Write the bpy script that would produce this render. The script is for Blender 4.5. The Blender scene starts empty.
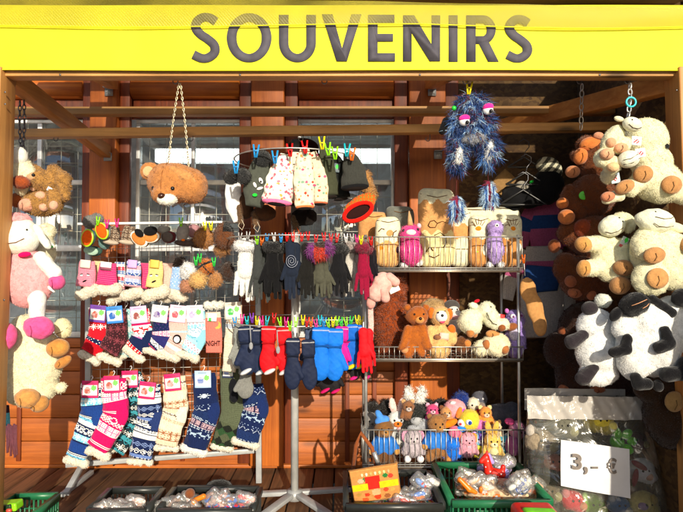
import bpy, math, random
import numpy as np
from math import sin, cos, pi, radians, sqrt, atan2
random.seed(7); RNG = np.random.default_rng(7)
SC = bpy.context.scene
COL = SC.collection
# ------------------------------------------------------------------ camera, sky, sun
F = 560.0                       # focal length in photo pixels (photo 683 x 512)
PITCH = math.atan(14.0 / F)     # looking very slightly up
CAMZ = 1.0                      # metres above the deck
cam_d = bpy.data.cameras.new('camera'); cam = bpy.data.objects.new('camera', cam_d); COL.objects.link(cam)
cam_d.sensor_width = 36; cam_d.lens = F / 683 * 36; cam_d.clip_start = .05; cam_d.clip_end = 600
cam.location = (0, 0, CAMZ); cam.rotation_euler = (pi/2 + PITCH, 0, 0)
SC.camera = cam
SUN_DIR = np.array([-.25, 1, -.335])         # the way the light travels
az = math.atan2(-SUN_DIR[0], -SUN_DIR[1])    # towards the sun
el = math.atan2(-SUN_DIR[2], math.hypot(SUN_DIR[0], SUN_DIR[1]))
w = bpy.data.worlds.new('World'); SC.world = w; w.use_nodes = True
nt = w.node_tree; bg = nt.nodes['Background']; sky = nt.nodes.new('ShaderNodeTexSky')
sky.sky_type = 'NISHITA'; sky.sun_disc = False; sky.sun_elevation = el; sky.sun_rotation = az
sky.dust_density = 1.5
nt.links.new(sky.outputs[0], bg.inputs[0]); bg.inputs[1].default_value = .13
sl = bpy.data.lights.new('sun', 'SUN'); sl.energy = 4.4; sl.angle = radians(.55); sl.color = (1, .9, .73)
so = bpy.data.objects.new('sun', sl); COL.objects.link(so)
from mathutils import Vector
so.rotation_euler = Vector(SUN_DIR).to_track_quat('-Z', 'Y').to_euler(); so.location = (3, -8, 6)
SC.view_settings.view_transform = 'Standard'; SC.view_settings.look = 'None'; SC.view_settings.gamma = 1
SC.view_settings.exposure = .38; SC.view_settings.use_curve_mapping = False
SC.render.engine = 'CYCLES'
SC.cycles.max_bounces = 8; SC.cycles.transparent_max_bounces = 12
# ------------------------------------------------------------------ helpers
def P(px, py, Y):
    """photo pixel + distance from the camera plane -> metres"""
    u = (px - 341.5) / F; v = -(py - 256) / F
    yy = cos(PITCH) - sin(PITCH) * v; zz = sin(PITCH) + cos(PITCH) * v
    return np.array([u * Y / yy, Y, CAMZ + zz * Y / yy])
def PV(L, Y):                    # L: (n,3) columns x px, depth px towards viewer, y px
    L = np.asarray(L, float); s = Y / F
    v = -(L[:, 2] - 256) / F
    yy = cos(PITCH) - sin(PITCH) * v; zz = sin(PITCH) + cos(PITCH) * v
    return np.stack([(L[:, 0] - 341.5) / F * Y / yy, Y - L[:, 1] * s, CAMZ + zz * Y / yy], 1)
def H(h, k=1.0):
    h = h.lstrip('#'); c = [int(h[i:i+2], 16) / 255 for i in (0, 2, 4)]
    return tuple(min(.74, .94 * (x / 12.92 if x <= .04045 else ((x + .055) / 1.055) ** 2.4) * k) for x in c)
def merge(*ms):
    V = []; Fc = []; C = []; n = 0; hasc = any(m[2] is not None for m in ms)
    for m in ms:
        V.append(np.asarray(m[0], float)); Fc += [tuple(i + n for i in f) for f in m[1]]
        if hasc: C += list(m[2]) if m[2] is not None else [(.5, .5, .5)] * len(m[1])
        n += len(m[0])
    return (np.concatenate(V), Fc, C if hasc else None)
def tint(m, c): return (m[0], m[1], [c] * len(m[1]))
def box(x0, x1, y0, y1, z0, z1):
    V = np.array([(x, y, z) for z in (z0, z1) for y in (y0, y1) for x in (x0, x1)], float)
    return (V, [(0, 2, 3, 1), (4, 5, 7, 6), (0, 1, 5, 4), (2, 6, 7, 3), (0, 4, 6, 2), (1, 3, 7, 5)], None)
def nrm(a): a = np.asarray(a, float); return a / (np.linalg.norm(a) + 1e-12)
def beam(p, q, w, h, up=(0, 0, 1)):
    p = np.asarray(p, float); q = np.asarray(q, float); d = nrm(q - p)
    s = nrm(np.cross(d, up)); u = np.cross(s, d)
    V = [e + s * a * w / 2 + u * b * h / 2 for e in (p, q) for a, b in ((-1, -1), (1, -1), (1, 1), (-1, 1))]
    return (np.array(V), [(3, 2, 1, 0), (4, 5, 6, 7), (0, 1, 5, 4), (1, 2, 6, 5), (2, 3, 7, 6), (3, 0, 4, 7)], None)
def tube(pts, r, n=8, closed=False):
    pts = np.asarray(pts, float); N = len(pts); V = []; Fc = []
    rr = r if hasattr(r, '__len__') else [r] * N
    prev = None
    for i in range(N):
        a = pts[(i - 1) % N] if (closed or i) else pts[0]; b = pts[(i + 1) % N] if (closed or i < N - 1) else pts[-1]
        d = nrm(b - a)
        if prev is None: prev = nrm(np.cross(d, (0.13, .2, 1) if abs(d[2]) < .9 else (1, .1, 0)))
        s = nrm(prev - d * np.dot(prev, d)); prev = s; t = np.cross(d, s)
        for k in range(n):
            an = 2 * pi * k / n; V.append(pts[i] + rr[i] * (cos(an) * s + sin(an) * t))
    for i in range(N if closed else N - 1):
        j = (i + 1) % N
        for k in range(n): Fc.append((i * n + k, i * n + (k + 1) % n, j * n + (k + 1) % n, j * n + k))
    if not closed: Fc.append(tuple(range(n - 1, -1, -1))); Fc.append(tuple((N - 1) * n + k for k in range(n)))
    return (np.array(V), Fc, None)
def ptube(pts, r, Y=None, n=8, closed=False):
    """tube through photo points (px,py,Y)"""
    return tube([P(a[0], a[1], a[2] if Y is None else Y) for a in pts], r, n, closed)
def ball(c, r, n=10, m=7, sq=(1, 1, 1)):
    V = [(0, 0, 1)]; Fc = []
    for i in range(1, m):
        th = pi * i / m
        for k in range(n): V.append((sin(th) * cos(2*pi*k/n), sin(th) * sin(2*pi*k/n), cos(th)))
    V.append((0, 0, -1)); L = len(V) - 1
    for k in range(n):
        Fc.append((0, 1 + k, 1 + (k+1) % n)); b = 1 + (m-2)*n; Fc.append((L, b + (k+1) % n, b + k))
        for i in range(m - 2): a = 1 + i*n; Fc.append((a + k, a + n + k, a + n + (k+1) % n, a + (k+1) % n))
    return (np.array(V) * np.array(sq) * r + np.asarray(c), Fc, None)
# ---- materials
MC = {}
def nodes(name):
    m = bpy.data.materials.new(name); m.use_nodes = True; t = m.node_tree
    return m, t, t.nodes['Principled BSDF'], lambda ty: t.nodes.new(ty)
def base_of(t, new, col):
    if col is None:
        a = new('ShaderNodeAttribute'); a.attribute_name = 'Col'; return a.outputs['Color']
    r = new('ShaderNodeRGB'); r.outputs[0].default_value = (*col, 1); return r.outputs[0]
def mulvar(t, new, src, fac, lo, hi):
    mr = new('ShaderNodeMapRange'); mr.inputs[1].default_value = .3; mr.inputs[2].default_value = .7
    mr.inputs[3].default_value = lo; mr.inputs[4].default_value = hi; t.links.new(fac, mr.inputs[0])
    vm = new('ShaderNodeVectorMath'); vm.operation = 'SCALE'; t.links.new(src, vm.inputs[0]); t.links.new(mr.outputs[0], vm.inputs['Scale'])
    return vm.outputs[0]
def coords(t, new, scale=(1, 1, 1), rnd=True):
    tc = new('ShaderNodeTexCoord'); mp = new('ShaderNodeMapping'); mp.inputs['Scale'].default_value = scale
    t.links.new(tc.outputs['Object'], mp.inputs[0])
    if rnd:
        oi = new('ShaderNodeObjectInfo'); vm = new('ShaderNodeVectorMath'); vm.operation = 'SCALE'
        vm.inputs[0].default_value = (31, 17, 23); t.links.new(oi.outputs['Random'], vm.inputs['Scale'])
        t.links.new(vm.outputs[0], mp.inputs['Location'])
    return mp.outputs[0]
def noise(t, new, vec, scale, detail=3, rough=.55):
    n = new('ShaderNodeTexNoise'); n.inputs['Scale'].default_value = scale; n.inputs['Detail'].default_value = detail
    n.inputs['Roughness'].default_value = rough; t.links.new(vec, n.inputs['Vector']); return n
def bump(t, new, b, fac, strength, dist):
    bn = new('ShaderNodeBump'); bn.inputs['Strength'].default_value = strength; bn.inputs['Distance'].default_value = dist
    t.links.new(fac, bn.inputs['Height']); t.links.new(bn.outputs[0], b.inputs['Normal']); return bn
def mat(kind, col=None):
    key = (kind, col)
    if key in MC: return MC[key]
    m, t, b, new = nodes(kind); L = t.links
    if kind in ('plush', 'fleece', 'knit', 'nylon', 'felt'):
        sc, lo, hi = {'plush': (70, .8, 1.1), 'fleece': (130, .78, 1.1), 'knit': (180, .8, 1.12), 'nylon': (30, .85, 1.1), 'felt': (90, .85, 1.1)}[kind]
        v = coords(t, new); n = noise(t, new, v, sc); src = base_of(t, new, col)
        L.new(mulvar(t, new, src, n.outputs[0], lo, hi), b.inputs['Base Color'])
        b.inputs['Roughness'].default_value = .72 if kind == 'nylon' else .95
        b.inputs['Specular IOR Level'].default_value = .2 if kind == 'nylon' else .12
        if kind != 'nylon': b.inputs['Sheen Weight'].default_value = .25 if kind in ('plush', 'fleece') else .06; b.inputs['Sheen Roughness'].default_value = .5
        if kind == 'knit':
            wv = new('ShaderNodeTexWave'); wv.inputs['Scale'].default_value = 70; wv.inputs['Distortion'].default_value = 3
            wv.bands_direction = 'X'; L.new(v, wv.inputs[0]); bump(t, new, b, wv.outputs[1], .5, .003)
        else:
            n2 = noise(t, new, v, {'plush': 260, 'fleece': 160, 'nylon': 34, 'felt': 300}[kind], 4)
            bump(t, new, b, n2.outputs[0], {'plush': .6, 'fleece': .9, 'nylon': .4, 'felt': .4}[kind], {'plush': .004, 'fleece': .008, 'nylon': .007, 'felt': .002}[kind])
    elif kind == 'plastic':
        v = coords(t, new); n = noise(t, new, v, 40); L.new(mulvar(t, new, base_of(t, new, col), n.outputs[0], .85, 1.1), b.inputs['Base Color'])
        b.inputs['Roughness'].default_value = .38
    elif kind == 'paper':
        v = coords(t, new); n = noise(t, new, v, 12); L.new(mulvar(t, new, base_of(t, new, col), n.outputs[0], .93, 1.04), b.inputs['Base Color'])
        b.inputs['Roughness'].default_value = .6; bump(t, new, b, n.outputs[0], .4, .01)
    elif kind == 'button':
        L.new(base_of(t, new, col), b.inputs['Base Color']); b.inputs['Roughness'].default_value = .12
    elif kind == 'metal':
        v = coords(t, new); n = noise(t, new, v, 25); L.new(mulvar(t, new, base_of(t, new, col), n.outputs[0], .8, 1.1), b.inputs['Base Color'])
        b.inputs['Metallic'].default_value = .75; b.inputs['Roughness'].default_value = .38
    elif kind == 'enamel':
        v = coords(t, new); n = noise(t, new, v, 18, 5); L.new(mulvar(t, new, base_of(t, new, col), n.outputs[0], .75, 1.08), b.inputs['Base Color'])
        b.inputs['Metallic'].default_value = .2; b.inputs['Roughness'].default_value = .42
    MC[key] = m; return m
def wood(axis, cA, cB, dark=None, knots=True, rough=.55, attr=False):
    key = ('wood', axis, cA, cB, attr)
    if key in MC: return MC[key]
    m, t, b, new = nodes('wood'); L = t.links
    sc = [26, 26, 26]; sc['XYZ'.index(axis)] = 1.1
    v = coords(t, new, sc, True); n = noise(t, new, v, 1.6, 6, .62); n.inputs['Distortion'].default_value = .7
    cr = new('ShaderNodeValToRGB'); cr.color_ramp.elements[0].position = .32; cr.color_ramp.elements[1].position = .72
    cr.color_ramp.elements[0].color = (*cA, 1); cr.color_ramp.elements[1].color = (*cB, 1); L.new(n.outputs[0], cr.inputs[0])
    src = cr.outputs[0]
    v2 = coords(t, new, (1, 1, 1)); n2 = noise(t, new, v2, 4, 3); src = mulvar(t, new, src, n2.outputs[0], .72, 1.18)
    if knots:
        sc3 = [9, 9, 9]; sc3['XYZ'.index(axis)] = 3
        v3 = coords(t, new, sc3); vo = new('ShaderNodeTexVoronoi'); vo.inputs['Scale'].default_value = .8; L.new(v3, vo.inputs[0])
        mr = new('ShaderNodeMapRange'); mr.inputs[1].default_value = .06; mr.inputs[2].default_value = .16; mr.inputs[3].default_value = .22; mr.inputs[4].default_value = 1
        L.new(vo.outputs['Distance'], mr.inputs[0]); vm = new('ShaderNodeVectorMath'); vm.operation = 'SCALE'; L.new(src, vm.inputs[0]); L.new(mr.outputs[0], vm.inputs['Scale']); src = vm.outputs[0]
    if attr:
        a = new('ShaderNodeAttribute'); a.attribute_name = 'Col'; vm = new('ShaderNodeVectorMath'); vm.operation = 'MULTIPLY'
        L.new(src, vm.inputs[0]); L.new(a.outputs['Color'], vm.inputs[1]); src = vm.outputs[0]
    L.new(src, b.inputs['Base Color']); b.inputs['Roughness'].default_value = rough
    bump(t, new, b, n.outputs[0], .35, .004)
    MC[key] = m; return m
def osb():
    if 'osb' in MC: return MC['osb']
    m, t, b, new = nodes('strand_board'); L = t.links
    v = coords(t, new, (30, 30, 48), False); nn = noise(t, new, v, 1.3, 2); 
    add = new('ShaderNodeVectorMath'); add.operation = 'ADD'; L.new(v, add.inputs[0]); L.new(nn.outputs['Color'], add.inputs[1])
    vo = new('ShaderNodeTexVoronoi'); vo.inputs['Scale'].default_value = 1.5; L.new(add.outputs[0], vo.inputs[0])
    cr = new('ShaderNodeValToRGB'); e = cr.color_ramp.elements; e[0].color = (*H('50381f'), 1); e[1].color = (*H('70542e'), 1); e[0].position = .1; e[1].position = .9
    x = e.new(.5); x.color = (*H('604628'), 1)
    sx = new('ShaderNodeSeparateXYZ'); L.new(vo.outputs['Color'], sx.inputs[0]); L.new(sx.outputs[0], cr.inputs[0])
    L.new(cr.outputs[0], b.inputs['Base Color']); b.inputs['Roughness'].default_value = .8
    bump(t, new, b, vo.outputs['Distance'], .4, .004); MC['osb'] = m; return m
def film(tintc=(.8, .8, .78), milk=.22, rough=.12, scale=14, key='film', bstr=1.0):
    if key in MC: return MC[key]
    m, t, b, new = nodes('clear_plastic_film'); L = t.links
    tr = new('ShaderNodeBsdfTransparent'); tr.inputs[0].default_value = (.96, .96, .95, 1)
    gl = new('ShaderNodeBsdfGlossy'); gl.inputs['Roughness'].default_value = rough; gl.inputs[0].default_value = (.9, .9, .9, 1)
    df = new('ShaderNodeBsdfDiffuse'); df.inputs[0].default_value = (*tintc, 1)
    v = coords(t, new); n = noise(t, new, v, scale, 2, .5); n.inputs['Distortion'].default_value = 2.5
    bn = new('ShaderNodeBump'); bn.inputs['Strength'].default_value = bstr; bn.inputs['Distance'].default_value = .03
    L.new(n.outputs[0], bn.inputs['Height']); L.new(bn.outputs[0], gl.inputs['Normal'])
    lw = new('ShaderNodeLayerWeight'); lw.inputs[0].default_value = .3; L.new(bn.outputs[0], lw.inputs['Normal'])
    mx = new('ShaderNodeMixShader'); mx.inputs[0].default_value = milk; L.new(tr.outputs[0], mx.inputs[1]); L.new(df.outputs[0], mx.inputs[2])
    ma = new('ShaderNodeMath'); ma.operation = 'MULTIPLY_ADD'; ma.inputs[1].default_value = .7; ma.inputs[2].default_value = .06; L.new(lw.outputs['Fresnel'], ma.inputs[0])
    mx2 = new('ShaderNodeMixShader'); L.new(ma.outputs[0], mx2.inputs[0]); L.new(mx.outputs[0], mx2.inputs[1]); L.new(gl.outputs[0], mx2.inputs[2])
    t.nodes.remove(b); out = [x for x in t.nodes if x.type == 'OUTPUT_MATERIAL'][0]; L.new(mx2.outputs[0], out.inputs[0])
    MC[key] = m; return m
# ---- things
def to_mesh(name, md, off, smooth):
    V, Fc, C = md; V = np.asarray(V, float) - off
    me = bpy.data.meshes.new(name); nf = len(Fc)
    lens = np.fromiter((len(f) for f in Fc), dtype=np.int32, count=nf)
    flat = np.fromiter((i for f in Fc for i in f), dtype=np.int32, count=int(lens.sum()))
    me.vertices.add(len(V)); me.vertices.foreach_set('co', V.astype(np.float32).ravel())
    me.loops.add(len(flat)); me.loops.foreach_set('vertex_index', flat)
    me.polygons.add(nf); st = np.zeros(nf, np.int32); st[1:] = np.cumsum(lens)[:-1]
    me.polygons.foreach_set('loop_start', st); me.polygons.foreach_set('loop_total', lens)
    me.update(calc_edges=True)
    if smooth: me.polygons.foreach_set('use_smooth', np.ones(nf, bool))
    if C is not None:
        a = me.color_attributes.new('Col', 'FLOAT_COLOR', 'CORNER')
        cc = np.ones((len(flat), 4), np.float32); cc[:, :3] = np.repeat(np.asarray(C, np.float32), lens, axis=0)
        a.data.foreach_set('color', cc.ravel())
    return me
def E(x, y, rx, ry=None, ang=0, d=None, rd=None): return ['e', x, y, rx, ry if ry is not None else rx, ang, d, rd]
def Cp(x1, y1, r1, x2, y2, r2, d1=None, d2=None): return ['c', x1, y1, r1, x2, y2, r2, d1, d2]
def B(x, y, hx, hy, ang=0, d=None, hd=5, r=3): return ['b', x, y, hx, hy, ang, d, hd, r]
def prim_eval(p, X, D, Yy):
    if p[0] == 'e':
        _, x, y, rx, ry, ang, d, rd = p; a = radians(ang); c, s = cos(a), sin(a)
        dx = X - x; dy = Yy - y; u = (dx * c + dy * s); v = (-dx * s + dy * c); ww = D - d
        k0 = np.sqrt((u/rx)**2 + (v/ry)**2 + (ww/rd)**2) + 1e-6; k1 = np.sqrt((u/rx**2)**2 + (v/ry**2)**2 + (ww/rd**2)**2) + 1e-6
        return k0 * (k0 - 1) / k1
    if p[0] == 'c':
        _, x1, y1, r1, x2, y2, r2, d1, d2 = p
        ax, ay, ad = x2 - x1, y2 - y1, d2 - d1; L2 = ax*ax + ay*ay + ad*ad + 1e-9
        t = np.clip(((X - x1)*ax + (Yy - y1)*ay + (D - d1)*ad) / L2, 0, 1)
        return np.sqrt((X - x1 - t*ax)**2 + (Yy - y1 - t*ay)**2 + (D - d1 - t*ad)**2) - (r1 + t*(r2 - r1))
    _, x, y, hx, hy, ang, d, hd, r = p; a = radians(ang); c, s = cos(a), sin(a)
    dx = X - x; dy = Yy - y; u = np.abs(dx*c + dy*s) - hx + r; v = np.abs(-dx*s + dy*c) - hy + r; ww = np.abs(D - d) - hd + r
    return np.sqrt(np.maximum(u, 0)**2 + np.maximum(v, 0)**2 + np.maximum(ww, 0)**2) + np.minimum(np.maximum(u, np.maximum(v, ww)), 0) - r
def smin(a, b, k):
    h = np.clip(.5 + .5 * (b - a) / k, 0, 1); return b + (a - b) * h - k * h * (1 - h)
def prim_bounds(p):
    if p[0] == 'e': R = max(p[3], p[4]); return (p[1]-R, p[1]+R, p[6]-p[7], p[6]+p[7], p[2]-R, p[2]+R)
    if p[0] == 'c': return (min(p[1]-p[3], p[4]-p[6]), max(p[1]+p[3], p[4]+p[6]), min(p[7]-p[3], p[8]-p[6]), max(p[7]+p[3], p[8]+p[6]), min(p[2]-p[3], p[5]-p[6]), max(p[2]+p[3], p[5]+p[6]))
    R = math.hypot(p[3], p[4]); return (p[1]-R, p[1]+R, p[6]-p[7], p[6]+p[7], p[2]-R, p[2]+R)
def sdf_mesh(prims, vox, k, lump=0, lf=.5):
    bb = np.array([prim_bounds(p) for p in prims]); pad = vox * 2.2 + lump + k*.3
    lo = bb[:, 0::2].min(0) - pad; hi = bb[:, 1::2].max(0) + pad
    n = np.maximum(4, np.ceil((hi - lo) / vox).astype(int) + 1)
    X, D, Yy = np.meshgrid(*[lo[i] + np.arange(n[i]) * vox for i in range(3)], indexing='ij')
    G = None
    for p in prims:
        q = prim_eval(p, X, D, Yy); G = q if G is None else smin(G, q, k)
    if lump:
        a, b_, c_ = RNG.uniform(0, 6, 3)
        G = G + lump * (np.sin(X*lf + a + np.sin(Yy*lf*.8)) * np.sin(Yy*lf*1.1 + b_) * np.cos(D*lf*.9 + c_) + .5*np.sin(X*lf*2.3 + b_)*np.sin(Yy*lf*2.1 + c_)*np.sin(D*lf*2.2+a))
    ins = G < 0; cs = tuple(k_ - 1 for k_ in n)
    cnt = np.zeros(cs); acc = [np.zeros(cs) for _ in range(3)]
    def sl(o): return tuple(slice(o[i], o[i] + cs[i]) for i in range(3))
    for ax in range(3):
        for o1 in (0, 1):
            for o2 in (0, 1):
                o = [0, 0, 0]; oth = [i for i in range(3) if i != ax]; o[oth[0]] = o1; o[oth[1]] = o2
                a = G[sl(o)]; o_2 = list(o); o_2[ax] = 1; b2 = G[sl(o_2)]
                cr = (a < 0) != (b2 < 0); tt = np.where(cr, a / np.where(cr, a - b2, 1), 0)
                cnt += cr
                for i in range(3): acc[i] += np.where(cr, (tt if i == ax else o[i]), 0)
    act = cnt > 0; idx = -np.ones(cs, int); idx[act] = np.arange(act.sum())
    ijk = np.argwhere(act); off = np.stack([acc[i][act] / cnt[act] for i in range(3)], 1)
    V = lo + (ijk + off) * vox
    quads = []
    for ax in range(3):
        o = [i for i in range(3) if i != ax]
        a = ins; s1 = [slice(None)]*3; s2 = [slice(None)]*3; s1[ax] = slice(0, -1); s2[ax] = slice(1, None)
        ch = a[tuple(s1)] != a[tuple(s2)]; e = np.argwhere(ch)
        e = e[(e[:, o[0]] > 0) & (e[:, o[1]] > 0) & (e[:, o[0]] < n[o[0]]-1) & (e[:, o[1]] < n[o[1]]-1)]
        if not len(e): continue
        def cell(d0, d1): q = e.copy(); q[:, o[0]] += d0; q[:, o[1]] += d1; return idx[q[:, 0], q[:, 1], q[:, 2]]
        q = np.stack([cell(-1, -1), cell(0, -1), cell(0, 0), cell(-1, 0)], 1)
        fl = a[e[:, 0], e[:, 1], e[:, 2]]
        if ax == 1: fl = ~fl
        q[~fl] = q[~fl][:, ::-1]; quads.append(q)
    Q = np.concatenate(quads)
    return V, Q
def face_normals(V, Q):
    return np.cross(V[Q[:, 2]] - V[Q[:, 0]], V[Q[:, 3]] - V[Q[:, 1]])
CLUMP = np.array([[.55, .3, -.4], [.2, .6, .5], [-.45, .35, .5]])
def fur_tris(V, Q, n, length, width, droop, rand, colf, curl=0):
    N = face_normals(V, Q); A = np.linalg.norm(N, axis=1); N = N / (A[:, None] + 1e-9)
    k = RNG.choice(len(Q), n, p=A / A.sum()); u = RNG.random((n, 1)); v = RNG.random((n, 1))
    p = (V[Q[k, 0]] * (1-u) + V[Q[k, 1]] * u) * (1-v) + (V[Q[k, 3]] * (1-u) + V[Q[k, 2]] * u) * v
    d = N[k] + RNG.normal(0, rand, (n, 3)); d[:, 2] += droop; cl = np.sin(p @ CLUMP + np.array([1., 2.5, 4.])) + .6*np.sin(p @ (CLUMP[::-1]*2.1)); d += .42*cl; d /= np.linalg.norm(d, axis=1)[:, None]
    s = np.cross(d, RNG.normal(0, 1, (n, 3))); s /= np.linalg.norm(s, axis=1)[:, None] + 1e-9
    Ln = length * RNG.uniform(.5, 1.2, (n, 1)) * (1 + .3*cl[:, :1]); p0 = p - d * length * .15
    W = width * RNG.uniform(.6, 1.3, (n, 1))
    mid = p0 + d * Ln * .55; d2 = d + RNG.normal(0, rand * .6 + curl, (n, 3)); d2[:, 2] += droop*.8; d2 /= np.linalg.norm(d2, axis=1)[:, None]
    tip = mid + d2 * Ln * .55
    VV = np.stack([p0 - s*W, p0 + s*W, mid + s*W*.7, mid - s*W*.7, tip], 1).reshape(-1, 3)
    b = (np.arange(n) * 5)[:, None]
    Q1 = b + np.array([[0, 1, 2, 3]]); T1 = b + np.array([[3, 2, 4]])
    c = np.array([colf(*pp) for pp in p]) if colf else None
    return VV, Q1, T1, c
class Thing:
    def __init__(s, name, label, cat, Y=2.3, group=None, kind=None, single=False):
        s.name, s.label, s.cat, s.Y, s.group, s.kind, s.single = name, label, cat, Y, group, kind, single
        s.parts = []; s.prims = []
    def surf(s, x, y, default=0):
        if not s.prims: return default
        dd = np.linspace(90, -60, 301); g = None
        for p in s.prims:
            q = prim_eval(p, np.full(301, float(x)), dd, np.full(301, float(y))); g = q if g is None else np.minimum(g, q)
        i = np.argmax(g < 0); return float(dd[i]) if g[i] < 0 else default
    def add(s, pname, md, m, label=None, sub=None, smooth=False, bevel=0):
        s.parts.append((pname, md, m, label, sub, smooth, bevel)); return len(s.parts) - 1
    def soft(s, pname, kind, col, prims, vox=None, k=None, fur=None, lump=0, lf=.5, sub=None, label=None, colf=None, keep=True, var=.14, flat=None):
        """a stuffed part: fused ellipsoids / limbs, optional pile of fibres; sizes in photo pixels"""
        ps = [list(p) for p in prims]
        for p in ps:
            if p[0] == 'e':
                if p[7] is None: p[7] = min(p[3], p[4])
                if p[6] is None: p[6] = (s.surf(p[1], p[2]) - p[7] * .35) if s.prims else 0
            elif p[0] == 'c':
                if p[7] is None: p[7] = (s.surf(p[1], p[2]) - p[3] * .3) if s.prims else 0
                if p[8] is None: p[8] = (s.surf(p[4], p[5], p[7]) - p[6] * .3) if s.prims else p[7]
            elif p[6] is None: p[6] = (s.surf(p[1], p[2]) - p[7] * .35) if s.prims else 0
        bb = np.array([prim_bounds(p) for p in ps]); size = max(bb[:, 1].max() - bb[:, 0].min(), bb[:, 5].max() - bb[:, 4].min())
        small = min(min(p[3], p[4]) if p[0] != 'c' else min(p[3], p[6]) for p in ps)
        if kind == 'plush' and not lump and size > 22: lump, lf = min(1.1, size*.022), max(.14, 9/size)
        vox = vox or max(.45, min(size / 34, small / 2.2)); k = k or max(.5, small * (.2 if kind == 'plush' else .4))
        V, Q = sdf_mesh(ps, vox, k, lump, lf)
        if flat: V[:, 1] = flat[0] + (V[:, 1] - flat[0]) * flat[1]
        if fur:
            dens, ln, wd = fur[:3]; droop = fur[3] if len(fur) > 3 else .4; rnd = fur[4] if len(fur) > 4 else .45; curl = fur[5] if len(fur) > 5 else 0
            area = np.linalg.norm(face_normals(V, Q), axis=1).sum() / 2; n = int(min(26000, area * dens))
            FV, Q1, T1, fc = fur_tris(V, Q, n, ln, wd, droop, rnd, colf, curl)
            nv = len(V)
            if colf: bc = [colf(*V[q].mean(0)) for q in Q]; 
            else: bc = [col] * len(Q); fc = np.tile(np.array(col), (n, 1))
            kk = RNG.uniform(1-var, 1+var, (n, 1)); fc = fc * kk
            Fc = [tuple(q) for q in Q] + [tuple(q) for q in Q1 + nv] + [tuple(q) for q in T1 + nv]
            C = np.concatenate([np.array(bc), fc, fc]); VV = np.concatenate([V, FV])
            s.add(pname, (PV(VV, s.Y), Fc, C), mat(kind), label, sub, True)
        elif colf:
            s.add(pname, (PV(V, s.Y), [tuple(q) for q in Q], [colf(*V[q].mean(0)) for q in Q]), mat(kind), label, sub, True)
        else:
            s.add(pname, (PV(V, s.Y), [tuple(q) for q in Q], None), mat(kind, col), label, sub, True)
        if keep: s.prims += ps
        return len(s.parts) - 1
    def bead(s, pname, kind, col, x, y, r, d=None, ry=None, sub=None, flat=1, label=None):
        d = s.surf(x, y) if d is None else d
        m = ball((0, 0, 0), 1, 10, 7); V = m[0] * np.array([r, r * flat, ry or r]) + np.array([x, d, y])
        V = V * 1.0
        return s.add(pname, (PV(V, s.Y), [f[::-1] for f in m[1]] if False else m[1], None), mat(kind, col), label, sub, True)
    def line(s, pname, col, pts, r=.5, sub=None, kind='felt', lift=.95):
        """embroidered line lying on the surface; joins the part list as one mesh"""
        w = [PV([(x, s.surf(x, y) + lift, y)], s.Y)[0] for x, y in pts]
        return s.add(pname, tube(w, r * s.Y / F, 6), mat(kind, col), None, sub, True)
    def panel(s, pname, x, y, w, h, ang=0, d=None, fn=None, n=(8, 8), thick=.5, kind='paper', col=None, sub=None, label=None, bow=0, tilt=0, single=False):
        d = s.surf(x, y) + .6 if d is None else d; nx, ny = n; a = radians(ang); c_, s_ = cos(a), sin(a)
        V = []; Fc = []; C = []
        for lay in (0, 1):
            for j in range(ny + 1):
                for i in range(nx + 1):
                    u = (i/nx - .5); v = (j/ny - .5)
                    V.append((x + u*w*c_ - v*h*s_, d + (thick if lay == 0 else 0) - bow * (4*u*u) + tilt * v * h, y + u*w*s_ + v*h*c_))
        N = (nx+1)*(ny+1)
        for j in range(ny):
            for i in range(nx):
                q = [j*(nx+1)+i, j*(nx+1)+i+1, (j+1)*(nx+1)+i+1, (j+1)*(nx+1)+i]
                cc = fn(i/nx + .5/nx, j/ny + .5/ny) if fn else col
                Fc.append(tuple(q[::-1])); C.append(cc); Fc.append(tuple(N + k for k in q)); C.append(cc)
        edge = [(i, i+1) for i in range(nx)] + [(nx + j*(nx+1), nx + (j+1)*(nx+1)) for j in range(ny)] + \
               [(N-1-i, N-2-i) for i in range(nx)] + [((ny-j)*(nx+1), (ny-j-1)*(nx+1)) for j in range(ny)]
        ec = fn(.01, .01) if fn else col
        for a_, b_ in edge: Fc.append((a_, b_, N + b_, N + a_)); C.append(ec)
        return s.add(pname, (PV(V, s.Y), Fc, C), mat(kind), label, sub, False)
    def sweep(s, pname, kind, pts, thick=.45, fn=None, col=None, nr=None, na=40, sub=None, label=None, open_ends=False, wob=0, dd=0, sq=2.4):
        """cloth tube along a photo path; pts = (x, y, halfwidth[, depth]); flattened section"""
        pts = [tuple(p) + (0,) * (4 - len(p)) for p in pts]; A = np.array(pts, float)
        seg = np.r_[0, np.cumsum(np.hypot(*np.diff(A[:, :2], axis=0).T))]; Ltot = seg[-1]
        nr = nr or int(max(10, Ltot / .8)); ts = np.linspace(0, Ltot, nr + 1)
        def cat(col):
            out = []
            for t in ts:
                i = min(len(seg) - 2, max(0, int(np.searchsorted(seg, t) - 1))); u = (t - seg[i]) / (seg[i+1] - seg[i] + 1e-9)
                p = [col[max(0, i-1)], col[i], col[i+1], col[min(len(col)-1, i+2)]]
                out.append(.5 * (2*p[1] + (p[2]-p[0])*u + (2*p[0]-5*p[1]+4*p[2]-p[3])*u*u + (3*p[1]-p[0]-3*p[2]+p[3])*u**3))
            return np.array(out)
        X, Yy, W, Dp = (cat(A[:, i]) for i in range(4)); tx = np.gradient(X); ty = np.gradient(Yy); ln = np.hypot(tx, ty) + 1e-9
        sx, sy = ty / ln, -tx / ln     # across (right-hand side when going down)
        ph = RNG.uniform(0, 6)
        V = []; Fc = []; C = []
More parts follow.
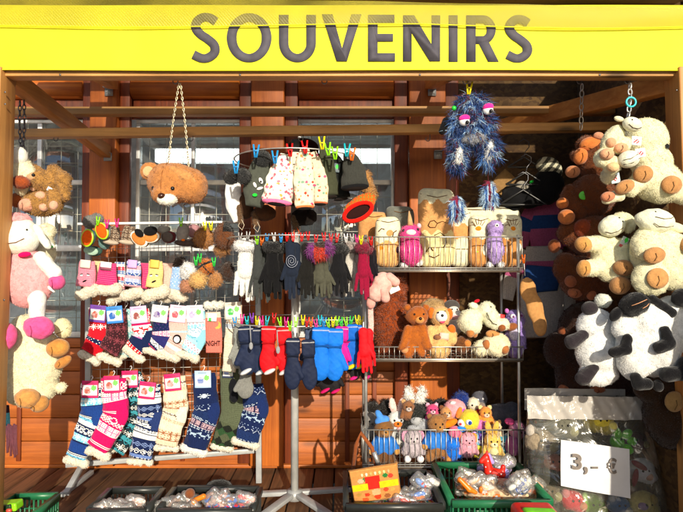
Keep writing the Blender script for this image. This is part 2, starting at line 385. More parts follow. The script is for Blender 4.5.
        for i in range(nr + 1):
            end = 1.0
            if not open_ends:
                e = min(i, nr - i) / nr * Ltot / max(1, W[i] * thick); end = sqrt(max(.02, 1 - (1 - min(1, e))**2))
            for k in range(na):
                a = 2*pi*k/na; ca, sa = cos(a), sin(a)
                u = math.copysign(abs(ca)**(2/sq), ca); v = math.copysign(abs(sa)**(2/sq), sa)
                wv = 1 + wob * (.5*sin(i*.35 + 3*a + ph) + .5*sin(a*5 + i*.12))
                V.append((X[i] + sx[i]*W[i]*u*wv, dd + Dp[i] + W[i]*thick*v*end*wv, Yy[i] + sy[i]*W[i]*u*wv))
        for i in range(nr):
            for k in range(na):
                k2 = (k+1) % na; Fc.append((i*na+k, i*na+k2, (i+1)*na+k2, (i+1)*na+k))
                if fn:
                    a = 2*pi*(k+.5)/na; C.append(fn(cos(a) * W[i], ts[i], W[i]))
        if not open_ends:
            Fc.append(tuple(range(na - 1, -1, -1))); Fc.append(tuple(nr*na + k for k in range(na)))
            if fn: C += [fn(0, 0, 1), fn(0, Ltot, 1)]
        if fn is None and col is not None and kind in ('attr',): C = [col]*len(Fc)
        return s.add(pname, (PV(V, s.Y), Fc, C if fn else None), mat(kind, None if fn else col), label, sub, True)
    def done(s):
        allv = np.concatenate([np.asarray(p[1][0]) for p in s.parts]); base = np.array([(allv[:, 0].min()+allv[:, 0].max())/2, (allv[:, 1].min()+allv[:, 1].max())/2, allv[:, 2].min()])
        if s.single and len(s.parts) == 1:
            p = s.parts[0]; o = bpy.data.objects.new(s.name, to_mesh(s.name, p[1], base, p[5])); o.data.materials.append(p[2]); COL.objects.link(o); o.location = base
            if p[6]: bev(o, p[6])
            root = o
        else:
            root = bpy.data.objects.new(s.name, None); COL.objects.link(root); root.location = base; root.empty_display_size = .05; objs = []
            for pn, md, m, lab, sub, sm, bv in s.parts:
                par = root if sub is None else objs[sub]
                o = bpy.data.objects.new(pn, to_mesh(pn, md, base, sm)); o.data.materials.append(m); COL.objects.link(o); o.parent = par
                if lab: o['label'] = lab
                if bv: bev(o, bv)
                objs.append(o)
        if s.kind: root['kind'] = s.kind
        else:
            root['label'] = s.label; root['category'] = s.cat
            if s.group: root['group'] = s.group
        return root
def bev(o, wd):
    b = o.modifiers.new('bevel', 'BEVEL'); b.width = wd; b.segments = 2; b.limit_method = 'ANGLE'
def struct(name, md, m, smooth=False, bevel=0, kind='structure', label=None):
    t = Thing(name, None, None, kind=kind, single=True); t.add(name, md, m, smooth=smooth, bevel=bevel); o = t.done()
    if label: o['label'] = label
    return o
def text_mesh(body, cx, cz, w, h, y, depth=.002, bold=.02, per=None, rot=None, keepw=False):
    """flat raised lettering facing -Y, fitted to a box in metres"""
    cu = bpy.data.curves.new('lettering', 'FONT'); cu.body = body; cu.size = 1; cu.offset = bold; cu.extrude = .01; cu.resolution_u = 6
    ob = bpy.data.objects.new('lettering', cu); COL.objects.link(ob)
    dg = bpy.context.evaluated_depsgraph_get(); me = bpy.data.meshes.new_from_object(ob.evaluated_get(dg))
    V = np.array([v.co[:] for v in me.vertices]); Fc = [tuple(p.vertices) for p in me.polygons]
    bpy.data.objects.remove(ob); bpy.data.meshes.remove(me); bpy.data.curves.remove(cu)
    lo, hi = V.min(0), V.max(0); sz = h / (hi[1] - lo[1]); sx = w / (hi[0] - lo[0])
    X = (V[:, 0] - (lo[0]+hi[0])/2) * sx; Z = (V[:, 1] - (lo[1]+hi[1])/2) * sz
    return (np.stack([cx + X, y - V[:, 2] * .05, cz + Z], 1), Fc, None)
# ------------------------------------------------------------------ ground, deck
WY = 2.86
def wx(px): return (px - 341.5) / F * WY
def wz(py): return P(341.5, py, WY)[2]
CAB = wood('X', H('#a04e14'), H('#cc7626')); CABV = wood('Z', H('#984a12'), H('#c46c22')); 
CABD = wood('Z', H('#5a240c'), H('#8a3c12'), knots=False)
PINE = wood('X', H('#b08048'), H('#d8a464')); PINEY = wood('Y', H('#b87436'), H('#dc9c50')); PINEZ = wood('Z', H('#a06a34'), H('#cc9452'))
GALV = mat('enamel', (.42, .43, .43)); CHROME = mat('metal', (.62, .61, .58)); WIRE = mat('metal', (.5, .48, .43)); DARKM = mat('metal', (.12, .12, .13))
m, t, b, new = nodes('paving'); v = coords(t, new, (1, 1, 1), False); br = new('ShaderNodeTexBrick'); br.inputs['Scale'].default_value = 4
br.inputs['Color1'].default_value = (.28, .26, .24, 1); br.inputs['Color2'].default_value = (.34, .32, .29, 1); br.inputs['Mortar'].default_value = (.12, .11, .1, 1); br.inputs['Mortar Size'].default_value = .012
t.links.new(v, br.inputs[0]); n = noise(t, new, v, 6, 5); t.links.new(mulvar(t, new, br.outputs[0], n.outputs[0], .8, 1.15), b.inputs['Base Color']); b.inputs['Roughness'].default_value = .9
struct('ground', ([(-250, -250, -.3), (250, -250, -.3), (250, 250, -.3), (-250, 250, -.3)], [(0, 1, 2, 3)], None), m)
ms = []; x = -3.2
while x < 3.2:
    g = random.uniform(.55, 1.15); e = random.uniform(-.002, .002)
    ms.append(tint(box(x, x + .092, .9, WY + .02, -.028 + e, e), (g, g * random.uniform(.94, 1), g * random.uniform(.88, .98)))); x += .099
struct('deck', merge(*ms), wood('Y', H('#5a3a22'), H('#a5764a'), attr=True, rough=.75), bevel=.003)
struct('deck_frame', merge(box(-3.2, 3.2, .92, .96, -.3, -.03), box(-3.2, 3.2, 1.9, 1.95, -.3, -.03)), CAB)
# ------------------------------------------------------------------ cabin front behind the stall
t = Thing('log_cabin', 'orange stained wooden cabin front with gridded windows behind the whole stall', 'cabin', WY)
zs, zt = wz(338), wz(118)
wins = [(wx(-150), wx(-60)), (wx(-25), wx(86)), (wx(133), wx(242)), (wx(296), wx(396))]
bays = [wx(-330), *[v for wn in wins for v in wn], wx(470)]
low = []; z = .015
while z < zs - .02:
    h = min(.118, zs - z); g = random.uniform(.9, 1.1)
    low.append(tint(box(wx(-330), wx(470), WY, WY + .05, z, z + h - .003), (g, g, g))); z += .118
t.add('wall_boards', merge(*low), wood('X', H('#904814'), H('#b86424'), attr=True), bevel=.004)
t.add('backing_board', merge(box(wx(-330), wx(470), WY + .052, WY + .07, -.1, zs - .01), box(wx(-330), wx(470), WY + .052, WY + .07, zt + .01, 2.35)), CABD)
t.add('skirting', box(wx(-330), wx(470), WY - .012, WY - .001, 0, .018), CAB, bevel=.003)
for a, b_ in ((-70, -22), (84, 131), (240, 298), (394, 458)):
    pa, pb = wx(a), wx(b_); q = (pb - pa)
    t.add('post', box(pa + q*.22, pb - q*.22, WY - .075, WY - .003, .03, 2.3), CABV, bevel=.006)
    t.add('post_trim', merge(box(pa, pa + q*.215, WY - .035, WY - .002, .03, 2.3), box(pb - q*.215, pb, WY - .035, WY - .002, .03, 2.3)), CABD, bevel=.004)
for k in range(len(bays) // 2): pass
for a, b_ in ((-330, -70), (-22, 84), (131, 240), (298, 394)):
    xa, xb = wx(a) + .003, wx(b_) - .003
    r = (wz(80) - wz(99)) / 2; zc = wz(90)
    lg = tube([(xa, WY, zc), (xb, WY, zc)], r, 16); t.add('log', lg, CAB, smooth=True)
    t.add('log', tube([(xa, WY, zc + 2*r + .01), (xb, WY, zc + 2*r + .01)], r, 16), CAB, smooth=True)
    t.add('log', tube([(xa, WY, zc + 4*r + .02), (xb, WY, zc + 4*r + .02)], r, 16), CAB, smooth=True)
    t.add('head_board', box(xa, xb, WY + .003, WY + .03, zt, zc - r), CABD, bevel=.003)
for i in range(3):
    for px in (182, 269, 344, 372):
        pass
for px in (20, 182, 345, 372): t.add('batten', box(wx(px), wx(px) + .022, WY - .012, WY - .003, .035, zs - .01), CABD, bevel=.002)
white = mat('enamel', (.72, .73, .72)); cream = mat('enamel', (.5, .5, .42))
gm, tt, bb, nw = nodes('window_glass'); tr = nw('ShaderNodeBsdfTransparent'); gl = nw('ShaderNodeBsdfGlossy'); gl.inputs['Roughness'].default_value = .04
mx = nw('ShaderNodeMixShader'); mx.inputs[0].default_value = .38; tr.inputs[0].default_value = (.8, .86, .88, 1)
tt.links.new(tr.outputs[0], mx.inputs[1]); tt.links.new(gl.outputs[0], mx.inputs[2]); vv = coords(tt, nw); nn = noise(tt, nw, vv, 3, 2); b2 = nw('ShaderNodeBump'); b2.inputs['Strength'].default_value = .15; b2.inputs['Distance'].default_value = .02
tt.links.new(nn.outputs[0], b2.inputs['Height']); tt.links.new(b2.outputs[0], gl.inputs['Normal'])
tt.nodes.remove(bb); tt.links.new(mx.outputs[0], [q for q in tt.nodes if q.type == 'OUTPUT_MATERIAL'][0].inputs[0])
lamp_strips = []
for wi, (xa, xb) in enumerate(wins):
    y0 = WY + .02
    fr = merge(box(xa + .003, xb - .003, y0, y0 + .04, zs, zs + .03), box(xa + .003, xb - .003, y0, y0 + .04, zt - .02, zt - .002), box(xa + .003, xa + .022, y0, y0 + .04, zs + .031, zt - .021),
               box(xb - .022, xb - .003, y0, y0 + .04, zs + .031, zt - .021), box(xa + .024, xb - .024, y0 + .006, y0 + .034, wz(184), wz(179)), box(xa + .024, xb - .024, y0 + .006, y0 + .034, wz(251), wz(245)),
               *([box(wx(33), wx(37.5), y0 + .004, y0 + .036, zs + .031, zt - .021)] if wi == 1 else []), *([box(wx(189), wx(192.5), y0 + .004, y0 + .036, zs + .031, zt - .021)] if wi == 2 else []))
    f = t.add('window', fr, white, bevel=.002)
    t.add('pane', box(xa + .02, xb - .02, y0 + .02, y0 + .023, zs + .02, zt - .01), gm, sub=f)
    bars = []; x = xa + .07
    while x < xb - .03: bars.append(tube([(x, y0 + .012, zs + .03), (x, y0 + .012, zt - .02)], .0015, 6)); x += .087
    z = zs + .1
    while z < zt - .04: bars.append(tube([(xa + .02, y0 + .0155, z), (xb - .02, y0 + .0155, z)], .0015, 6)); z += .089
    t.add('glazing_bars', merge(*bars), cream, sub=f)
    sl_ = []
    for k in range(5):      # pulled-up slatted blind inside
        zz = zt - .03 - k * .017; sl_.append(beam((xa + .03, y0 + .09, zz), (xb - .03, y0 + .09, zz), .02, .002, up=(0, .4, 1)))
    t.add('blind', merge(*sl_), mat('enamel', (.8, .8, .76)), sub=f)
    if wi > 1: lamp_strips.append((xa, xb))
    t.add('shelf_board', box(xa + .03, xb - .03, y0 + .14, y0 + .3, wz(183), wz(180)), mat('enamel', (.5, .5, .48)), sub=f)
t.add('room', (box(wx(-330) - .1, wx(470) + .1, WY + .08, WY + 1.2, -.1, 2.35)[0], [fc[::-1] for fc in box(0, 1, 0, 1, 0, 1)[1] if fc != (0, 1, 5, 4)], None), mat('enamel', (.62, .64, .66)))
t.done()
# strip lights hanging in the shop, unseen huts added only for reflections in the panes
lm = bpy.data.materials.new('lit_tube'); lm.use_nodes = True; lb = lm.node_tree.nodes['Principled BSDF']; lb.inputs['Emission Color'].default_value = (1, .97, .9, 1); lb.inputs['Emission Strength'].default_value = 6
for i, (xa, xb) in enumerate(lamp_strips):
    q = Thing('strip_light', ['lit white strip light inside behind the middle window', 'lit white strip light inside behind the window near the hats'][i], 'strip light', WY + .4, 'strip lights inside the cabin')
    za, zb_ = P(0, 163, WY + .4)[2], P(0, 150, WY + .4)[2]; x0, x1 = xa - .02, xb + .06
    q.add('lamp_cover', box(x0, x1, WY + .37, WY + .43, za, zb_), lm, bevel=.01); q.add('housing', box(x0 - .01, x1 + .01, WY + .36, WY + .44, zb_ + .001, zb_ + .025), white, bevel=.003)
    q.add('rod', merge(*[tube([(xx, WY + .4, zb_ + .02), (xx, WY + .4, 2.3)], .004, 6) for xx in (x0 + .05, x1 - .05)]), white); q.done()
for i, (xh, wh, hh, lab) in enumerate(((-13, 8, 2.5, 'brown timber hut added out of view on the left for the reflections'), (-3.5, 7, 2.2, 'brown timber hut added out of view in the middle for the reflections'), (6, 8, 2.6, 'brown timber hut added out of view on the right for the reflections'))):
    q = Thing('reflection_hut', lab, 'hut', 0, 'unseen huts added for the reflections'); q.add('wall', box(xh, xh + wh, -19, -16, -.3, hh - .5), CAB)
    q.add('roof', (np.array([(xh - .3, -15.6, hh - .55), (xh + wh + .3, -15.6, hh - .55), (xh + wh + .3, -17.5, hh + .2), (xh - .3, -17.5, hh + .2), (xh - .3, -19.4, hh - .55), (xh + wh + .3, -19.4, hh - .55)]), [(0, 1, 2, 3), (3, 2, 5, 4), (0, 3, 4), (1, 5, 2), (0, 4, 5, 1)], None), PINE)
    q.add('shutter', box(xh + 1, xh + wh - 1, -15.99, -15.93, .7, 1.7), CABD); q.done()
# rolled towels on the inner ledge of the left window
for i, px in enumerate((8, 24, 46, 60, 74)):
    q = Thing('rolled_towel', ['grey and white rolled towel at the far left of the ledge behind the left window', 'rolled patterned towel left of the white window bar', 'dark rolled towel just right of the white window bar', 'cream rolled towel with a diamond pattern behind the left window', 'brown rolled towel at the right end of the window ledge'][i], 'towel', WY + .16, 'rolled towels behind the left window')
    c = P(px, 150, WY + .16)
    for kk, (r, col) in enumerate(((.04, '#cfc8ba'), (.028, '#8c7f74'), (.015, '#d8cfc0'))):
        q.add(['towel_roll', 'inner_layer', 'roll_core'][kk], tube([(c[0], c[1] - .06 - kk*.004, c[2]), (c[0], c[1] + .06, c[2])], r, 6 if i == 3 else 12), mat('felt', H(col)), smooth=i != 3)
    q.done()
# ------------------------------------------------------------------ the stall
t = Thing('market_stall', 'timber stall frame with pine posts, beams, strand board side and roof', 'market stall', 1.9)
FY = 1.9
for px, a in ((-11, -.012), (690, .0)):
    x = P(px, 300, FY)[0]; dxt = .02 if px < 0 else -.016
    bt = beam((x - dxt*(.2 if px < 0 else 1), FY, 0.01), (x + dxt, FY, P(0, 70, FY)[2] - .002), .072, .09, up=(0, 1, 0)); t.add('post', bt, PINEZ, bevel=.004)
z0, z1 = P(0, 78, FY)[2], P(0, 55, FY)[2]
t.add('front_beam', box(-1.3, 1.3, FY - .02, FY + .03, z0, z1), PINE, bevel=.003)
t.add('banner_board', box(-1.3, 1.3, FY - .026, FY - .0215, z1 - .02, P(0, 12, FY)[2]), mat('plastic', (.6, .6, .1)))
def bm_(pn, a, b_, w_, h_, m_): t.add(pn, beam(P(*a), P(*b_), w_, h_), m_, bevel=.003)
bm_('crossbeam', (-8, 134.5, 2.3), (631, 127, 2.3), .05, .034, PINE)
bm_('crossbeam', (-30, 112, 2.45), (613, 111, 2.45), .05, .034, PINE)
bm_('side_beam', (10, 77, 1.96), (106, 152, 2.77), .05, .06, PINEY)
bm_('side_beam', (676, 82, 1.96), (492, 130, 2.77), .05, .07, PINEY)
bm_('rafter', (72, 60, 2.0), (113, 84, 2.76), .05, .05, PINEY)
bm_('rafter', (474, 60, 2.0), (430, 84, 2.76), .05, .05, PINEY)
for a in ((108, 157, WY - .08), (109, 92, WY - .08), (432, 92, WY - .08), (438, 155, WY - .08)):
    c = P(*a); t.add('bracket', merge(box(c[0] - .02, c[0] + .02, c[1] - .004, c[1] - .001, c[2] - .02, c[2] + .02), box(c[0] - .02, c[0] + .02, c[1] - .03, c[1] - .005, c[2] + .016, c[2] + .019), ball((c[0] - .01, c[1] - .005, c[2]), .004), ball((c[0] + .01, c[1] - .005, c[2] - .008), .004)), GALV)
for px, py, Y_ in ((5, 92, 1.868), (5, 104, 1.868), (4, 300, 1.868), (677, 90, 1.868), (679, 102, 1.868), (60, 74.5, 1.878), (240, 74.5, 1.878), (420, 74.5, 1.878), (600, 74.5, 1.878)):
    t.add('screw', ball(P(px, py, Y_), .0035, 8, 5, (1, .35, 1)), DARKM, smooth=True)
OS = osb(); xs = 1.2
t.add('back_panel', box(wx(458), xs, WY - .03, WY - .012, .01, 2.15), OS)
t.add('side_or_shade_panel', box(xs, xs + .015, 1.96, WY - .01, .01, 2.1), OS)
t.add('side_or_shade_panel', box(1.18, 1.205, 1.08, 1.84, -.28, 1.04), OS)  # extra panel added out of view to cast shade across the price bag
rf = []
for k in range(4):
    ya = 1.9 + k*.235; rf.append(beam((-1.45, ya + .06, 1.96 + k*.045), (1.45, ya + .06, 1.96 + k*.045), .1, .018, up=(0, -.2, 1)))
t.add('roof_boards', merge(*rf), wood('X', H('#6a4c32'), H('#a67a4c'), knots=True))
for px, Y_ in ((58, 2.3), (193, 2.3), (303, 2.3), (430, 2.3), (178, 1.93), (327, 1.93), (468, 1.93), (630, 1.93), (582, 1.98)):
    py = {2.3: 137, 1.93: 79, 1.98: 79}[Y_]; c = P(px, py, Y_); pts = [c + np.array([0, 0, .012]), c]
    for k in range(9): an = pi*1.35*k/8 - .2; pts.append(c + np.array([-.009 + .009*cos(an), 0, -.008 - .009*sin(an)]))
    t.add('hook', tube(pts, .0018, 6), DARKM, smooth=True)
t.done()
# ------------------------------------------------------------------ banner
t = Thing('banner', 'yellow vinyl banner reading SOUVENIRS across the front of the stall', 'banner', 1.86)
BY = 1.865
m, tn, b, new = nodes('yellow_vinyl'); v = coords(tn, new, (1, 1, 1), False); n = noise(tn, new, v, 5, 4)
tn.links.new(mulvar(tn, new, base_of(tn, new, (.78, .74, .02)), n.outputs[0], .93, 1.04), b.inputs['Base Color']); b.inputs['Roughness'].default_value = .6; b.inputs['Specular IOR Level'].default_value = .2
n2 = noise(tn, new, v, 2.4, 2.5); bump(tn, new, b, n2.outputs[0], .35, .04); VIN = m
def sheet(x0, x1, zf, yf, nx, nz, th=.0015):
    V = []; Fc = []
    for j in range(nz + 1):
        for i in range(nx + 1):
            x = x0 + (x1 - x0)*i/nx; V.append((x, yf(x, j/nz), zf(x, j/nz)))
    for j in range(nz):
        for i in range(nx): a = j*(nx+1)+i; Fc.append((a, a+1, a+nx+2, a+nx+1))
    n_ = len(V); V += [(p[0], p[1] + th, p[2]) for p in V]; Fc += [tuple(k + n_ for k in f[::-1]) for f in Fc]
    return (np.array(V), Fc, None)
zb, ztp = P(0, 70.5, BY)[2], P(0, 5, BY)[2]
t.add('banner_sheet', sheet(-1.36, 1.36, lambda x, v: zb + (ztp - zb)*v + .0015*sin(x*4)*(1-v), lambda x, v: BY + .0012*sin(x*9 + v*3) , 120, 12), VIN, smooth=True)
t.add('hem', tube([(x, BY - .001, zb + .0015*sin(x*4) + .002) for x in np.linspace(-1.36, 1.36, 60)], .0022, 6), VIN, smooth=True)
LET = [('S', 190, 220.5, 13.5, 62.5), ('O', 227, 271.5, 13.5, 62.5), ('U', 279, 316, 14.5, 62.5), ('V', 322, 361.5, 14.5, 61.5), ('E', 368, 395, 15, 61.5), ('N', 403, 440, 15.5, 61.5), ('I', 448.5, 457.5, 15.5, 62), ('R', 466, 498.5, 15.5, 62), ('S', 503.5, 532.5, 15.5, 62.5)]
m, tn, b, new = nodes('printed_grey'); v = coords(tn, new, (1, 1, 1), False); n = noise(tn, new, v, 22, 5)
tn.links.new(mulvar(tn, new, base_of(tn, new, (.075, .07, .085)), n.outputs[0], .8, 1.25), b.inputs['Base Color']); b.inputs['Roughness'].default_value = .75; b.inputs['Specular IOR Level'].default_value = .2; GREYINK = m
def cspl(pts, closed=False, n=8):
    P_ = np.array(pts, float); N = len(P_); out = []
    for i in range(N if closed else N - 1):
        p0, p1, p2, p3 = [P_[(i+k) % N] if closed else P_[min(N-1, max(0, i+k))] for k in (-1, 0, 1, 2)]
        for q in range(n): u = q/n; out.append(.5*(2*p1 + (p2-p0)*u + (2*p0-5*p1+4*p2-p3)*u*u + (3*p1-p0-3*p2+p3)*u**3))
    if not closed: out.append(P_[-1])
    return np.array(out)
def prism(poly, y0, y1):
    V = []; n = len(poly)
    for yy in (y0, y1):
        for q in poly: c = P(q[0], q[1], BY); V.append((c[0], yy, c[2]))
    return (np.array(V), [tuple(range(n))[::-1], tuple(range(n, 2*n))] + [(k, (k+1) % n, n + (k+1) % n, n + k) for k in range(n)], None)
def strip(pts, wd, y0, y1, closed=False):
    P_ = np.asarray(pts); N = len(P_); V = []; Fc = []
    for i in range(N):
        a = P_[(i-1) % N] if (closed or i) else P_[0]; b_ = P_[(i+1) % N] if (closed or i < N-1) else P_[-1]; d = (b_ - a) / np.linalg.norm(b_ - a)
        w_ = (wd[0]*abs(d[1]) + wd[1]*abs(d[0])) / (abs(d[0]) + abs(d[1])) / 2 if abs(d[0]*d[1]) < .999 else wd[0]/2
        for yy in (y0, y1):
            for sg in (-1, 1): q = P_[i] + sg*w_*np.array([-d[1], d[0]]); c = P(q[0], q[1], BY); V.append((c[0], yy, c[2]))
    for i in range(N if closed else N - 1):
        a, b_ = 4*i, 4*((i+1) % N); Fc += [(a, a+1, b_+1, b_), (a+2, b_+2, b_+3, a+3), (a, b_, b_+2, a+2), (a+1, a+3, b_+3, b_+1)]
    if not closed: Fc += [(0, 2, 3, 1), (4*N-4, 4*N-3, 4*N-1, 4*N-2)]
    return (np.array(V), Fc, None)
for ch, xa, xb, ya, yb in LET:
    Wv, Wh = 9.6, 8.4; A, Bk = BY - .0032, BY - .0022; w_, h_ = xb - xa, yb - ya
    q = lambda u, v: (xa + Wv/2 + (w_ - Wv)*u, ya + Wh/2 + (h_ - Wh)*v)
    if ch == 'S': md = strip(cspl([q(u, v) for u, v in ((1.02, .1), (.72, .01), (.4, .0), (.12, .1), (.06, .26), (.28, .41), (.62, .53), (.93, .68), (.95, .86), (.66, .985), (.33, 1.0), (-.06, .91))]), (Wv, Wh), A, Bk)
    elif ch == 'O': md = strip([q(.5 + .5*cos(a_), .5 + .5*sin(a_)) for a_ in np.linspace(0, 2*pi, 64, endpoint=False)], (Wv + .4, Wh), A, Bk, True)
    elif ch == 'U': md = strip([q(0, -.09), q(0, .3)] + [q(.5 - .5*cos(a_), .62 + .38*sin(a_)) for a_ in np.linspace(0, pi, 24)] + [q(1, .3), q(1, -.09)], (Wv, Wh), A, Bk)
    elif ch == 'V': m_ = (xa + xb)/2; md = prism([(xa, ya), (xa + 10.6, ya), (m_ + .3, yb - 13), (xb - 10.2, ya), (xb, ya), (m_ + 5.2, yb), (m_ - 5.2, yb)], A, Bk)
    elif ch == 'E': md = prism([(xa, ya), (xb - .6, ya), (xb - .6, ya + 8), (xa + Wv, ya + 8), (xa + Wv, ya + 19), (xb - 2, ya + 19), (xb - 2, ya + 26.6), (xa + Wv, ya + 26.6), (xa + Wv, yb - 8.2), (xb, yb - 8.2), (xb, yb), (xa, yb)], A, Bk)
    elif ch == 'N': md = prism([(xa, ya), (xa + 11, ya), (xb - 8.6, yb - 17), (xb - 8.6, ya), (xb, ya), (xb, yb), (xb - 10.4, yb), (xa + 8.6, ya + 17.5), (xa + 8.6, yb), (xa, yb)], A, Bk)
    elif ch == 'I': md = prism([(xa, ya), (xb, ya), (xb, yb), (xa, yb)], A, Bk)
    else:
        x1 = xa + Wv; md = merge(prism([(xa, ya), (x1, ya), (x1, yb), (xa, yb)], A, Bk),
            strip([(x1 - .05, ya + 4), (xa + 15, ya + 4)] + [(xa + 16.5 + 8.6*sin(a_), ya + 14.4 - 10.4*cos(a_)) for a_ in np.linspace(.15, pi - .1, 16)] + [(x1 - .05, ya + 24.8)], (9, 7.8), A - .0002, Bk - .0002),
            prism([(xa + 12.5, ya + 28), (xa + 22, ya + 25.5), (xb, yb), (xb - 10.6, yb)], A - .0004, Bk - .0004))
    t.add('letter', md, GREYINK)
t.done()
# awning net folded over the banner top
t = Thing('awning_net', 'ribbed olive yellow awning mesh folded over the top of the banner', 'awning', 1.85)
m, tn, b, new = nodes('ribbed_mesh_fabric'); v = coords(tn, new, (1, 1, 1), False); n = noise(tn, new, v, 4, 4)
tn.links.new(mulvar(tn, new, base_of(tn, new, (.42, .36, .02)), n.outputs[0], .6, 1.15), b.inputs['Base Color']); b.inputs['Roughness'].default_value = .42
wv = new('ShaderNodeTexWave'); wv.inputs['Scale'].default_value = 60; wv.bands_direction = 'DIAGONAL'; wv.inputs['Distortion'].default_value = 1.2; wv.inputs['Detail'].default_value = 1; tn.links.new(v, wv.inputs[0])
bump(tn, new, b, wv.outputs[1], .5, .002)
mr = new('ShaderNodeMapRange'); mr.inputs[1].default_value = .2; mr.inputs[2].default_value = .8; mr.inputs[3].default_value = .14; mr.inputs[4].default_value = .42; tn.links.new(n.outputs[0], mr.inputs[0]); tn.links.new(mr.outputs[0], b.inputs['Alpha'])
def zlow(x): 
    px = 341.5 + x*F/1.85; return P(0, 25 + 1.5*sin(px*.012) + (2.5 if px > 420 else 0)*sin((px-420)*.012)*.8, 1.85)[2]
def ztop(x):
    px = 341.5 + x*F/1.85; return P(0, -4 + max(0, (px - 150))*.021, 1.85)[2]
t.add('net_valance', sheet(-1.36, 1.36, lambda x, v: zlow(x)*(1-v) + ztop(x)*v, lambda x, v: 1.853 + .01*(1-v)*0 - .004*sin(pi*v) - .002*sin(x*13)*v, 160, 10), m, smooth=True)
t.add('net_roof', sheet(-1.36, 1.36, lambda x, v: ztop(x) + v*.12, lambda x, v: 1.853 + v*.9, 60, 8), m, smooth=True)
t.add('hem', tube([(x, 1.852, zlow(x)) for x in np.linspace(-1.36, 1.36, 90)], .0018, 6), VIN, smooth=True)
t.done()
# ------------------------------------------------------------------ shared pieces
CREAM = H('#efe4c4'); BLACKP = H('#141416'); TAN = H('#c48a50'); WHITE = H('#f2eee6'); PEACH = H('#dba37c')
SHORT = (1.3, 1.3, .16, .15, .5); WOOLF = (1.5, 2.0, .22, .25, .7, .3); LONGF = (1.3, 5.5, .3, .5, .5, .15)
def mix(a, b, f): return tuple(a[i]*(1-f) + b[i]*f for i in range(3))
def tagfn(u, v):
    if (u - .5)**2 + (v - .55)**2 < .08: return H('#c01f2c') if (int(u*9) + int(v*9)) % 3 else H('#f4f0ea')
    return H('#cfe4ee')
def eyes(t, pts, r=1.1, col=BLACKP, sub=None):
    for x, y in pts: t.bead('eye', 'button', col, x, y, r, sub=sub)
def ring_Y(x, cx=298, R=66, Yc=2.42, Rm=.27):
    q = max(-1, min(1, (x - cx) / R)); return Yc - Rm * sqrt(max(0, 1 - q*q))
PEG = {'red': '#d21a1a', 'blue': '#1f8fd8', 'lime': '#8fe01a', 'yellow': '#f2d60c', 'pink': '#f0308a', 'white': '#e8e8e4', 'orange': '#f06a18', 'purple': '#7a3bb0', 'teal': '#18b0c0', 'green': '#2fc84a', 'silver': '#b0b0b0'}
def peg(x, y, Y, col, label, h=9, w=3.6, ang=0, group=None):
    t = Thing('clothes_peg', label, 'clothes peg', Y, group, single=True); a = radians(ang + random.uniform(-6, 6)); ms = []
    for sgn in (-1, 1):
        V = []
        for (u, v) in ((.25, .5), (.95, -.5)):
            for du in (-.28, .28):
                for dd in (-.8, .8): V.append((sgn*u*w/2 + du*w*.5, dd, v*h))
        V = [(x + p[0]*cos(a) - p[2]*sin(a), p[1] + sgn*.05, y + p[0]*sin(a) + p[2]*cos(a)) for p in V]
        ms.append((PV(V, Y), [(0, 1, 3, 2), (4, 6, 7, 5), (0, 2, 6, 4), (1, 5, 7, 3), (0, 4, 5, 1), (2, 3, 7, 6)], None))
    c = PV([(x, 0, y)], Y)[0]; ms.append(tube([c + np.array([-.0035*w/3, -.004, 0]), c + np.array([.0035*w/3, -.004, 0])], .0028, 6))
    t.add('peg', merge(*ms), mat('plastic', H(PEG[col]))); t.done()
# ------------------------------------------------------------------ knitted patterns
MO = {'snow': ["...#...", ".#.#.#.", "..###..", "#######", "..###..", ".#.#.#.", "...#..."], 'zig': ["#.....#.", ".#...#..", "..#.#...", "...#...."],
 'dia': ["...#...", "..#.#..", ".#.#.#.", "#.###.#", ".#.#.#.", "..#.#..", "...#..."], 'dot': ["#...", "....", "..#.", "...."], 'bear': [".##...##.", "#..###..#", "#.......#", "#.#...#.#", "#...#...#", ".#.###.#.", "..#...#.."],
 'cross': ["#.#.", ".#..", "#.#.", "...."], 'line': ["#", "."], 'dash': ["##..", "...."], 'star': ["......#..................", "......#..................", "..#...#...#..............", "...#.###.#...............", "....#####................", "#############............", "....#####................", "...#.###.#...............", "..#...#...#..............", "......#..................", "......#.................."],
 'star0': [], 'deer': ["#.#.......", "###.......", ".##......#", "..#######.", "...######.", "...#...#..", "..#.....#."], 'box': ["######.", "#.##.#.", "######.", "#.##.#.", "######.", "......."], 'plain': ["."]}
def knit_fn(bands, heel=None, q=.85):
    tot = sum(b[0] for b in bands)
    def fn(t, v, W):
        if heel and heel[0] < v < heel[1] and t > W * .05 + abs(v - (heel[0]+heel[1])/2) * .55: return heel[2]
        x = v % tot
        for ln, bg_, fg_, mo in bands:
            if x < ln:
                M = MO[mo]; r = M[int(x / q) % len(M)]; return fg_ if r[int((t + 60 if mo != 'star' else t + 5.6 + 25*q) / q) % len(r)] == '#' else bg_
            x -= ln
        return bands[0][1]
    return fn
def card_fn(bg_, pic, seed=0):
    rr = random.Random(seed); cells = [[rr.choice([0, 0, 1, 2, 3]) for _ in range(8)] for _ in range(8)]
    def fn(u, v):
        if v < .24: return mix(bg_, (0, 0, 0), .45) if (.1 < v < .16 and .2 < u < .75) else bg_
        if v > .86 or u < .07 or u > .93: return bg_
        if (u - .74)**2 + (v - .42)**2 < .025: return H('#6fd05a')
        if .14 < u < .58 and .34 < v < .78 and (u - .36)**2 + (v - .56)**2 < .045: return mix(pic, H('#ffffff'), cells[int(v*8) % 8][int(u*8) % 8]*.14)
        return H('#eee8de')
    return fn
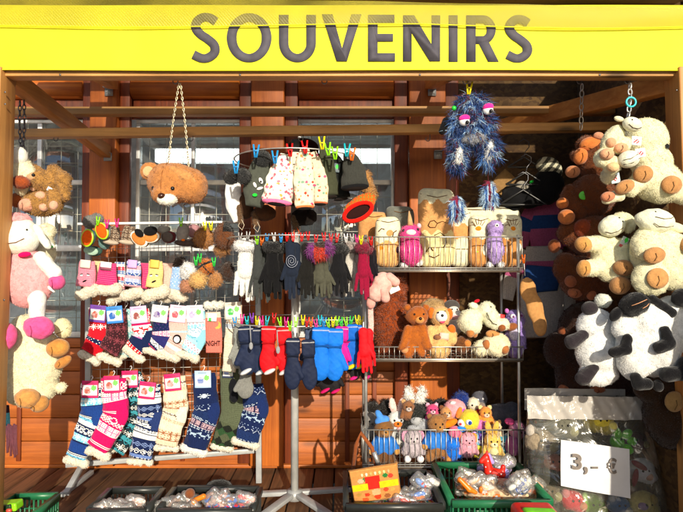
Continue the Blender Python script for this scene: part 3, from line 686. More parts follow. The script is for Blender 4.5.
def sock(pts, bands, label, card=None, pic=H('#b05a50'), heel=None, cuff=None, Y=2.52, cuffcol=H('#e8dcc8'), kname='knitted_sock', group='socks hanging on the wire panel', hook=True, cuffr=None, cards=(13, 17), q=.85):
    t = Thing(kname, label, 'sock', Y, group)
    pts = [(p[0], p[1], p[2]*1.13) + tuple(p[3:]) for p in pts]
    i = t.sweep('sock', 'knit', pts, .36, knit_fn(bands, heel, q), na=64, wob=.06)
    if cuff:
        ps = []
        (x1, y1), (x2, y2), r = cuff; 
        for k in range(5): f = k/4; ps.append(E(x1 + (x2-x1)*f + random.uniform(-.8, .8), y1 + (y2-y1)*f + random.uniform(-.8, .8), r*random.uniform(.9, 1.15), r*random.uniform(.8, 1), 0, 0, r*.9))
        t.soft('fleece_cuff', 'fleece', cuffcol, ps, fur=(1.6, 1.3, .25, .1, .8, .4), lump=.5, lf=1.1)
    x, y = pts[0][0], pts[0][1]
    if card: t.panel('label_card', x + random.uniform(-.5, .5), y + cards[1]*.32, cards[0]*1.25, cards[1], random.uniform(-6, 8), d=pts[0][2]*.28 + 1.6, fn=card_fn(card, pic, int(x*3)), n=(18, 20), bow=.8)
    if hook:
        c = PV([(x, 0, y - 4)], Y)[0]; t.add('plastic_hanger', tube([c + np.array([-.008, 0, -.012]), c + np.array([0, 0, -.002]), c + np.array([.004, 0, .008]), c + np.array([0, 0, .015]), c + np.array([-.005, 0, .01])], .0016, 6), mat('plastic', (.75, .75, .75)), smooth=True)
    t.done()
NAVY, ROY, SKY, PNK, MAG = H('#16244e'), H('#1c3f86'), H('#7cc8e4'), H('#f0a0b4'), H('#c81260')
RED, IV, WINE, TEAL = H('#d81a2a'), H('#f0ebe0'), H('#3c1c22'), H('#3f98a8')
# ------------------------------------------------------------------ wire panel for the socks (left)
t = Thing('wire_panel_rack', 'galvanised wire panel in a grey frame that carries the rows of socks', 'display rack', 2.7)
def rk(x, y): return P(x, y, 2.62 + (x - 80) / 180 * .1)
bar = []
for x in np.arange(92, 258, 8.3): bar.append(tube([rk(x, 228), rk(x, 455 - (x-85)*.06)], .0013, 5))
for y in np.arange(232, 452, 8.6): bar.append(tube([rk(87, y + .3) + (0, .003, 0), rk(258, y - 4 + 0) + (0, .003, 0)], .0013, 5))
t.add('wire_grid', merge(*bar), WIRE, smooth=True)
t.add('frame_bar', beam(rk(78, 224), rk(242, 222), .022, .012), white, bevel=.002)
t.add('frame_bar', beam(rk(66, 465), rk(262, 450), .02, .022), GALV, bevel=.002)
t.add('frame_post', beam(rk(88.5, 226), rk(88.5, 463), .026, .02, up=(0, 1, 0)), GALV, bevel=.002)
t.add('frame_post', beam(rk(258, 226), P(259, 483, 2.62), .026, .02, up=(0, 1, 0)), GALV, bevel=.002)
t.add('frame_leg', beam(rk(84, 462), P(66, 494, 2.42), .024, .02), GALV, bevel=.002)
t.add('frame_leg', beam(P(62, 495, 2.43), P(92, 472, 2.68), .02, .02), GALV, bevel=.002)
t.done()
def shelf_hooks(): pass
# ---- long socks, bottom row
BB = lambda a, b, c, d: [(3, a, a, 'plain'), (7, a, b, 'bear'), (2, b, a, 'line'), (7, c, d, 'snow'), (2, a, b, 'line'), (6, b, b, 'plain'), (2, a, b, 'dash')]
blue_b = [(5, IV, IV, 'plain'), (1, NAVY, NAVY, 'plain'), (7, IV, NAVY, 'bear'), (1.2, NAVY, NAVY, 'plain'), (7, SKY, IV, 'snow'), (1.2, NAVY, SKY, 'plain'), (9, ROY, ROY, 'plain'), (3.4, IV, NAVY, 'line'), (3.4, SKY, ROY, 'zig')]
pink_b = [(4, MAG, MAG, 'plain'), (8, IV, MAG, 'bear'), (1.2, MAG, MAG, 'plain'), (8, H('#ee6aa0'), IV, 'box'), (1, IV, IV, 'plain'), (9, MAG, MAG, 'plain'), (3.4, IV, MAG, 'line')]
navy_b = [(3.4, NAVY, IV, 'dash'), (3.4, IV, NAVY, 'zig'), (1.7, NAVY, NAVY, 'plain'), (3.4, IV, NAVY, 'cross'), (2.6, NAVY, IV, 'line'), (4, IV, IV, 'plain'), (2, NAVY, IV, 'plain'), (6, NAVY, H('#7d93c4'), 'dia'), (6, NAVY, IV, 'dia'), (3.4, H('#6a84c0'), NAVY, 'plain')]
beige_b = [(6, H('#e2cdb0'), H('#e2cdb0'), 'plain'), (1.7, H('#6e6058'), IV, 'dash'), (3.4, H('#e8d8c0'), H('#8d7c70'), 'dot'), (3.4, H('#e2cdb0'), H('#b49a80'), 'cross'), (8, H('#e8d8c0'), H('#e8d8c0'), 'plain'), (9, H('#e2cdb0'), H('#a06848'), 'snow')]
nav2_b = [(17, NAVY, NAVY, 'plain'), (9.35, NAVY, H('#b9c8d8'), 'star'), (4, NAVY, NAVY, 'plain'), (3.4, NAVY, H('#8fa4c4'), 'dot'), (3.4, NAVY, H('#a8b6cc'), 'zig'), (8, H('#1b2f5e'), NAVY, 'dot'), (3.4, NAVY, H('#b9c8d8'), 'cross'), (6, H('#2a2446'), H('#b89aa4'), 'box'), (3.4, NAVY, H('#b9c8d8'), 'dash'), (6, NAVY, H('#a8c0d8'), 'deer')]
sock([(131, 373, 9), (135, 395, 10), (136, 412, 11), (128, 432, 10), (115, 450, 9)], [(4, H('#1b2c34'), TEAL, 'zig'), (6, H('#22343c'), IV, 'snow'), (3.4, TEAL, H('#1b2c34'), 'dot')], 'dark teal nordic sock half hidden behind the magenta and white sock, bottom row', card=MAG, cuff=((106, 452), (125, 444), 4), Y=2.6)
sock([(92, 383, 9.5), (92, 400, 9.8), (92, 416, 10.5), (84, 436, 9.5), (76, 458, 9)], blue_b, 'long white, sky and navy nordic sock with bear faces, leftmost of the bottom row', card=MAG, heel=(26, 40, ROY), cuff=((68, 459), (84, 463), 4.6))
sock([(114, 378, 11), (114, 396, 11), (116, 413, 11.5), (108, 430, 10.5), (97, 449, 10)], pink_b, 'long magenta, pink and white nordic sock with bear faces in the bottom row', card=MAG, heel=(27, 42, MAG), cuff=((89, 450), (106, 456), 4.8), Y=2.5)
sock([(149, 384, 10), (149, 402, 10.5), (150, 418, 11), (145, 436, 11), (140, 459, 10)], navy_b, 'long navy and white banded sock with diamonds in the bottom row', card=MAG, heel=(28, 44, H('#24366a')), cuff=((131, 461), (150, 462), 3.6))
sock([(174, 376, 10), (175, 395, 10.5), (176, 410, 11), (170, 428, 10.5), (166, 446, 10)], beige_b, 'long beige patterned sock with a small bear face, middle of the bottom row', card=MAG, heel=(30, 42, H('#ecdfca')), cuff=((158, 447), (175, 449), 3.8))
sock([(204, 373, 10), (205, 393, 10.5), (207, 411, 11.5), (200, 430, 11), (195, 449, 10.5)], nav2_b, 'long navy nordic sock with one big white snowflake, bottom row', card=H('#a9c4e8'), pic=H('#5f78b8'), heel=(30, 46, H('#1a2c60')), cuff=((186, 448), (203, 452), 5), cuffcol=H('#e6e2da'))
GR = H('#4f5640')
def argyle(tx, v, W):
    if v > 56:
        u = (tx/9.0 + (v-56)/9.0); w_ = (tx/9.0 - (v-56)/9.0); k = (int(math.floor(u)), int(math.floor(w_)))
        return {0: GR, 1: H('#2c4a2c'), 2: H('#1c201a')}[(k[0]*2 + k[1]) % 3]
    return mix(GR, H('#5e6650'), .5 + .5*math.sin(v*3.6))
t = Thing('knitted_sock', 'olive green sock with a dark argyle foot in the bottom row', 'sock', 2.53, 'socks hanging on the wire panel')
t.sweep('sock', 'knit', [(229, 368, 9.5), (231, 392, 10.5), (233, 412, 12), (227, 432, 11.5), (221, 449, 10.5)], .28, argyle, na=72, wob=.03)
t.soft('fleece_cuff', 'fleece', H('#e8dcc8'), [E(214 + 4*k, 446 + k*.7, 3.6, 3.4, 0, 0, 4) for k in range(5)], fur=(1.6, 1.3, .25, .1, .8, .4), lump=.5, lf=1.1)
t.panel('label_card', 229, 371, 11, 12, 2, d=4.5, fn=card_fn(H('#2e3a5a'), H('#8fa4e0'), 3), n=(18, 20)); t.done()
sock([(253, 384, 9), (254, 398, 10.5), (256, 410, 11), (250, 428, 10.5), (246, 442, 10)], [(3.4, NAVY, NAVY, 'plain')] + nav2_b[3:], 'navy nordic sock with deer, rightmost of the bottom row under the grey mitten', heel=(14, 30, H('#1a2c60')), cuff=((236, 441), (255, 445), 4.4), hook=False)
t = Thing('insole', 'small black felt insole hanging between the olive sock and the navy sock', 'insole', 2.45, single=True); t.soft('insole', 'felt', H('#15161a'), [E(233, 386, 4, 8, 0, 0, 1.2), E(234, 397, 4.5, 6, 0, 0, 1.2)]); t.done()
# ---- middle row
r3 = 'socks in the middle row of the wire panel'
sock([(127, 309, 5), (128, 325, 5.5), (128, 342, 6), (124, 356, 6)], [(6, H('#8fc4c8'), IV, 'dot'), (5, IV, H('#6aa4b4'), 'zig')], 'narrow pale turquoise sock squeezed between the dark brown and the reindeer sock', Y=2.56, group=r3, cuff=((118, 358), (126, 356), 3))
sock([(99, 308, 8.5), (99, 324, 8.8), (98, 338, 9.5), (90, 353, 8.5)], [(4, RED, RED, 'plain'), (4, RED, RED, 'plain'), (5.1, H('#8a2a5a'), RED, 'zig'), (2, RED, RED, 'plain'), (6, RED, IV, 'snow'), (9, RED, RED, 'plain'), (4, NAVY, IV, 'dot'), (9, H('#c01020'), RED, 'plain')], 'bright red sock with white snowflakes, leftmost of the middle row', card=H('#6a3b9a'), cuff=((82, 354), (97, 362), 4.2), group=r3)
sock([(116, 309, 9), (116, 325, 9), (116, 338, 9.5), (108, 352, 9)], [(5, WINE, H('#8e4450'), 'dot'), (6, WINE, H('#7e3a44'), 'snow')], 'dark wine brown sock with faint red snowflakes in the middle row', card=H('#2f7fd0'), pic=H('#1f60b0'), cuff=((101, 356), (117, 362), 4.4), group=r3, Y=2.5)
sock([(140, 309, 8), (141, 324, 8.4), (142, 338, 9.5), (133, 350, 8.5)], [(4, RED, IV, 'dash'), (5.95, H('#e83a5a'), IV, 'cross'), (3.4, H('#e89080'), IV, 'dot'), (2, MAG, MAG, 'plain'), (2, H('#bfe2ee'), H('#bfe2ee'), 'plain'), (6, H('#bfe2ee'), RED, 'deer'), (4, H('#bfe2ee'), RED, 'dot'), (2, H('#c070b0'), IV, 'plain'), (9, NAVY, NAVY, 'plain')], 'red and pale blue sock with a red reindeer in the middle row', card=H('#d5b4e2'), pic=H('#8f4848'), heel=(22, 36, NAVY), cuff=((125, 348), (141, 360), 4.4), group=r3)
sock([(161, 308, 8), (162, 324, 8.4), (162, 338, 9.5), (153, 349, 8.5)], [(4, IV, NAVY, 'zig'), (2, NAVY, NAVY, 'plain'), (6, H('#b0305c'), NAVY, 'snow'), (4, NAVY, H('#5a2a6a'), 'zig'), (6, NAVY, H('#4a2c74'), 'dot'), (5, H('#e890b0'), IV, 'cross'), (8, H('#2a2a6a'), H('#2a2a6a'), 'plain')], 'purple, raspberry and navy patterned sock in the middle row', card=H('#e4e2e8'), pic=H('#5a3f8a'), cuff=((147, 350), (163, 355), 4.2), group=r3)
sock([(179, 308, 8.5), (178, 324, 8.6), (177, 338, 9), (168, 353, 8.5)], [(3.4, H('#f0b8ae'), IV, 'dash'), (3.4, H('#f4c4b8'), H('#e89898'), 'line'), (3, H('#bcd8e8'), IV, 'plain'), (12, H('#f0b4ac'), H('#f0b4ac'), 'plain'), (2, H('#a8d4e4'), IV, 'plain'), (6, H('#f0b4ac'), H('#f0b4ac'), 'plain')], 'pale pink striped sock with a penguin patch in the middle row', card=H('#e8c4dc'), pic=H('#c05060'), cuff=((161, 352), (176, 359), 4.8), group=r3)
t = Thing('sewn_patch', 'round black and white penguin patch on the pale pink striped sock', 'patch', 2.49, single=False); t.soft('patch_ground', 'felt', BLACKP, [E(177, 339, 4.4, 4.6, 0, 0, 1)]); t.soft('patch_face', 'felt', WHITE, [E(177, 339.5, 3.2, 3.5, 0, 1, .6)]); t.done()
sock([(196, 308, 8), (196, 323, 8.4), (197, 337, 9.5), (187, 352, 9)], [(4, IV, IV, 'plain'), (4, H('#9ad8e8'), H('#2088b8'), 'zig'), (3, H('#a8dcea'), IV, 'plain'), (5.1, H('#c9dde6'), H('#d0506a'), 'dot'), (3, H('#8fd0e4'), IV, 'dash'), (5, IV, H('#2f9ac4'), 'zig')], 'light blue and white sock with pink dots in the middle row', card=H('#d9d3ea'), pic=H('#a89cc8'), heel=(22, 36, H('#8fd4e8')), cuff=((180, 353), (196, 358), 4.6), group=r3)
t = Thing('slipper_sock', 'flat salmon slipper sock with a moon and the word NIGHT in the middle row', 'sock', 2.5, r3)
SAL = H('#e0786a')
t.sweep('sock', 'knit', [(213, 312, 7.6), (213.5, 325, 8), (214, 338, 8.2), (214, 353, 8)], .3, lambda a, v, W: H('#e8b65a') if (a-4)**2 + (v-13)**2 < 13 and (a-2)**2 + (v-11.5)**2 > 10 else (H('#f0c8b8') if v < 6 else SAL), na=72)
t.soft('fleece_cuff', 'fleece', H('#f0e8da'), [E(207 + 3.5*k, 305 + (k % 2), 3.4, 4, 0, 0, 4) for k in range(5)], fur=(1.6, 1.3, .25, .1, .8, .4), lump=.4, lf=1.1)
a = P(213.8, 343, 2.5); t.add('lettering', text_mesh('NIGHT', a[0], a[2], 14*2.5/F, 5.2*2.5/F, 2.5 - 2.95*2.5/F, bold=.02), mat('felt', H('#2c1a1c')), sub=0)
t.panel('label_card', 213, 317, 9, 8, 3, d=3.8, fn=lambda u, v: H('#3fbf4a') if (u-.3)**2 + (v-.75)**2 < .04 else H('#eceaf0'), n=(7, 7))
t.done()
# ---- slipper socks, upper row
r2 = 'slipper socks in the upper row of the wire panel'
def slip(x, y0, y1, w, col, label, cuffs, face=None, card=None, Y=2.5, fn=None):
    t = Thing('slipper_sock', label, 'slipper', Y, r2)
    t.sweep('upper', 'knit', [(x + 1, y0 - 1, w*.95), (x + .5, y0*.6 + y1*.4, w*1.05), (x - 1.2, y1 + 1, w*1.25)], .45, fn or (lambda a_, v, W: col if int(v*1.2) % 2 else mix(col, H('#ffffff'), .12)), na=48, wob=.07)
    t.prims.append(E(x, (y0+y1)/2, w*1.3, (y1-y0), 0, .3, w*.52))
    ps = []
    for (xa, ya, xb, yb, r) in cuffs:
        xa += 1.5; xb -= 1.5; ya += random.uniform(-1, 3); yb += random.uniform(-2.5, 1); nn_ = max(3, int(abs(xb - xa)/4)); ps += [E(xa + (xb-xa)*k/nn_ + random.uniform(-.6, .6), ya + (yb-ya)*k/nn_ + random.uniform(-.8, .8), r*random.uniform(1.0, 1.35), r*random.uniform(1.0, 1.25), 0, 1, r*1.1) for k in range(nn_ + 1)]
    t.soft('fleece_cuff', 'fleece', H('#f0dcc8'), ps, fur=(1.6, 1.4, .25, .1, .8, .4), lump=.5, lf=1)
    if card: t.panel('label_card', x + 1, y0 + 2, w*1.3, 8, 6, d=w*.5 + 1.2, fn=card, n=(6, 6), bow=.5)
    if face:
        for fx in (-1, 1): t.soft('eye', 'felt', WHITE, [E(x + fx*w*.42, (y0+y1)/2 + 1, 1.6, 1.3, 0, None, .7)], keep=False); t.soft('eye_line', 'felt', BLACKP, [E(x + fx*w*.42, (y0+y1)/2 + .2, 1.8, .7, fx*12, None, .9)], keep=False)
        t.soft('mouth', 'felt', BLACKP, [E(x, (y0+y1)/2 + 7, 3, 1, -25, None, .7)], keep=False)
    t.done()
slip(98, 262, 286, 5, H('#f0c890'), 'peach slipper sock peeping out right of the pink one with a sleepy face', [(92, 290, 104, 284, 4)], Y=2.56)
slip(119, 263, 290, 5.5, None, 'blue and white striped slipper sock behind the magenta one', [(110, 299, 124, 296, 4)], Y=2.56, fn=knit_fn([(3, H('#6c88b8'), IV, 'dash'), (2.5, IV, IV, 'plain'), (3, H('#c04058'), IV, 'dash')]))
slip(145, 264, 288, 5.5, H('#e02a70'), 'hot pink slipper sock between the lilac one and the yellow one', [(137, 299, 150, 296, 4)], Y=2.56)
slip(167, 264, 290, 6.5, H('#eeb8a8'), 'pale pink slipper sock right of the yellow one with a face', [(160, 299, 174, 298, 4.5)], Y=2.56)
slip(86.5, 262, 286, 8, H('#ee7f96'), 'pink slipper sock with a sleepy face, leftmost of the upper row', [(79, 293, 98, 290, 4.6)], face=True, card=lambda u, v: H('#f2c8c0'))
slip(107, 264, 285, 8.5, H('#e4186e'), 'magenta slipper sock with a white label in the upper row', [(100, 290, 118, 289, 5)], card=lambda u, v: H('#f0e4ea') if v < .6 else H('#8a4458'))
slip(133, 262, 286, 7, None, 'lilac, pink and blue striped slipper sock in the upper row', [(124, 293, 140, 292, 5)], card=lambda u, v: H('#c8a0dc'), fn=knit_fn([(3, H('#a8b4e0'), IV, 'dash'), (2.5, H('#385a9c'), IV, 'zig'), (3, H('#e8a8b8'), H('#e8a8b8'), 'plain')]))
slip(155, 262, 287, 7, H('#eec878'), 'yellow slipper sock with a winking face in the upper row', [(147, 296, 166, 292, 5)], face=True, card=lambda u, v: H('#e8b850'))
slip(178, 268, 290, 7, None, 'light blue slipper sock with white stars, right end of the upper row', [(170, 293, 184, 298, 4.6)], fn=knit_fn([(4, H('#8fb4e4'), IV, 'dot'), (3, H('#98bae6'), H('#98bae6'), 'plain')]), Y=2.53)
# ---- slippers pegged along the top bar
sg = 'slippers pegged along the top bar of the wire panel'
def slippers(label, items, Y=2.5):
    t = Thing('slipper_pair', label, 'slippers', Y, sg)
    for (x, y, rx, ry, ang, upper, sole, rim, kind) in items:
        a = t.soft('slipper', kind, upper, [E(x, y, rx, ry, ang, -2, 5), E(x + 1, y - ry*.35, rx*.85, ry*.6, ang, -4, 5)], lump=.3, keep=False, fur=(1.2, 1.2, .2, .2, .6) if kind == 'fleece' else None)
        if rim: t.soft('sole_rim', 'plastic', rim, [E(x, y, rx*1.02, ry*1.02, ang, 1.6, 1.6)], sub=a, keep=False)
        if sole: t.soft('sole', 'felt', sole, [E(x, y, rx*.82, ry*.86, ang, 2.4, 1.6)], sub=a, keep=False)
    t.done()
slippers('teal and grey slippers with bright orange soles rimmed in lime, far left of the bar', [(88, 238, 6.4, 9, 8, H('#49706c'), H('#f05a10'), H('#a8d020'), 'felt'), (102.5, 231, 6.4, 9, -22, H('#8f9796'), H('#f05a10'), H('#a8d020'), 'felt')], 2.44)
slippers('dark green slippers under the orange soled pair', [(92, 251, 9, 5, 10, H('#35564e'), H('#9ab8a4'), None, 'felt'), (103, 243, 7, 5, 60, H('#6a8c88'), None, None, 'felt')], 2.52)
t = Thing('pompom', 'two fluffy grey pompoms above the orange soled slippers', 'pompom', 2.5, single=True); t.soft('pompom', 'fleece', H('#7c7c78'), [E(90, 222, 7, 6.5), E(97, 219, 6.5, 5.5)], fur=WOOLF); t.done()
PL = knit_fn([(2, H('#6e5a4a'), H('#a89a88'), 'cross'), (2, H('#54443a'), H('#a08c78'), 'dash')])
t = Thing('slipper_pair', 'brown and grey plaid slippers with pale soles', 'slippers', 2.48, sg)
for x in (113, 129): a = t.sweep('slipper', 'knit', [(x + 1, 226, 5), (x, 234, 7), (x - 1, 243, 7.5)], .6, PL, na=40); t.soft('sole', 'felt', H('#b8aa98'), [E(x - 1, 242.5, 8, 2.6, 8, 3, 4)], sub=a, keep=False)
t.done()
slippers('tan and black slippers with curved white rims showing brown insides', [(139.5, 239, 10, 6.2, 40, H('#8a5a30'), H('#c07838'), H('#e8e0d0'), 'felt'), (151.5, 237, 8.6, 6, -8, H('#8a5a30'), H('#c88040'), H('#e8e0d0'), 'felt')], 2.44)
t = Thing('slipper_lining', 'black heel pads inside the tan slippers with white rims', 'lining', 2.43, single=True); t.soft('slipper_lining', 'felt', BLACKP, [E(151.5, 231, 7, 4.6, -8, 3, 2.5)]); t.done()
t = Thing('slipper_lining', 'small black pad on the left one of the tan slippers with white rims', 'lining', 2.43, single=True); t.soft('slipper_lining', 'felt', BLACKP, [E(140, 233, 5, 3.4, 40, 3, 2.5)]); t.done()
slippers('maroon and grey felt slippers right of the tan ones', [(168, 237, 7, 6, 5, H('#6a2c34'), H('#5c5450'), None, 'felt'), (163, 230, 6, 5, 5, H('#8c8a84'), None, None, 'felt')], 2.5)
slippers('light grey felt slipper with a small orange mark above a dark sole', [(182, 233, 6, 10, 8, H('#8e8680'), None, None, 'felt'), (184, 243, 10, 3.4, 5, H('#4a3e3a'), None, None, 'felt')], 2.46)
t = Thing('slipper_mark', 'small orange badge on the light grey felt slipper', 'badge', 2.43, single=True); t.soft('slipper_mark', 'felt', H('#e87010'), [E(183, 240, 2, 1.2, 0, 0, 1)]); t.done()
slippers('pink grey slippers half hidden behind the brown fur slipper', [(193, 231, 6, 7, 0, H('#a87c80'), None, None, 'felt'), (196, 243, 8, 5, 10, H('#6e4c38'), None, None, 'fleece')], 2.54)
FURS = (1.7, 3.2, .22, .35, .6, .1)
def furball(label, x, y, rx, ry, col, Y=2.46, name='fur_slipper', cf=None, g='fur slippers beside the white gloves'):
    t = Thing(name, label, 'slipper', Y, g, single=True); t.soft(name, 'fleece', col, [E(x, y, rx, ry, 0, 0, min(rx, ry)*.8), E(x, y - ry*.6, rx*.6, ry*.5, 0, -2, 4)], fur=FURS, colf=cf); t.done()
furball('round ginger brown fur slipper, topmost left of the fur slippers', 204, 238, 9.5, 10, H('#a8713a'))
furball('dark brown and black fur slipper right of the ginger one', 224, 236, 9.5, 12, H('#5a3218'), cf=lambda x, d, y: BLACKP if (x > 224 and y < 232) else H('#6e3e1c'))
furball('brown fur slipper low between the ginger and the dark one', 222, 250, 8, 6, H('#9a6a3c'), 2.5)
furball('fluffy white fur slipper above the two tan ones', 188, 271, 7.6, 8, H('#f4efe6'), 2.45)
furball('orange tiger striped fur slipper with black marks', 206, 267, 7, 7.5, H('#c06a18'), 2.43, cf=lambda x, d, y: BLACKP if (abs(((x - 206) * .5) + (y - 264)) < 1.3 or abs((x-206)*1.2 - (y - 268)) < 1.1) else H('#c8701c'))
furball('golden tan fur slipper in the middle of the lower cluster', 198, 280, 8.5, 7.5, H('#d8ac68'), 2.41)
furball('pale brown fur slipper at the right of the lower cluster', 215, 280, 6.5, 7.5, H('#b8824c'), 2.45)
furball('pinkish brown fur slipper at the left bottom of the cluster', 187, 286, 7, 6, H('#b88060'), 2.45)
furball('black and brown fur slipper behind the white gloves at their left', 227, 272, 6.5, 9, H('#3a2418'), 2.5)
furball('dark brown fur slipper tucked above the white fluffy one', 180, 263, 6, 4.5, H('#3a2a22'), 2.54)
for x, y, c, l in ((107, 224, 'pink', 'pink clothes peg on the plaid slippers'), (117, 223, 'pink', 'pink clothes peg right beside the first on the plaid slippers'), (181, 222, 'lime', 'lime clothes peg on the light grey felt slipper'), (205, 226, 'yellow', 'yellow clothes peg above the ginger fur slipper, left one'), (211, 226, 'yellow', 'yellow clothes peg above the ginger fur slipper, right one'), (200, 258, 'green', 'green clothes peg above the tiger striped slipper'), (196, 261, 'green', 'green clothes peg left above the tiger striped slipper'), (214, 262, 'green', 'green clothes peg between tiger slipper and white gloves'), (98, 221, 'lime', 'lime clothes peg behind the orange soled slippers')):
    peg(x, y, 2.42, c, l, group='clothes pegs holding the slippers')
# ------------------------------------------------------------------ rotating stand
t = Thing('rotating_stand', 'tall grey steel rotating stand with wire rings and a four armed foot', 'display stand', 2.42)
hub = P(295, 488, 2.44); top = P(297, 150, 2.42)
t.add('pole', tube([(hub[0], 2.42, .04), (hub[0], 2.42, P(0, 225, 2.42)[2])], .0165, 16), mat('enamel', (.5, .5, .48)), smooth=True)
t.add('pole', tube([(hub[0], 2.42, P(0, 225, 2.42)[2] + .001), (hub[0], 2.42, P(0, 140, 2.42)[2])], .0185, 16), mat('enamel', (.16, .16, .15)), label='dark upper pole', smooth=True)
t.add('hub', tube([(hub[0], 2.42, .02), (hub[0], 2.42, .06)], .032, 14), GALV, smooth=False)
for dx, dy in ((-.24, .05), (.27, .12), (-.15, -.24), (.2, -.22)):
    a = np.array([hub[0], 2.42, .045]); n_ = nrm((dx, dy, 0)); t.add('foot_arm', beam(a + n_*.03, (hub[0]+dx, 2.42+dy, .018), .035, .018), GALV, bevel=.003)
for nm, yy, Rm in (('ring', 236, .285), ('ring', 325, .285), ('ring', 150, .26)):
    zz = P(0, yy, 2.2)[2]; t.add(nm, tube([(hub[0] + Rm*cos(a_), 2.42 + Rm*sin(a_), zz) for a_ in np.linspace(0, 2*pi, 48, endpoint=False)], .0028, 6, True), CHROME, smooth=True)
    t.add('spoke', merge(*[tube([(hub[0], 2.42, zz), (hub[0] + Rm*cos(a_), 2.42 + Rm*sin(a_), zz)], .0022, 5) for a_ in (0, pi/2)]), CHROME)
t.done()
# ---- gloves
def glove_part(t, x, y, L, w, col, kind='knit', ang=0, side=1, cuff=None, d=0, mitten=False, fuzzy=None, tip=None):
    J = lambda: random.uniform(-.07, .07)
    ang += random.uniform(-4, 4); a = radians(ang); c, s = cos(a), sin(a)
    def T(u, v): return x + u*w*c - v*L*s, y + u*w*s + v*L*c
    def cap(u1, v1, r1, u2, v2, r2, dd=0, dd2=0): (p, q), (r, k_) = T(u1, v1), T(u2, v2); return Cp(p, q, r1*w, r, k_, r2*w, d + dd, d + dd2)
    if mitten: (cx1, cy1), (cx2, cy2), (cx3, cy3) = T(0, .14), T(0, .7), T(0, .42); ps = [B(cx1, cy1, w*.42, L*.17, ang, d, w*.24, w*.16), E(cx2, cy2, w*.5, L*.31, ang, d, w*.24), E(cx3, cy3, w*.36, L*.2, ang, d, w*.22), cap(side*.3, .52, .17, side*.56, .74, .15, 1, 2)]
    else: ps = [cap(0, .08, .33, 0, .3, .3), cap(-.02, .3, .3, 0, .55, .36), cap(-.14, .4, .22, -.14, .58, .22), cap(.14, .4, .22, .14, .58, .22),
                cap(-.36, .58, .125, -.44 + J(), .86 + J(), .1, 0, 3*J()*w), cap(-.13, .6, .13, -.16 + J(), .97 + J(), .1, 0, 3*J()*w), cap(.11, .6, .13, .12 + J(), .98 + J(), .1, 0, 3*J()*w), cap(.33, .58, .12, .38 + J(), .9 + J(), .095, 0, 3*J()*w), cap(side*.28, .42, .14, side*.62, .68, .11, 1, 2.5)]
    g = t.soft('mitten' if mitten else 'glove', kind, col, ps, vox=.6, k=1.0 if not mitten else 2, lump=.25 if kind == 'nylon' else .12, lf=.6, fur=fuzzy, keep=False, flat=(d, .62 if not mitten else .85))
    if cuff: 
        (p, q) = T(0, .1); t.soft('cuff', 'fleece', cuff, [E(p - w*.2, q, w*.34, L*.1, ang, d, w*.34), E(p + w*.2, q, w*.34, L*.1, ang, d, w*.34), E(p, q + 1, w*.4, L*.1, ang, d + 1, w*.36)], sub=g, fur=(1.6, 2, .22, .2, .7, .3), keep=False)
    if mitten and kind == 'nylon':
        (p, q) = T(0, .33); t.soft('wrist_strap', 'felt', mix(col, (0, 0, 0), .55), [B(p, q, w*.37, 1.1, ang, d, w*.225, 1)], sub=g, keep=False, vox=.6)
        (p, q) = T(0, .03); t.soft('cuff_piping', 'felt', mix(col, (.6, .6, .6), .45), [B(p, q, w*.41, .8, ang, d, w*.23, .8)], sub=g, keep=False, vox=.55)
    if tip:
        (p, q) = T(.1*side, .93); t.soft('reflective_tip', 'nylon', tip, [E(p, q, w*.34, L*.05, ang - 25, d + w*.12, w*.3)], sub=g, keep=False)
def pair(label, x, y0, L, w, col, kind='knit', cuff=None, mitten=False, ang=0, dx=3, side=-1, group=None, Y=None, fuzzy=None, tip=None, both=True):
    y0 -= 3.5 if mitten else 0; w *= 1.12 if mitten else 1; t = Thing('mitten_pair' if mitten else 'glove_pair', label, 'mittens' if mitten else 'gloves', Y or ring_Y(x), group)
    if both: glove_part(t, x + dx, y0 + 1.5, L*.98, w*.95, col, kind, ang - 3, -side, cuff, -6 if dx < 8 else -1, mitten, fuzzy, tip)
    glove_part(t, x, y0, L, w, col, kind, ang, side, cuff, 0, mitten, fuzzy, tip); return t
gg = 'gloves clipped around the upper ring of the stand'
FZ = (1.2, 1.1, .16, .2, .6)
pair('charcoal knitted gloves squeezed just right of the white pair', 259, 243, 58, 13, H('#3c3f3e'), group=gg, side=1).done()
pair('white knitted gloves with a fluffy white cuff, leftmost on the ring', 245, 240, 58, 21, H('#efebe0'), cuff=H('#f2efe8'), group=gg, fuzzy=FZ, side=1, ang=2).done()
pair('black gloves with a thick black fur cuff and a green tag', 272, 241, 56, 19, H('#121214'), cuff=H('#101012'), group=gg, dx=5).done()
pair('navy gloves with a pale grey swirl on the back', 290, 241, 55, 16, H('#1d2433'), kind='felt', group=gg, dx=5).done()
pair('black ribbed gloves right of the navy pair with the swirl', 306, 243, 55, 15, H('#1b1a18'), group=gg, dx=4).done()
pair('olive grey gloves hanging under the purple and red fur pompom', 320, 255, 43, 15, H('#4a4a3e'), kind='felt', group=gg, dx=3).done()
pair('black sparkly knitted gloves between the grey and the pale grey pair', 337, 243, 52, 17, H('#17171a'), group=gg, dx=4, cuff=H('#1a1a1c'), side=-1).done()
pair('pale grey knitted gloves with a taupe cuff', 350.5, 242, 52, 15, H('#c6c2ba'), group=gg, cuff=H('#9c8e88'), fuzzy=FZ, side=1).done()
pair('narrow black gloves, rightmost on the upper ring', 371, 246, 46, 10, H('#17131a'), group=gg, dx=2, side=1, Y=2.19).done()
pair('maroon knitted gloves near the right end of the ring', 363, 242, 56, 15, H('#8c1234'), group=gg, cuff=H('#7a0f2e'), side=1, Y=2.17).done()
t = Thing('fur_pompom', 'purple, red and brown fur pompom clipped above the olive grey gloves', 'pompom', ring_Y(319) - .03, single=True)
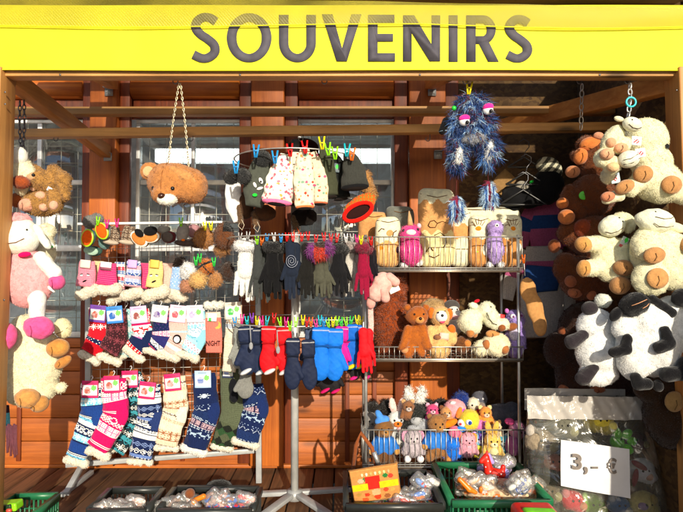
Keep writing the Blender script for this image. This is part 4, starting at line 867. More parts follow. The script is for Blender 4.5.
t.soft('fur_pompom', 'fleece', RED, [E(313, 250, 6, 7), E(320, 252, 7, 8), E(327, 248, 6, 6)], fur=LONGF, colf=lambda x, d, y: (H('#7a2a78') if x < 314 or x > 325 else (H('#3c2218') if y < 248 else H('#c8331c')))); t.done()
t = Thing('embroidered_swirl', 'pale grey swirl embroidered on the navy gloves', 'embroidery', ring_Y(290), single=True)
sp = []
for k in range(40): a_ = k*.45; r_ = 6.2 - k*.14; sp.append(PV([(292 + r_*cos(a_), 7 - abs(cos(a_))*1.5, 261 + r_*sin(a_)*1.15)], ring_Y(290))[0])
t.add('embroidered_swirl', tube(sp, .0011, 5), mat('felt', H('#8d92a0')), smooth=True); t.done()
for x, y, c, l in ((240, 237, 'silver', 'silver clip left above the white gloves'), (248, 236, 'silver', 'silver clip right above the white gloves'), (257, 240, 'lime', 'lime clothes peg right of the silver clips'), (262, 241, 'orange', 'orange clothes peg beside the blue one above the black fur cuff'), (267, 238, 'blue', 'blue clothes peg over the black fur cuff'), (274, 237, 'white', 'white clothes peg over the black fur cuff'), (281, 238, 'blue', 'blue clothes peg left of the navy gloves'), (287, 237, 'red', 'red clothes peg left above the navy gloves'), (293, 237, 'red', 'red clothes peg right above the navy gloves'), (302, 237, 'red', 'red clothes peg left above the black ribbed gloves'), (308, 236, 'red', 'red clothes peg right above the black ribbed gloves'), (316, 239, 'red', 'red clothes peg left of the fur pompom'), (324, 237, 'red', 'red clothes peg over the fur pompom'), (331, 238, 'red', 'red clothes peg left above the sparkly gloves'), (337, 238, 'red', 'red clothes peg right above the sparkly gloves'), (346, 238, 'white', 'white clothes peg above the pale grey gloves'), (352, 238, 'silver', 'silver clip above the pale grey gloves'), (357, 239, 'pink', 'pink clothes peg left above the maroon gloves'), (361, 240, 'yellow', 'yellow clothes peg right above the maroon gloves'), (371, 241, 'red', 'red clothes peg above the narrow black gloves')):
    peg(x, y, ring_Y(x) - .015 if x < 360 else 2.15, c, l, group='clothes pegs on the upper ring of the stand')
# ---- mittens
mg = 'mittens clipped around the lower ring of the stand'
sock([(234, 305, 7), (234, 318, 7), (233, 335, 7), (231, 352, 6.5), (229, 372, 6)], [(10, H('#c8b49c'), H('#c8b49c'), 'plain'), (5, H('#e8dcc8'), H('#9a4a3a'), 'dot'), (4, H('#b89878'), IV, 'dash'), (5, H('#7c8cac'), IV, 'line'), (60, H('#e6dcc8'), H('#d8ccb4'), 'line')], 'cream ribbed sock with a patterned cuff at the left end of the mitten ring', card=H('#d8cdbb'), pic=H('#3fae4a'), Y=2.42, hook=False, group=mg)
pair('grey child mitten with a green tag, left end of the ring', 240, 330, 42, 12, H('#8b8d88'), mitten=True, group=mg, side=-1, both=False).done()
t = pair('grey felt mitten with a cat face hanging below the others', 246, 368, 34, 15, H('#7f807c'), mitten=True, group=mg, both=False, Y=2.3); t.done()
NV = H('#1b2540'); N = 'nylon'
pair('slate blue ski mittens behind the left navy pair', 262, 333, 44, 15, H('#2c3650'), N, mitten=True, group=mg, tip=None, Y=2.26).done()
pair('navy ski mittens with white reflective tips left of the red pair', 246, 331, 47, 17, NV, N, mitten=True, group=mg, tip=H('#d8dce0'), dx=13, side=-1, Y=2.2).done()
pair('bright red ski mittens with white edges', 269, 331, 47, 16, H('#d80c18'), N, mitten=True, group=mg, dx=15, side=1, tip=H('#e6dcd8'), Y=2.14).done()
pair('blue grey ski mittens partly behind the two navy ones', 312, 330, 44, 14, H('#3c4a66'), N, mitten=True, group=mg, dx=8, Y=2.2).done()
pair('dark navy ski mittens hanging lowest in front of the pole', 293, 343, 50, 15, H('#18213a'), N, mitten=True, group=mg, dx=15, side=1, Y=2.1).done()
pair('black and pink mittens below the royal blue pair', 325, 362, 34, 14, H('#161418'), N, mitten=True, group=mg, dx=9, tip=H('#e0186a'), Y=2.26).done()
pair('royal blue ski mittens, the biggest pair on the ring', 321, 332, 52, 19, H('#0f6cd0'), N, mitten=True, group=mg, dx=14, side=-1, Y=2.14).done()
pair('hot pink ski mittens right of the royal blue ones', 342, 331, 42, 14, H('#e8188c'), N, mitten=True, group=mg, dx=5, side=1, Y=2.2).done()
pair('black, yellow and pink mittens behind the blue and yellow ones', 357, 348, 36, 11, H('#1c1a1c'), N, mitten=True, group=mg, dx=6, tip=H('#e8207c'), Y=2.28).done()
pair('blue ski mittens with a yellow stripe near the right end', 352, 329, 44, 13, H('#0d5fc0'), N, mitten=True, group=mg, dx=5, tip=H('#e8d020'), Y=2.22, side=-1).done()
pair('red ski gloves, rightmost on the mitten ring', 363, 329, 42, 15, H('#d8101c'), N, group=mg, dx=6, Y=2.16, side=1).done()
for x, y0_ in ((250, 336), (277, 340)):
    t = Thing('zip_cord', ['grey cord with a label on the navy mittens', 'grey cord with a label on the red mittens'][x > 260], 'cord', 2.12 if x < 260 else 2.06, single=True)
    t.add('zip_cord', merge(ptube([(x, y0_ - 10, 2.12 if x < 260 else 2.06), (x + 1, y0_ + 6, 2.12 if x < 260 else 2.06)], .002), ball(P(x + 1, y0_ + 10, 2.12 if x < 260 else 2.06), .011, sq=(.7, .3, 1.3))), mat('felt', H('#8d8f92'))); t.done()
PR = [(235, 322, 'blue'), (242, 319, 'pink'), (247, 321, 'teal'), (252, 318, 'purple'), (257, 321, 'yellow'), (262, 321, 'pink'), (267, 321, 'teal'), (274, 318, 'red'), (280, 322, 'lime'), (286, 322, 'pink'), (290, 326, 'lime'), (296, 322, 'lime'), (303, 320, 'yellow'), (307, 322, 'red'), (311, 322, 'orange'), (316, 324, 'pink'), (320, 320, 'teal'), (324, 322, 'blue'), (328, 323, 'lime'), (333, 322, 'yellow'), (337, 321, 'lime'), (341, 322, 'green'), (346, 322, 'lime'), (351, 321, 'green'), (357, 320, 'yellow'), (361, 321, 'yellow')]
near = ['cream ribbed sock', 'grey child mitten', 'navy ski mittens, first', 'navy ski mittens, second', 'navy ski mittens, third', 'slate mittens', 'left edge of the red mittens', 'red mittens', 'right red mitten', 'right edge of the red mittens', 'pole at its left', 'pole itself', 'lowest navy mitten', 'lowest navy pair, red beside orange', 'lowest navy pair, orange beside red', 'blue grey mittens', 'left royal blue mitten', 'royal blue mittens', 'middle of the royal blue pair', 'right royal blue mitten', 'left edge of the hot pink mittens', 'hot pink mittens', 'right edge of the hot pink mittens', 'blue mittens with the yellow stripe', 'gap before the red gloves', 'red ski gloves']
for (x, y, c), nn_ in zip(PR, near): peg(x, y, ring_Y(x) - .02, c, c + ' clothes peg over the ' + nn_, h=10, group='clothes pegs on the lower ring of the stand', ang=random.uniform(-10, 10))
# ---- hats
hg = 'hats pegged to the top ring of the stand'
def hat(label, pts, col=None, fn=None, kind='felt', thick=.5, Y=2.25, hem=None, inside=True, pom=None, name='winter_hat', extra=None):
    t = Thing(name, label, 'hat', Y, hg); a = t.sweep('hat_body', kind, pts, thick, fn, col, na=120 if fn else 48, nr=100 if fn else None, wob=.07)
    x, y, w_ = pts[-1][:3]; xp, yp = pts[-2][:2]; an = math.degrees(math.atan2(-(x - xp), y - yp))
    if hem: t.soft('hem', 'felt', hem, [E(x, y, w_*1.02, w_*.28, an, 0, w_*.5)], sub=a, keep=False)
    if inside: t.soft('hat_lining', 'felt', H('#1c1512'), [E(x, y + 1.2, w_*.8, w_*.2, an, 1.0, w_*.42)], sub=a, keep=False)
    if pom: t.soft('pompom', 'fleece', pom[3], [E(pom[0], pom[1], pom[2], pom[2], 0, 1)], fur=(1.6, 2.6, .25, .1, .8, .4), sub=a, keep=False, var=.5)
    if extra: extra(t)
    t.done()
def floral(seed, base, cols):
    rr = random.Random(seed); fl = [(rr.uniform(-18, 18), rr.uniform(0, 60), rr.uniform(.5, 1.35), rr.choice(cols)) for _ in range(130)]
    def fn(a_, v, W):
        for fx, fy, fr, fc in fl:
            if (a_ - fx)**2 + (v - fy)**2 < fr*fr: return fc
        return base
    return fn
FC = [H('#d8402c'), H('#e89040'), H('#c85880'), H('#7fa890'), H('#b8a890'), H('#e8b8a8')]
def brown_dome():
    t = Thing('felt_hat', 'dark brown round felt hat behind the floral hats', 'hat', 2.5, hg, single=True); t.soft('felt_hat', 'felt', H('#2c130c'), [E(303, 149, 16, 11, 0, 0, 9), E(303, 156, 18, 5, 0, 0, 12)]); t.done()
brown_dome()
def catface(t):
    t.soft('eye', 'felt', WHITE, [E(262, 182, 2, 3.4, -25, 8, 1.2)], keep=False); t.bead('pupil', 'button', BLACKP, 262.2, 183, 1, 9.2)
    t.soft('eye', 'felt', WHITE, [E(256, 186, 1.6, 3, -25, 7.5, 1.2)], keep=False); t.soft('muzzle', 'felt', WHITE, [E(261, 189.5, 3.4, 1.6, -18, 7.4, 1.4)], keep=False); t.soft('badge', 'felt', H('#28d040'), [E(256, 196, 2.6, 1.8, 0, 7.4, 1)], keep=False)
hat('white hat with a black and white top hanging lowest at the left', [(233, 178, 6), (233, 190, 8), (234, 205, 8), (238, 222, 4)], H('#e8e6ea'), Y=2.4, pom=(232, 178, 7.5, H('#18181a')), inside=False)
hat('grey animal hat with a face, green badge and black speckled pompom', [(262, 163, 9), (259, 175, 12.5), (257, 190, 13.5), (254, 207, 8)], H('#4c5048'), Y=2.28, pom=(263, 160, 9, H('#242628')), inside=False, extra=catface)
t = Thing('wool_pompom', 'black and grey speckled pompom left below the hat face', 'pompom', 2.24, single=True); t.soft('wool_pompom', 'fleece', H('#28292b'), [E(243, 176, 7.5, 7.5)], fur=(1.6, 2.6, .25, .1, .8, .4), var=.6); t.done()
hat('ivory floral hat with an orange lining, middle of the three', [(297, 152, 5), (296, 172, 9), (294, 190, 11), (294, 203, 11)], fn=floral(3, H('#e8dcc4'), FC), Y=2.3, hem=H('#e06a20'))
hat('ivory hat with tiny pink flowers and a pink hem, leftmost floral hat', [(286, 154, 5), (283, 168, 11), (279, 186, 14.5), (277, 202, 15)], fn=floral(5, H('#f0e8d8'), [H('#d85a6a'), H('#c87890'), H('#e8a050')]), Y=2.22, hem=H('#e2709c'))
hat('cream hat with red and brown flowers, rightmost front floral hat', [(305, 148, 4), (304, 162, 8.5), (304, 184, 10.5), (305, 207, 9.5)], fn=floral(8, H('#e6d8bc'), FC), Y=2.2, hem=H('#c8703c'))
hat('floral hat with a rusty brown inside at the right of the floral row', [(312, 152, 4), (317, 168, 7), (320, 186, 8), (320, 203, 8)], fn=floral(11, H('#e0d0b4'), FC), Y=2.26, hem=H('#a85a3c'))
hat('olive green fleece hat under the yellow peg', [(322, 146, 3), (326, 160, 7), (328, 178, 9), (330, 196, 9)], H('#3f4232'), Y=2.28)
hat('black fleece hat with a small green label', [(331, 153, 4), (337, 166, 8), (339, 182, 9), (341, 198, 9)], H('#1c1e1c'), Y=2.3, extra=lambda t: t.panel('label_card', 337, 169, 6, 9, 8, d=6, fn=lambda u, v: H('#30d840') if (u-.5)**2 + (v-.4)**2 < .05 else H('#5a6870'), n=(8, 8)))
hat('charcoal peaked cap with a teal tag, right of the hats', [(347, 152, 4), (351, 162, 9), (354, 174, 12), (355, 187, 14)], H('#3b3c38'), kind='knit', Y=2.22, hem=H('#141416'), extra=lambda t: t.panel('label_card', 350, 157, 6, 8, 20, d=7, fn=lambda u, v: H('#e86030') if u + v < .8 else H('#98a0a4'), n=(6, 6)))
t = Thing('fur_trim', 'golden brown fur trim of a hat behind the charcoal cap', 'fur trim', 2.4, single=True); t.soft('fur_trim', 'fleece', H('#b08048'), [Cp(366, 176, 5, 371, 196, 6, 0, 0)], fur=(1.6, 3, .25, .2, .7, .3)); t.done()
t = Thing('peruvian_hat', 'red earflap hat with a green and orange band and a dark opening', 'hat', 2.2, hg)
t.soft('hat_body', 'knit', H('#c8341c'), [E(359, 207, 16, 9, -20, -3, 9), E(364, 201, 13, 8, -20, -5, 9)], lump=.3, colf=lambda x, d, y: H('#6a8a3a') if (int(x*.8) % 3 == 0 and int(y*.6) % 2 == 0) else H('#e0641c'))
t.add('rim', ptube([(358 + 15*cos(a_)*cos(-.45) - 7.5*sin(a_)*sin(-.45), 212 + 15*cos(a_)*sin(-.45) + 7.5*sin(a_)*cos(-.45), 2.165) for a_ in np.linspace(0, 2*pi, 28, endpoint=False)], .0085, None, 8, True), mat('knit', H('#e0180c')), smooth=True)
t.soft('hat_lining', 'felt', H('#2a1210'), [E(358, 212, 13.5, 6.5, -26, 5.5, 3)], keep=False); t.done()
for (x, y, rx, ry, c, l) in ((264, 213, 12, 8, '#5a3c28', 'brown fur lined cap hanging low under the grey animal hat'), (283, 214, 11, 7, '#3e281c', 'dark brown cap hanging under the pink hemmed floral hat'), (304, 217, 13, 9, '#17110e', 'black cap with orange cord under the cream floral hat'), (340, 206, 13, 8, '#4a3c3c', 'dusky mauve cap left of the red earflap hat'), (246, 205, 8, 14, '#4c3424', 'brown trapper cap behind the white hat'), (323, 208, 10, 8, '#241c18', 'black brown cap right of the pole under the floral hats')):
    t = Thing('trapper_cap', l, 'hat', 2.42, hg); a = t.soft('cap_body', 'felt', H(c), [E(x, y, rx, ry, 0, 0, 10)], lump=.8, lf=.4); t.soft('ear_flap', 'fleece', mix(H(c), H('#8a6a48'), .4), [Cp(x - rx*.7, y + ry*.2, 3.5, x - rx*.6, y + ry + 3, 3)], fur=WOOLF, sub=a, keep=False)
    if int(x) in (264, 304, 246): t.add('tie_cord', ptube([(x - rx*.6, y + ry, 2.39), (x - rx*.6 - 3, y + ry + 7, 2.39), (x - rx*.6 + 1, y + ry + 11, 2.38), (x - rx*.6 + 3, y + ry + 6, 2.385), (x - rx*.6, y + ry, 2.39)], .0015, None, 6), mat('felt', H('#c8b8a0') if x < 290 else H('#e05a1c')), smooth=True); t.done()
for x, y, c, l in ((236, 167, 'blue', 'blue clothes peg on the white hat at the far left'), (256, 151, 'blue', 'blue clothes peg beside the big speckled pompom'), (275, 157, 'blue', 'blue clothes peg left of the pink hemmed floral hat'), (290, 150, 'red', 'red clothes peg, wide one, on the pink hemmed floral hat'), (305, 147, 'red', 'red clothes peg on the cream floral hat'), (322, 143, 'yellow', 'yellow clothes peg on the olive hat'), (328, 149, 'lime', 'lime clothes peg on the olive hat right edge'), (335, 153, 'lime', 'lime clothes peg on the black fleece hat'), (347, 150, 'teal', 'teal clothes peg on the charcoal cap'), (352, 154, 'orange', 'orange clothes peg on the charcoal cap')):
    peg(x, y, 2.17, c, l, h=13, w=6, group='clothes pegs on the hats')
# ------------------------------------------------------------------ shelf unit (right of the stand)
SX0, SX1 = 366, 520; SYF, SYB = 2.24, 2.5
def shelf_z(py): return P(366, py, SYF)[2]
xa, xb = P(SX0, 300, SYF)[0], P(SX1, 300, SYF)[0]
levels = [(shelf_z(270), .14, shelf_z(237)), (shelf_z(360), .05, shelf_z(347)), (shelf_z(467), .14, shelf_z(430))]
t = Thing('wire_shelf_rack', 'chromed wire shelf rack with three basket shelves full of plush toys', 'shelf rack', SYF)
for x in (xa, xb):
    for y in (SYF + .02, SYB): t.add('pole', tube([(x, y, .0), (x, y, levels[0][2] + .01)], .0065, 12), mat('metal', (.5, .5, .48)), smooth=True)
for z, hh, zt_ in levels:
    ws = []; x = xa - .01
    while x < xb + .02: ws.append(tube([(x, SYF - .0, zt_), (x, SYF, z), (x, SYB + .02, z)], .0014, 5)); x += .0205
    r_ = [tube([(xa - .012, SYF, zz), (xb + .012, SYF, zz)], .0026, 6) for zz in (zt_, z, z + (zt_ - z)*.06)] + [tube([(xx, SYF, zt_), (xx, SYB, zt_)], .0024, 6) for xx in (xa - .012, xb + .012)] + [tube([(xa, yy, z - .004), (xb, yy, z - .004)], .0024, 6) for yy in (SYF + .06, SYF + .13, SYF + .2, SYB + .02)]
    for xx in (xa - .012, xb + .012):
        for yy in (SYF + .04, SYF + .1, SYF + .16, SYF + .22): r_.append(tube([(xx, yy, z), (xx, yy, zt_)], .0014, 5))
    t.add('wire_basket', merge(*ws, *r_), WIRE, smooth=True)
    t.add('shelf_lip', box(xa - .01, xb + .01, SYF + .006, SYF + .01, z - .009, z - .004), mat('metal', (.4, .3, .22)))
t.done()
YS = 2.34
def toy(label, Y, parts, name='plush_toy', cat='plush toy', group=None, post=None):
    t = Thing(name, label, cat, Y, group)
    for p in parts:
        pn, kind, col, prims = p[:4]; kw = dict(p[4]) if len(p) > 4 else {}
        if 'of' in kw: kw['sub'] = kw.pop('of')
        ix = t.soft(pn, kind, col, prims, **kw)
        if pn in ('hoof', 'foot', 'paw') and prims[0][0] == 'e' and prims[0][3] >= 6.5:
            _, hx_, hy_, ra_, rb_ = prims[0][:5]; t.line('toe_seam', mix(col, (0, 0, 0), .55), [(hx_ - ra_*.15, hy_ - rb_*.25), (hx_ - ra_*.05, hy_ + rb_*.2), (hx_ - ra_*.22, hy_ + rb_*.7)], .4, sub=ix)
    if post: post(t)
    t.done(); return t
# ---- top shelf: flat printed pillow toys
def pillow(label, x, y, hx, hy, Y, bands, group='printed pillow toys on the top shelf', face=None, d=0):
    t = Thing('plush_pillow', label, 'plush pillow', Y, group)
    def cf(px, dd, py):
        v = (py - (y - hy)) / (2*hy)
        for lim, c in bands:
            if v < lim + .03*sin(px*.5): return c
        return bands[-1][1]
    t.soft('pillow', 'plush', None, [B(x, y, hx, hy, 0, d, 7, min(hx*.8, 6.9))], vox=1.0, colf=cf, lump=.9, lf=.13)
    t.line('seam', H('#6a4a2a'), [(x - hx + 1.5, y - hy*.86), (x - hx*.4, y - hy*.8), (x, y - hy*.76), (x + hx*.4, y - hy*.8), (x + hx - 1.5, y - hy*.86)], .35)
    if face: face(t)
    t.done()
CR = H('#efe2c2'); TN = H('#d09a60'); LBR = H('#5a3a20')
def dogface(t):
    x, y = 388, 226
    t.line('eye_line', LBR, [(378, 232), (381, 229), (384, 230)]); t.line('eye_line', LBR, [(396, 231), (393, 233), (392, 237)])
    t.soft('face_patch', 'plush', TN, [E(389, 234, 5, 4.6, 0, None, 1.2)], keep=False); t.soft('paw_patch', 'plush', H('#e08828'), [E(383, 249, 4.6, 5, 0, None, 1.2)], keep=False); t.soft('paw_patch', 'plush', H('#4a3038'), [E(396, 250, 3, 4, 20, None, 1.2)], keep=False)
pillow('wide cream and pale pillow toy lying behind the owl pillows', 484, 222, 36, 15, 2.5, [(.45, CR), (1, H('#e8c890'))])
pillow('tan pillow toy behind the cream dog pillow at the left end', 373, 236, 15, 24, 2.48, [(.2, TN), (1, H('#c89058'))])
pillow('grey rounded pillow toy between the dog pillow and the tall tan one', 400, 237, 14, 31, 2.46, [(.9, H('#6e7068')), (1, H('#565850'))])
pillow('cream dog pillow toy with orange paws, leftmost in front', 387.5, 242, 12.5, 25, 2.35, [(.5, CR), (1, H('#dca868'))], face=dogface)
def bearl(t):
    t.line('drawn_paw', LBR, [(427, 226), (429, 222), (433, 221), (436, 224), (434, 228), (429, 228), (427, 226)]); t.line('drawn_line', LBR, [(436, 224), (441, 222), (446, 224), (450, 221)])
    t.line('drawn_face', LBR, [(425, 252), (429, 247), (432, 251)]); t.line('drawn_face', LBR, [(433, 236), (439, 233), (444, 237), (445, 243), (442, 248)]); t.line('drawn_mouth', LBR, [(428, 256), (433, 258), (438, 255)])
pillow('tall tan and cream pillow toy with drawn bear lines', 436, 228, 18, 39, 2.38, [(.17, CR), (.56, TN), (1, H('#eed49a'))], face=bearl)
pillow('cream and tan pillow toy with an ear, under the left fur tassel', 460, 238, 11, 29, 2.4, [(.28, CR), (.5, H('#cf9458')), (1, H('#ece0bc'))], face=lambda t: t.soft('ear', 'plush', H('#5a3038'), [E(468, 230, 4, 3, -50, None, 1.5)], keep=False))
def owl(cx):
    def f(t):
        t.soft('beak', 'plush', H('#ee8c1a'), [E(cx, 229, 3.6, 3.2, 0, None, 1.6)], keep=False)
        for k in (-2, -1, 0, 1, 2): t.line('lash', H('#8a6030'), [(cx + k*1.5, 225 - abs(k)*-.6), (cx + k*3.1, 219 + abs(k)*1.4)], .25)
        t.line('brow', H('#8a6030'), [(cx - 8, 226), (cx - 5, 225), (cx - 3, 227)], .25); t.soft('tag', 'felt', H('#9ac83a'), [E(cx - 1, 252, 2, 1.6, 0, None, .8)], keep=False)
        t.soft('wing_patch', 'plush', H('#ece4d2'), [E(cx + 6, 250, 3, 7, 0, None, 1.5)], keep=False)
    return f
pillow('owl pillow toy with an orange beak, left of the purple plush', 479, 241, 10, 26, 2.36, [(.45, CR), (1, H('#d09050'))], face=owl(477))
pillow('owl pillow toy with an orange beak, right end of the top shelf', 510, 241, 11.5, 26, 2.36, [(.45, CR), (1, H('#cc8c4c'))], face=owl(511))
FUZ = (1.3, 2.0, .2, .15, .6, .2)
PKC, PUR = H('#ee4490'), H('#b49ad8')
def unip(t):
    t.add('horn', tube([PV([(410, 3, 226)], 2.3)[0], PV([(409.5, 2, 219)], 2.3)[0], PV([(409, 1, 211)], 2.3)[0]], [.012, .009, .002], 10), mat('plush', H('#c8a070')), smooth=True)
    eyes(t, [(403, 231), (417, 230)], 1.6)
    t.soft('muzzle', 'plush', H('#f0d8d8'), [E(410, 233, 5, 3, 0, None, 2)], keep=False)
toy('fluffy hot pink unicorn plush with a beige horn on the top shelf', 2.3, [('body', 'plush', PKC, [E(410.5, 235, 10, 10.5), E(411, 252, 11, 14)], dict(fur=FUZ)), ('foot', 'plush', H('#f4e6e6'), [E(405, 265, 4, 3)], dict(fur=FUZ)), ('foot', 'plush', H('#f4e6e6'), [E(419, 263, 4, 3)], dict(fur=FUZ)), ('ear', 'plush', H('#f2c0cc'), [E(419, 226, 2.4, 3)], {})], post=unip, name='plush_unicorn')
def eyes2(pts, r=1.2, col=BLACKP): return lambda t: eyes(t, pts, r, col)
toy('fluffy lilac plush with white feet between the owl pillows', 2.31, [('body', 'plush', PUR, [E(495, 228, 7.6, 8), E(495, 247, 8, 17)], dict(fur=FUZ)), ('foot', 'plush', H('#eee8f2'), [E(490, 265, 3.4, 3)], dict(fur=FUZ)), ('foot', 'plush', H('#eee8f2'), [E(501, 265, 3.4, 3)], dict(fur=FUZ)), ('eye_ring', 'felt', WHITE, [E(495, 226, 2.2, 2.2, 0, None, 1.4)], {}), ('eye_ring', 'felt', WHITE, [E(501.5, 225, 1.8, 2, 0, None, 1.4)], {})], post=eyes2([(495, 226), (502, 225)], 1))
# ---- middle shelf
CURL = (1.5, 4.2, .3, .5, .8, .6)
toy('big shaggy rust brown plush with curly fur behind the teddy bear', 2.42, [('body', 'plush', H('#8e3e14'), [E(394, 290, 12, 13), E(390, 325, 16, 32), E(404, 335, 8, 22)], dict(fur=CURL, lump=1.2, lf=.4, var=.35))], name='plush_dog')
toy('pale pink pig plush with stubby limbs above the shaggy brown plush', 2.2, [('body', 'plush', H('#eab0a4'), [E(383, 283, 10, 11), E(377, 292, 9, 10)], dict(k=3)), ('arm', 'plush', H('#e8a89c'), [Cp(389, 277, 4.5, 395, 282, 4.6)], {}), ('leg', 'plush', H('#e8a89c'), [Cp(383, 290, 4.5, 385, 298, 4.6)], {}), ('leg', 'plush', H('#e29c90'), [E(371, 303, 4.6, 6)], {})], name='plush_pig', post=lambda t: t.panel('label_card', 394, 289, 11, 7, -25, fn=lambda u, v: H('#e8d020') if v < .2 else H('#dcdcd8'), n=(6, 6)))
t = Thing('fleece_scarf', 'pale pink scarf hanging straight down left of the shaggy brown plush', 'scarf', 2.22, single=True); t.sweep('fleece_scarf', 'fleece', [(370, 300, 2.6), (371, 325, 2.8), (370, 352, 2.6), (371, 366, 2.6)], .4, None, H('#e8b8b0'), na=24, wob=.06); t.done()
BRN = H('#a85a1c')
toy('ginger teddy bear standing on the middle shelf beside the tiger', 2.27, [
 ('body', 'plush', BRN, [E(416.5, 316, 11, 9.6, 0, 3), E(415, 338, 8.5, 14), Cp(408, 328, 4.2, 402, 345, 4.6, 3, 7), Cp(422, 328, 4.2, 426, 345, 4.8, 3, 7), Cp(411, 346, 5, 408, 352, 5, 3, 5), Cp(419, 346, 5, 421, 352, 5, 3, 5)], dict(fur=SHORT)),
 ('ear', 'plush', BRN, [E(407.5, 308, 3.6, 3.6)], dict(fur=SHORT)), ('ear', 'plush', BRN, [E(426, 308, 3.6, 3.6)], dict(fur=SHORT)),
 ('muzzle', 'plush', H('#d08c48'), [E(418, 319, 4.6, 3.8)], {}), ('paw', 'plush', H('#c98a58'), [E(404, 349, 4, 3.6)], {})], post=lambda t: (eyes(t, [(413, 313.5), (422, 313.5)], 1.1), t.bead('nose', 'button', H('#2a1408'), 418.5, 317.5, 1.7)), name='teddy_bear')
def dogp(t): eyes(t, [(436.5, 312), (443.5, 311)], 1.1); t.bead('nose', 'button', BLACKP, 440, 314.5, 1.5); t.soft('tongue', 'felt', H('#e04868'), [E(440.5, 320.5, 2.6, 2, 0, None, 1)], keep=False); t.panel('label_card', 442, 335, 9, 7, 6, fn=lambda u, v: H('#e8b8a8'), n=(3, 3))
toy('beige and orange tiger plush with open pink mouth beside the teddy', 2.29, [
 ('body', 'plush', H('#dcb070'), [E(439, 342, 13, 18), E(440, 316, 10, 10), Cp(430, 330, 5, 428, 340, 5, 4, 5), Cp(450, 330, 4, 451, 340, 5, 3, 5)], dict(fur=SHORT)),
 ('cheek', 'plush', H('#cc6a1c'), [E(431, 313, 4, 6)], {}), ('cheek', 'plush', H('#cc6a1c'), [E(449, 314, 3.4, 6)], {}), ('muzzle', 'plush', WHITE, [E(440, 316, 6, 6)], {}), ('paw', 'plush', H('#d06c1c'), [E(450.5, 329, 4.2, 5)], {}), ('paw', 'plush', H('#8a5a3a'), [E(436, 336, 4, 3)], {})], post=dogp, name='plush_tiger')
toy('curly beige plush top peeking out behind the tiger', 2.42, [('body', 'plush', H('#a8885a'), [E(433, 308, 13, 9), E(436, 325, 12, 14)], dict(fur=WOOLF))])
toy('grey and white penguin plush with a pink collar behind the tiger', 2.4, [('body', 'plush', H('#e2ded6'), [E(455, 322, 8.5, 14)], {}), ('hood', 'plush', H('#4c4644'), [E(452, 306, 8, 6)], {}), ('face', 'plush', H('#d8d4cc'), [E(453, 310, 5.5, 4.4)], {}), ('collar', 'plush', H('#eeb0b0'), [E(454, 317, 7, 2.4)], {})], name='plush_penguin', post=eyes2([(451, 309), (456, 309)], .9))
def sheep_smile(t, pts): t.line('smile', H('#3a2c24'), pts, .35)
def shp(t): eyes(t, [(489, 306.5)], .9); sheep_smile(t, [(484.5, 312), (487, 318), (491, 322.5), (495, 324)]); t.panel('label_card', 500, 319, 8, 10, 10, fn=lambda u, v: H('#38d050') if v > .55 else (H('#d82020') if u > .4 else H('#d8dce0')), n=(5, 5)); t.soft('bow', 'felt', RED, [E(477, 301, 3, 1.6, -20, None, 1.4)], keep=False)
toy('cream lamb plush with a wide smile lying across the middle shelf', 2.25, [
 ('body', 'plush', CREAM, [E(470, 322, 12, 13), E(486, 311, 9, 9), E(490, 317, 8.5, 10), Cp(494, 325, 5, 503, 325, 6, 2, 2)], dict(fur=SHORT)),
 ('ear', 'plush', CREAM, [E(474, 306, 5, 3.4, 20)], dict(fur=SHORT)), ('paw', 'plush', H('#b87840'), [E(469, 332, 4, 5)], {}), ('paw', 'plush', H('#b87840'), [E(475, 334, 3, 4)], {}), ('paw', 'plush', H('#c88c50'), [E(493, 334, 7, 4)], {}), ('paw', 'plush', H('#8e5028'), [E(512, 327, 6, 4, -15)], {}), ('paw', 'plush', H('#8e5028'), [E(500, 327, 4, 4)], {})], post=shp, name='plush_lamb')
toy('cream lamb body with brown hooves lying under the smiling lamb', 2.27, [('body', 'plush', H('#e8dcb8'), [E(496, 345, 14, 12), E(480, 348, 8, 8)], dict(fur=SHORT)), ('paw', 'plush', H('#a86838'), [E(485, 344, 4, 5)], {}), ('paw', 'plush', H('#a86838'), [E(502, 348, 4.5, 5)], {})], name='plush_lamb')
toy('small brown plush paws and body under the penguin', 2.27, [('body', 'plush', H('#6e401e'), [E(462, 345, 8, 9)], dict(fur=SHORT)), ('paw', 'plush', H('#c07838'), [E(453, 343, 4, 4)], {}), ('paw', 'plush', H('#c07838'), [E(466, 343, 4, 4)], {})])
toy('fluffy lilac owl plush at the right end of the middle shelf', 2.3, [('body', 'plush', H('#9c84c8'), [E(515, 320, 9, 10), E(515, 340, 10, 18)], dict(fur=FUZ)), ('eye_ring', 'felt', H('#efe0f4'), [E(511, 316, 2.8, 2.6)], {}), ('eye_ring', 'felt', H('#c8b0e0'), [E(519, 315, 2.8, 2.6)], {}), ('ear', 'plush', H('#d070c0'), [E(507, 311, 2.2, 2.6)], {}), ('belly', 'plush', H('#c4bcd8'), [E(512, 333, 4.6, 7)], dict(fur=FUZ))], post=eyes2([(511, 316), (519, 315)], 1.2, H('#6a1c6a')), name='plush_owl')
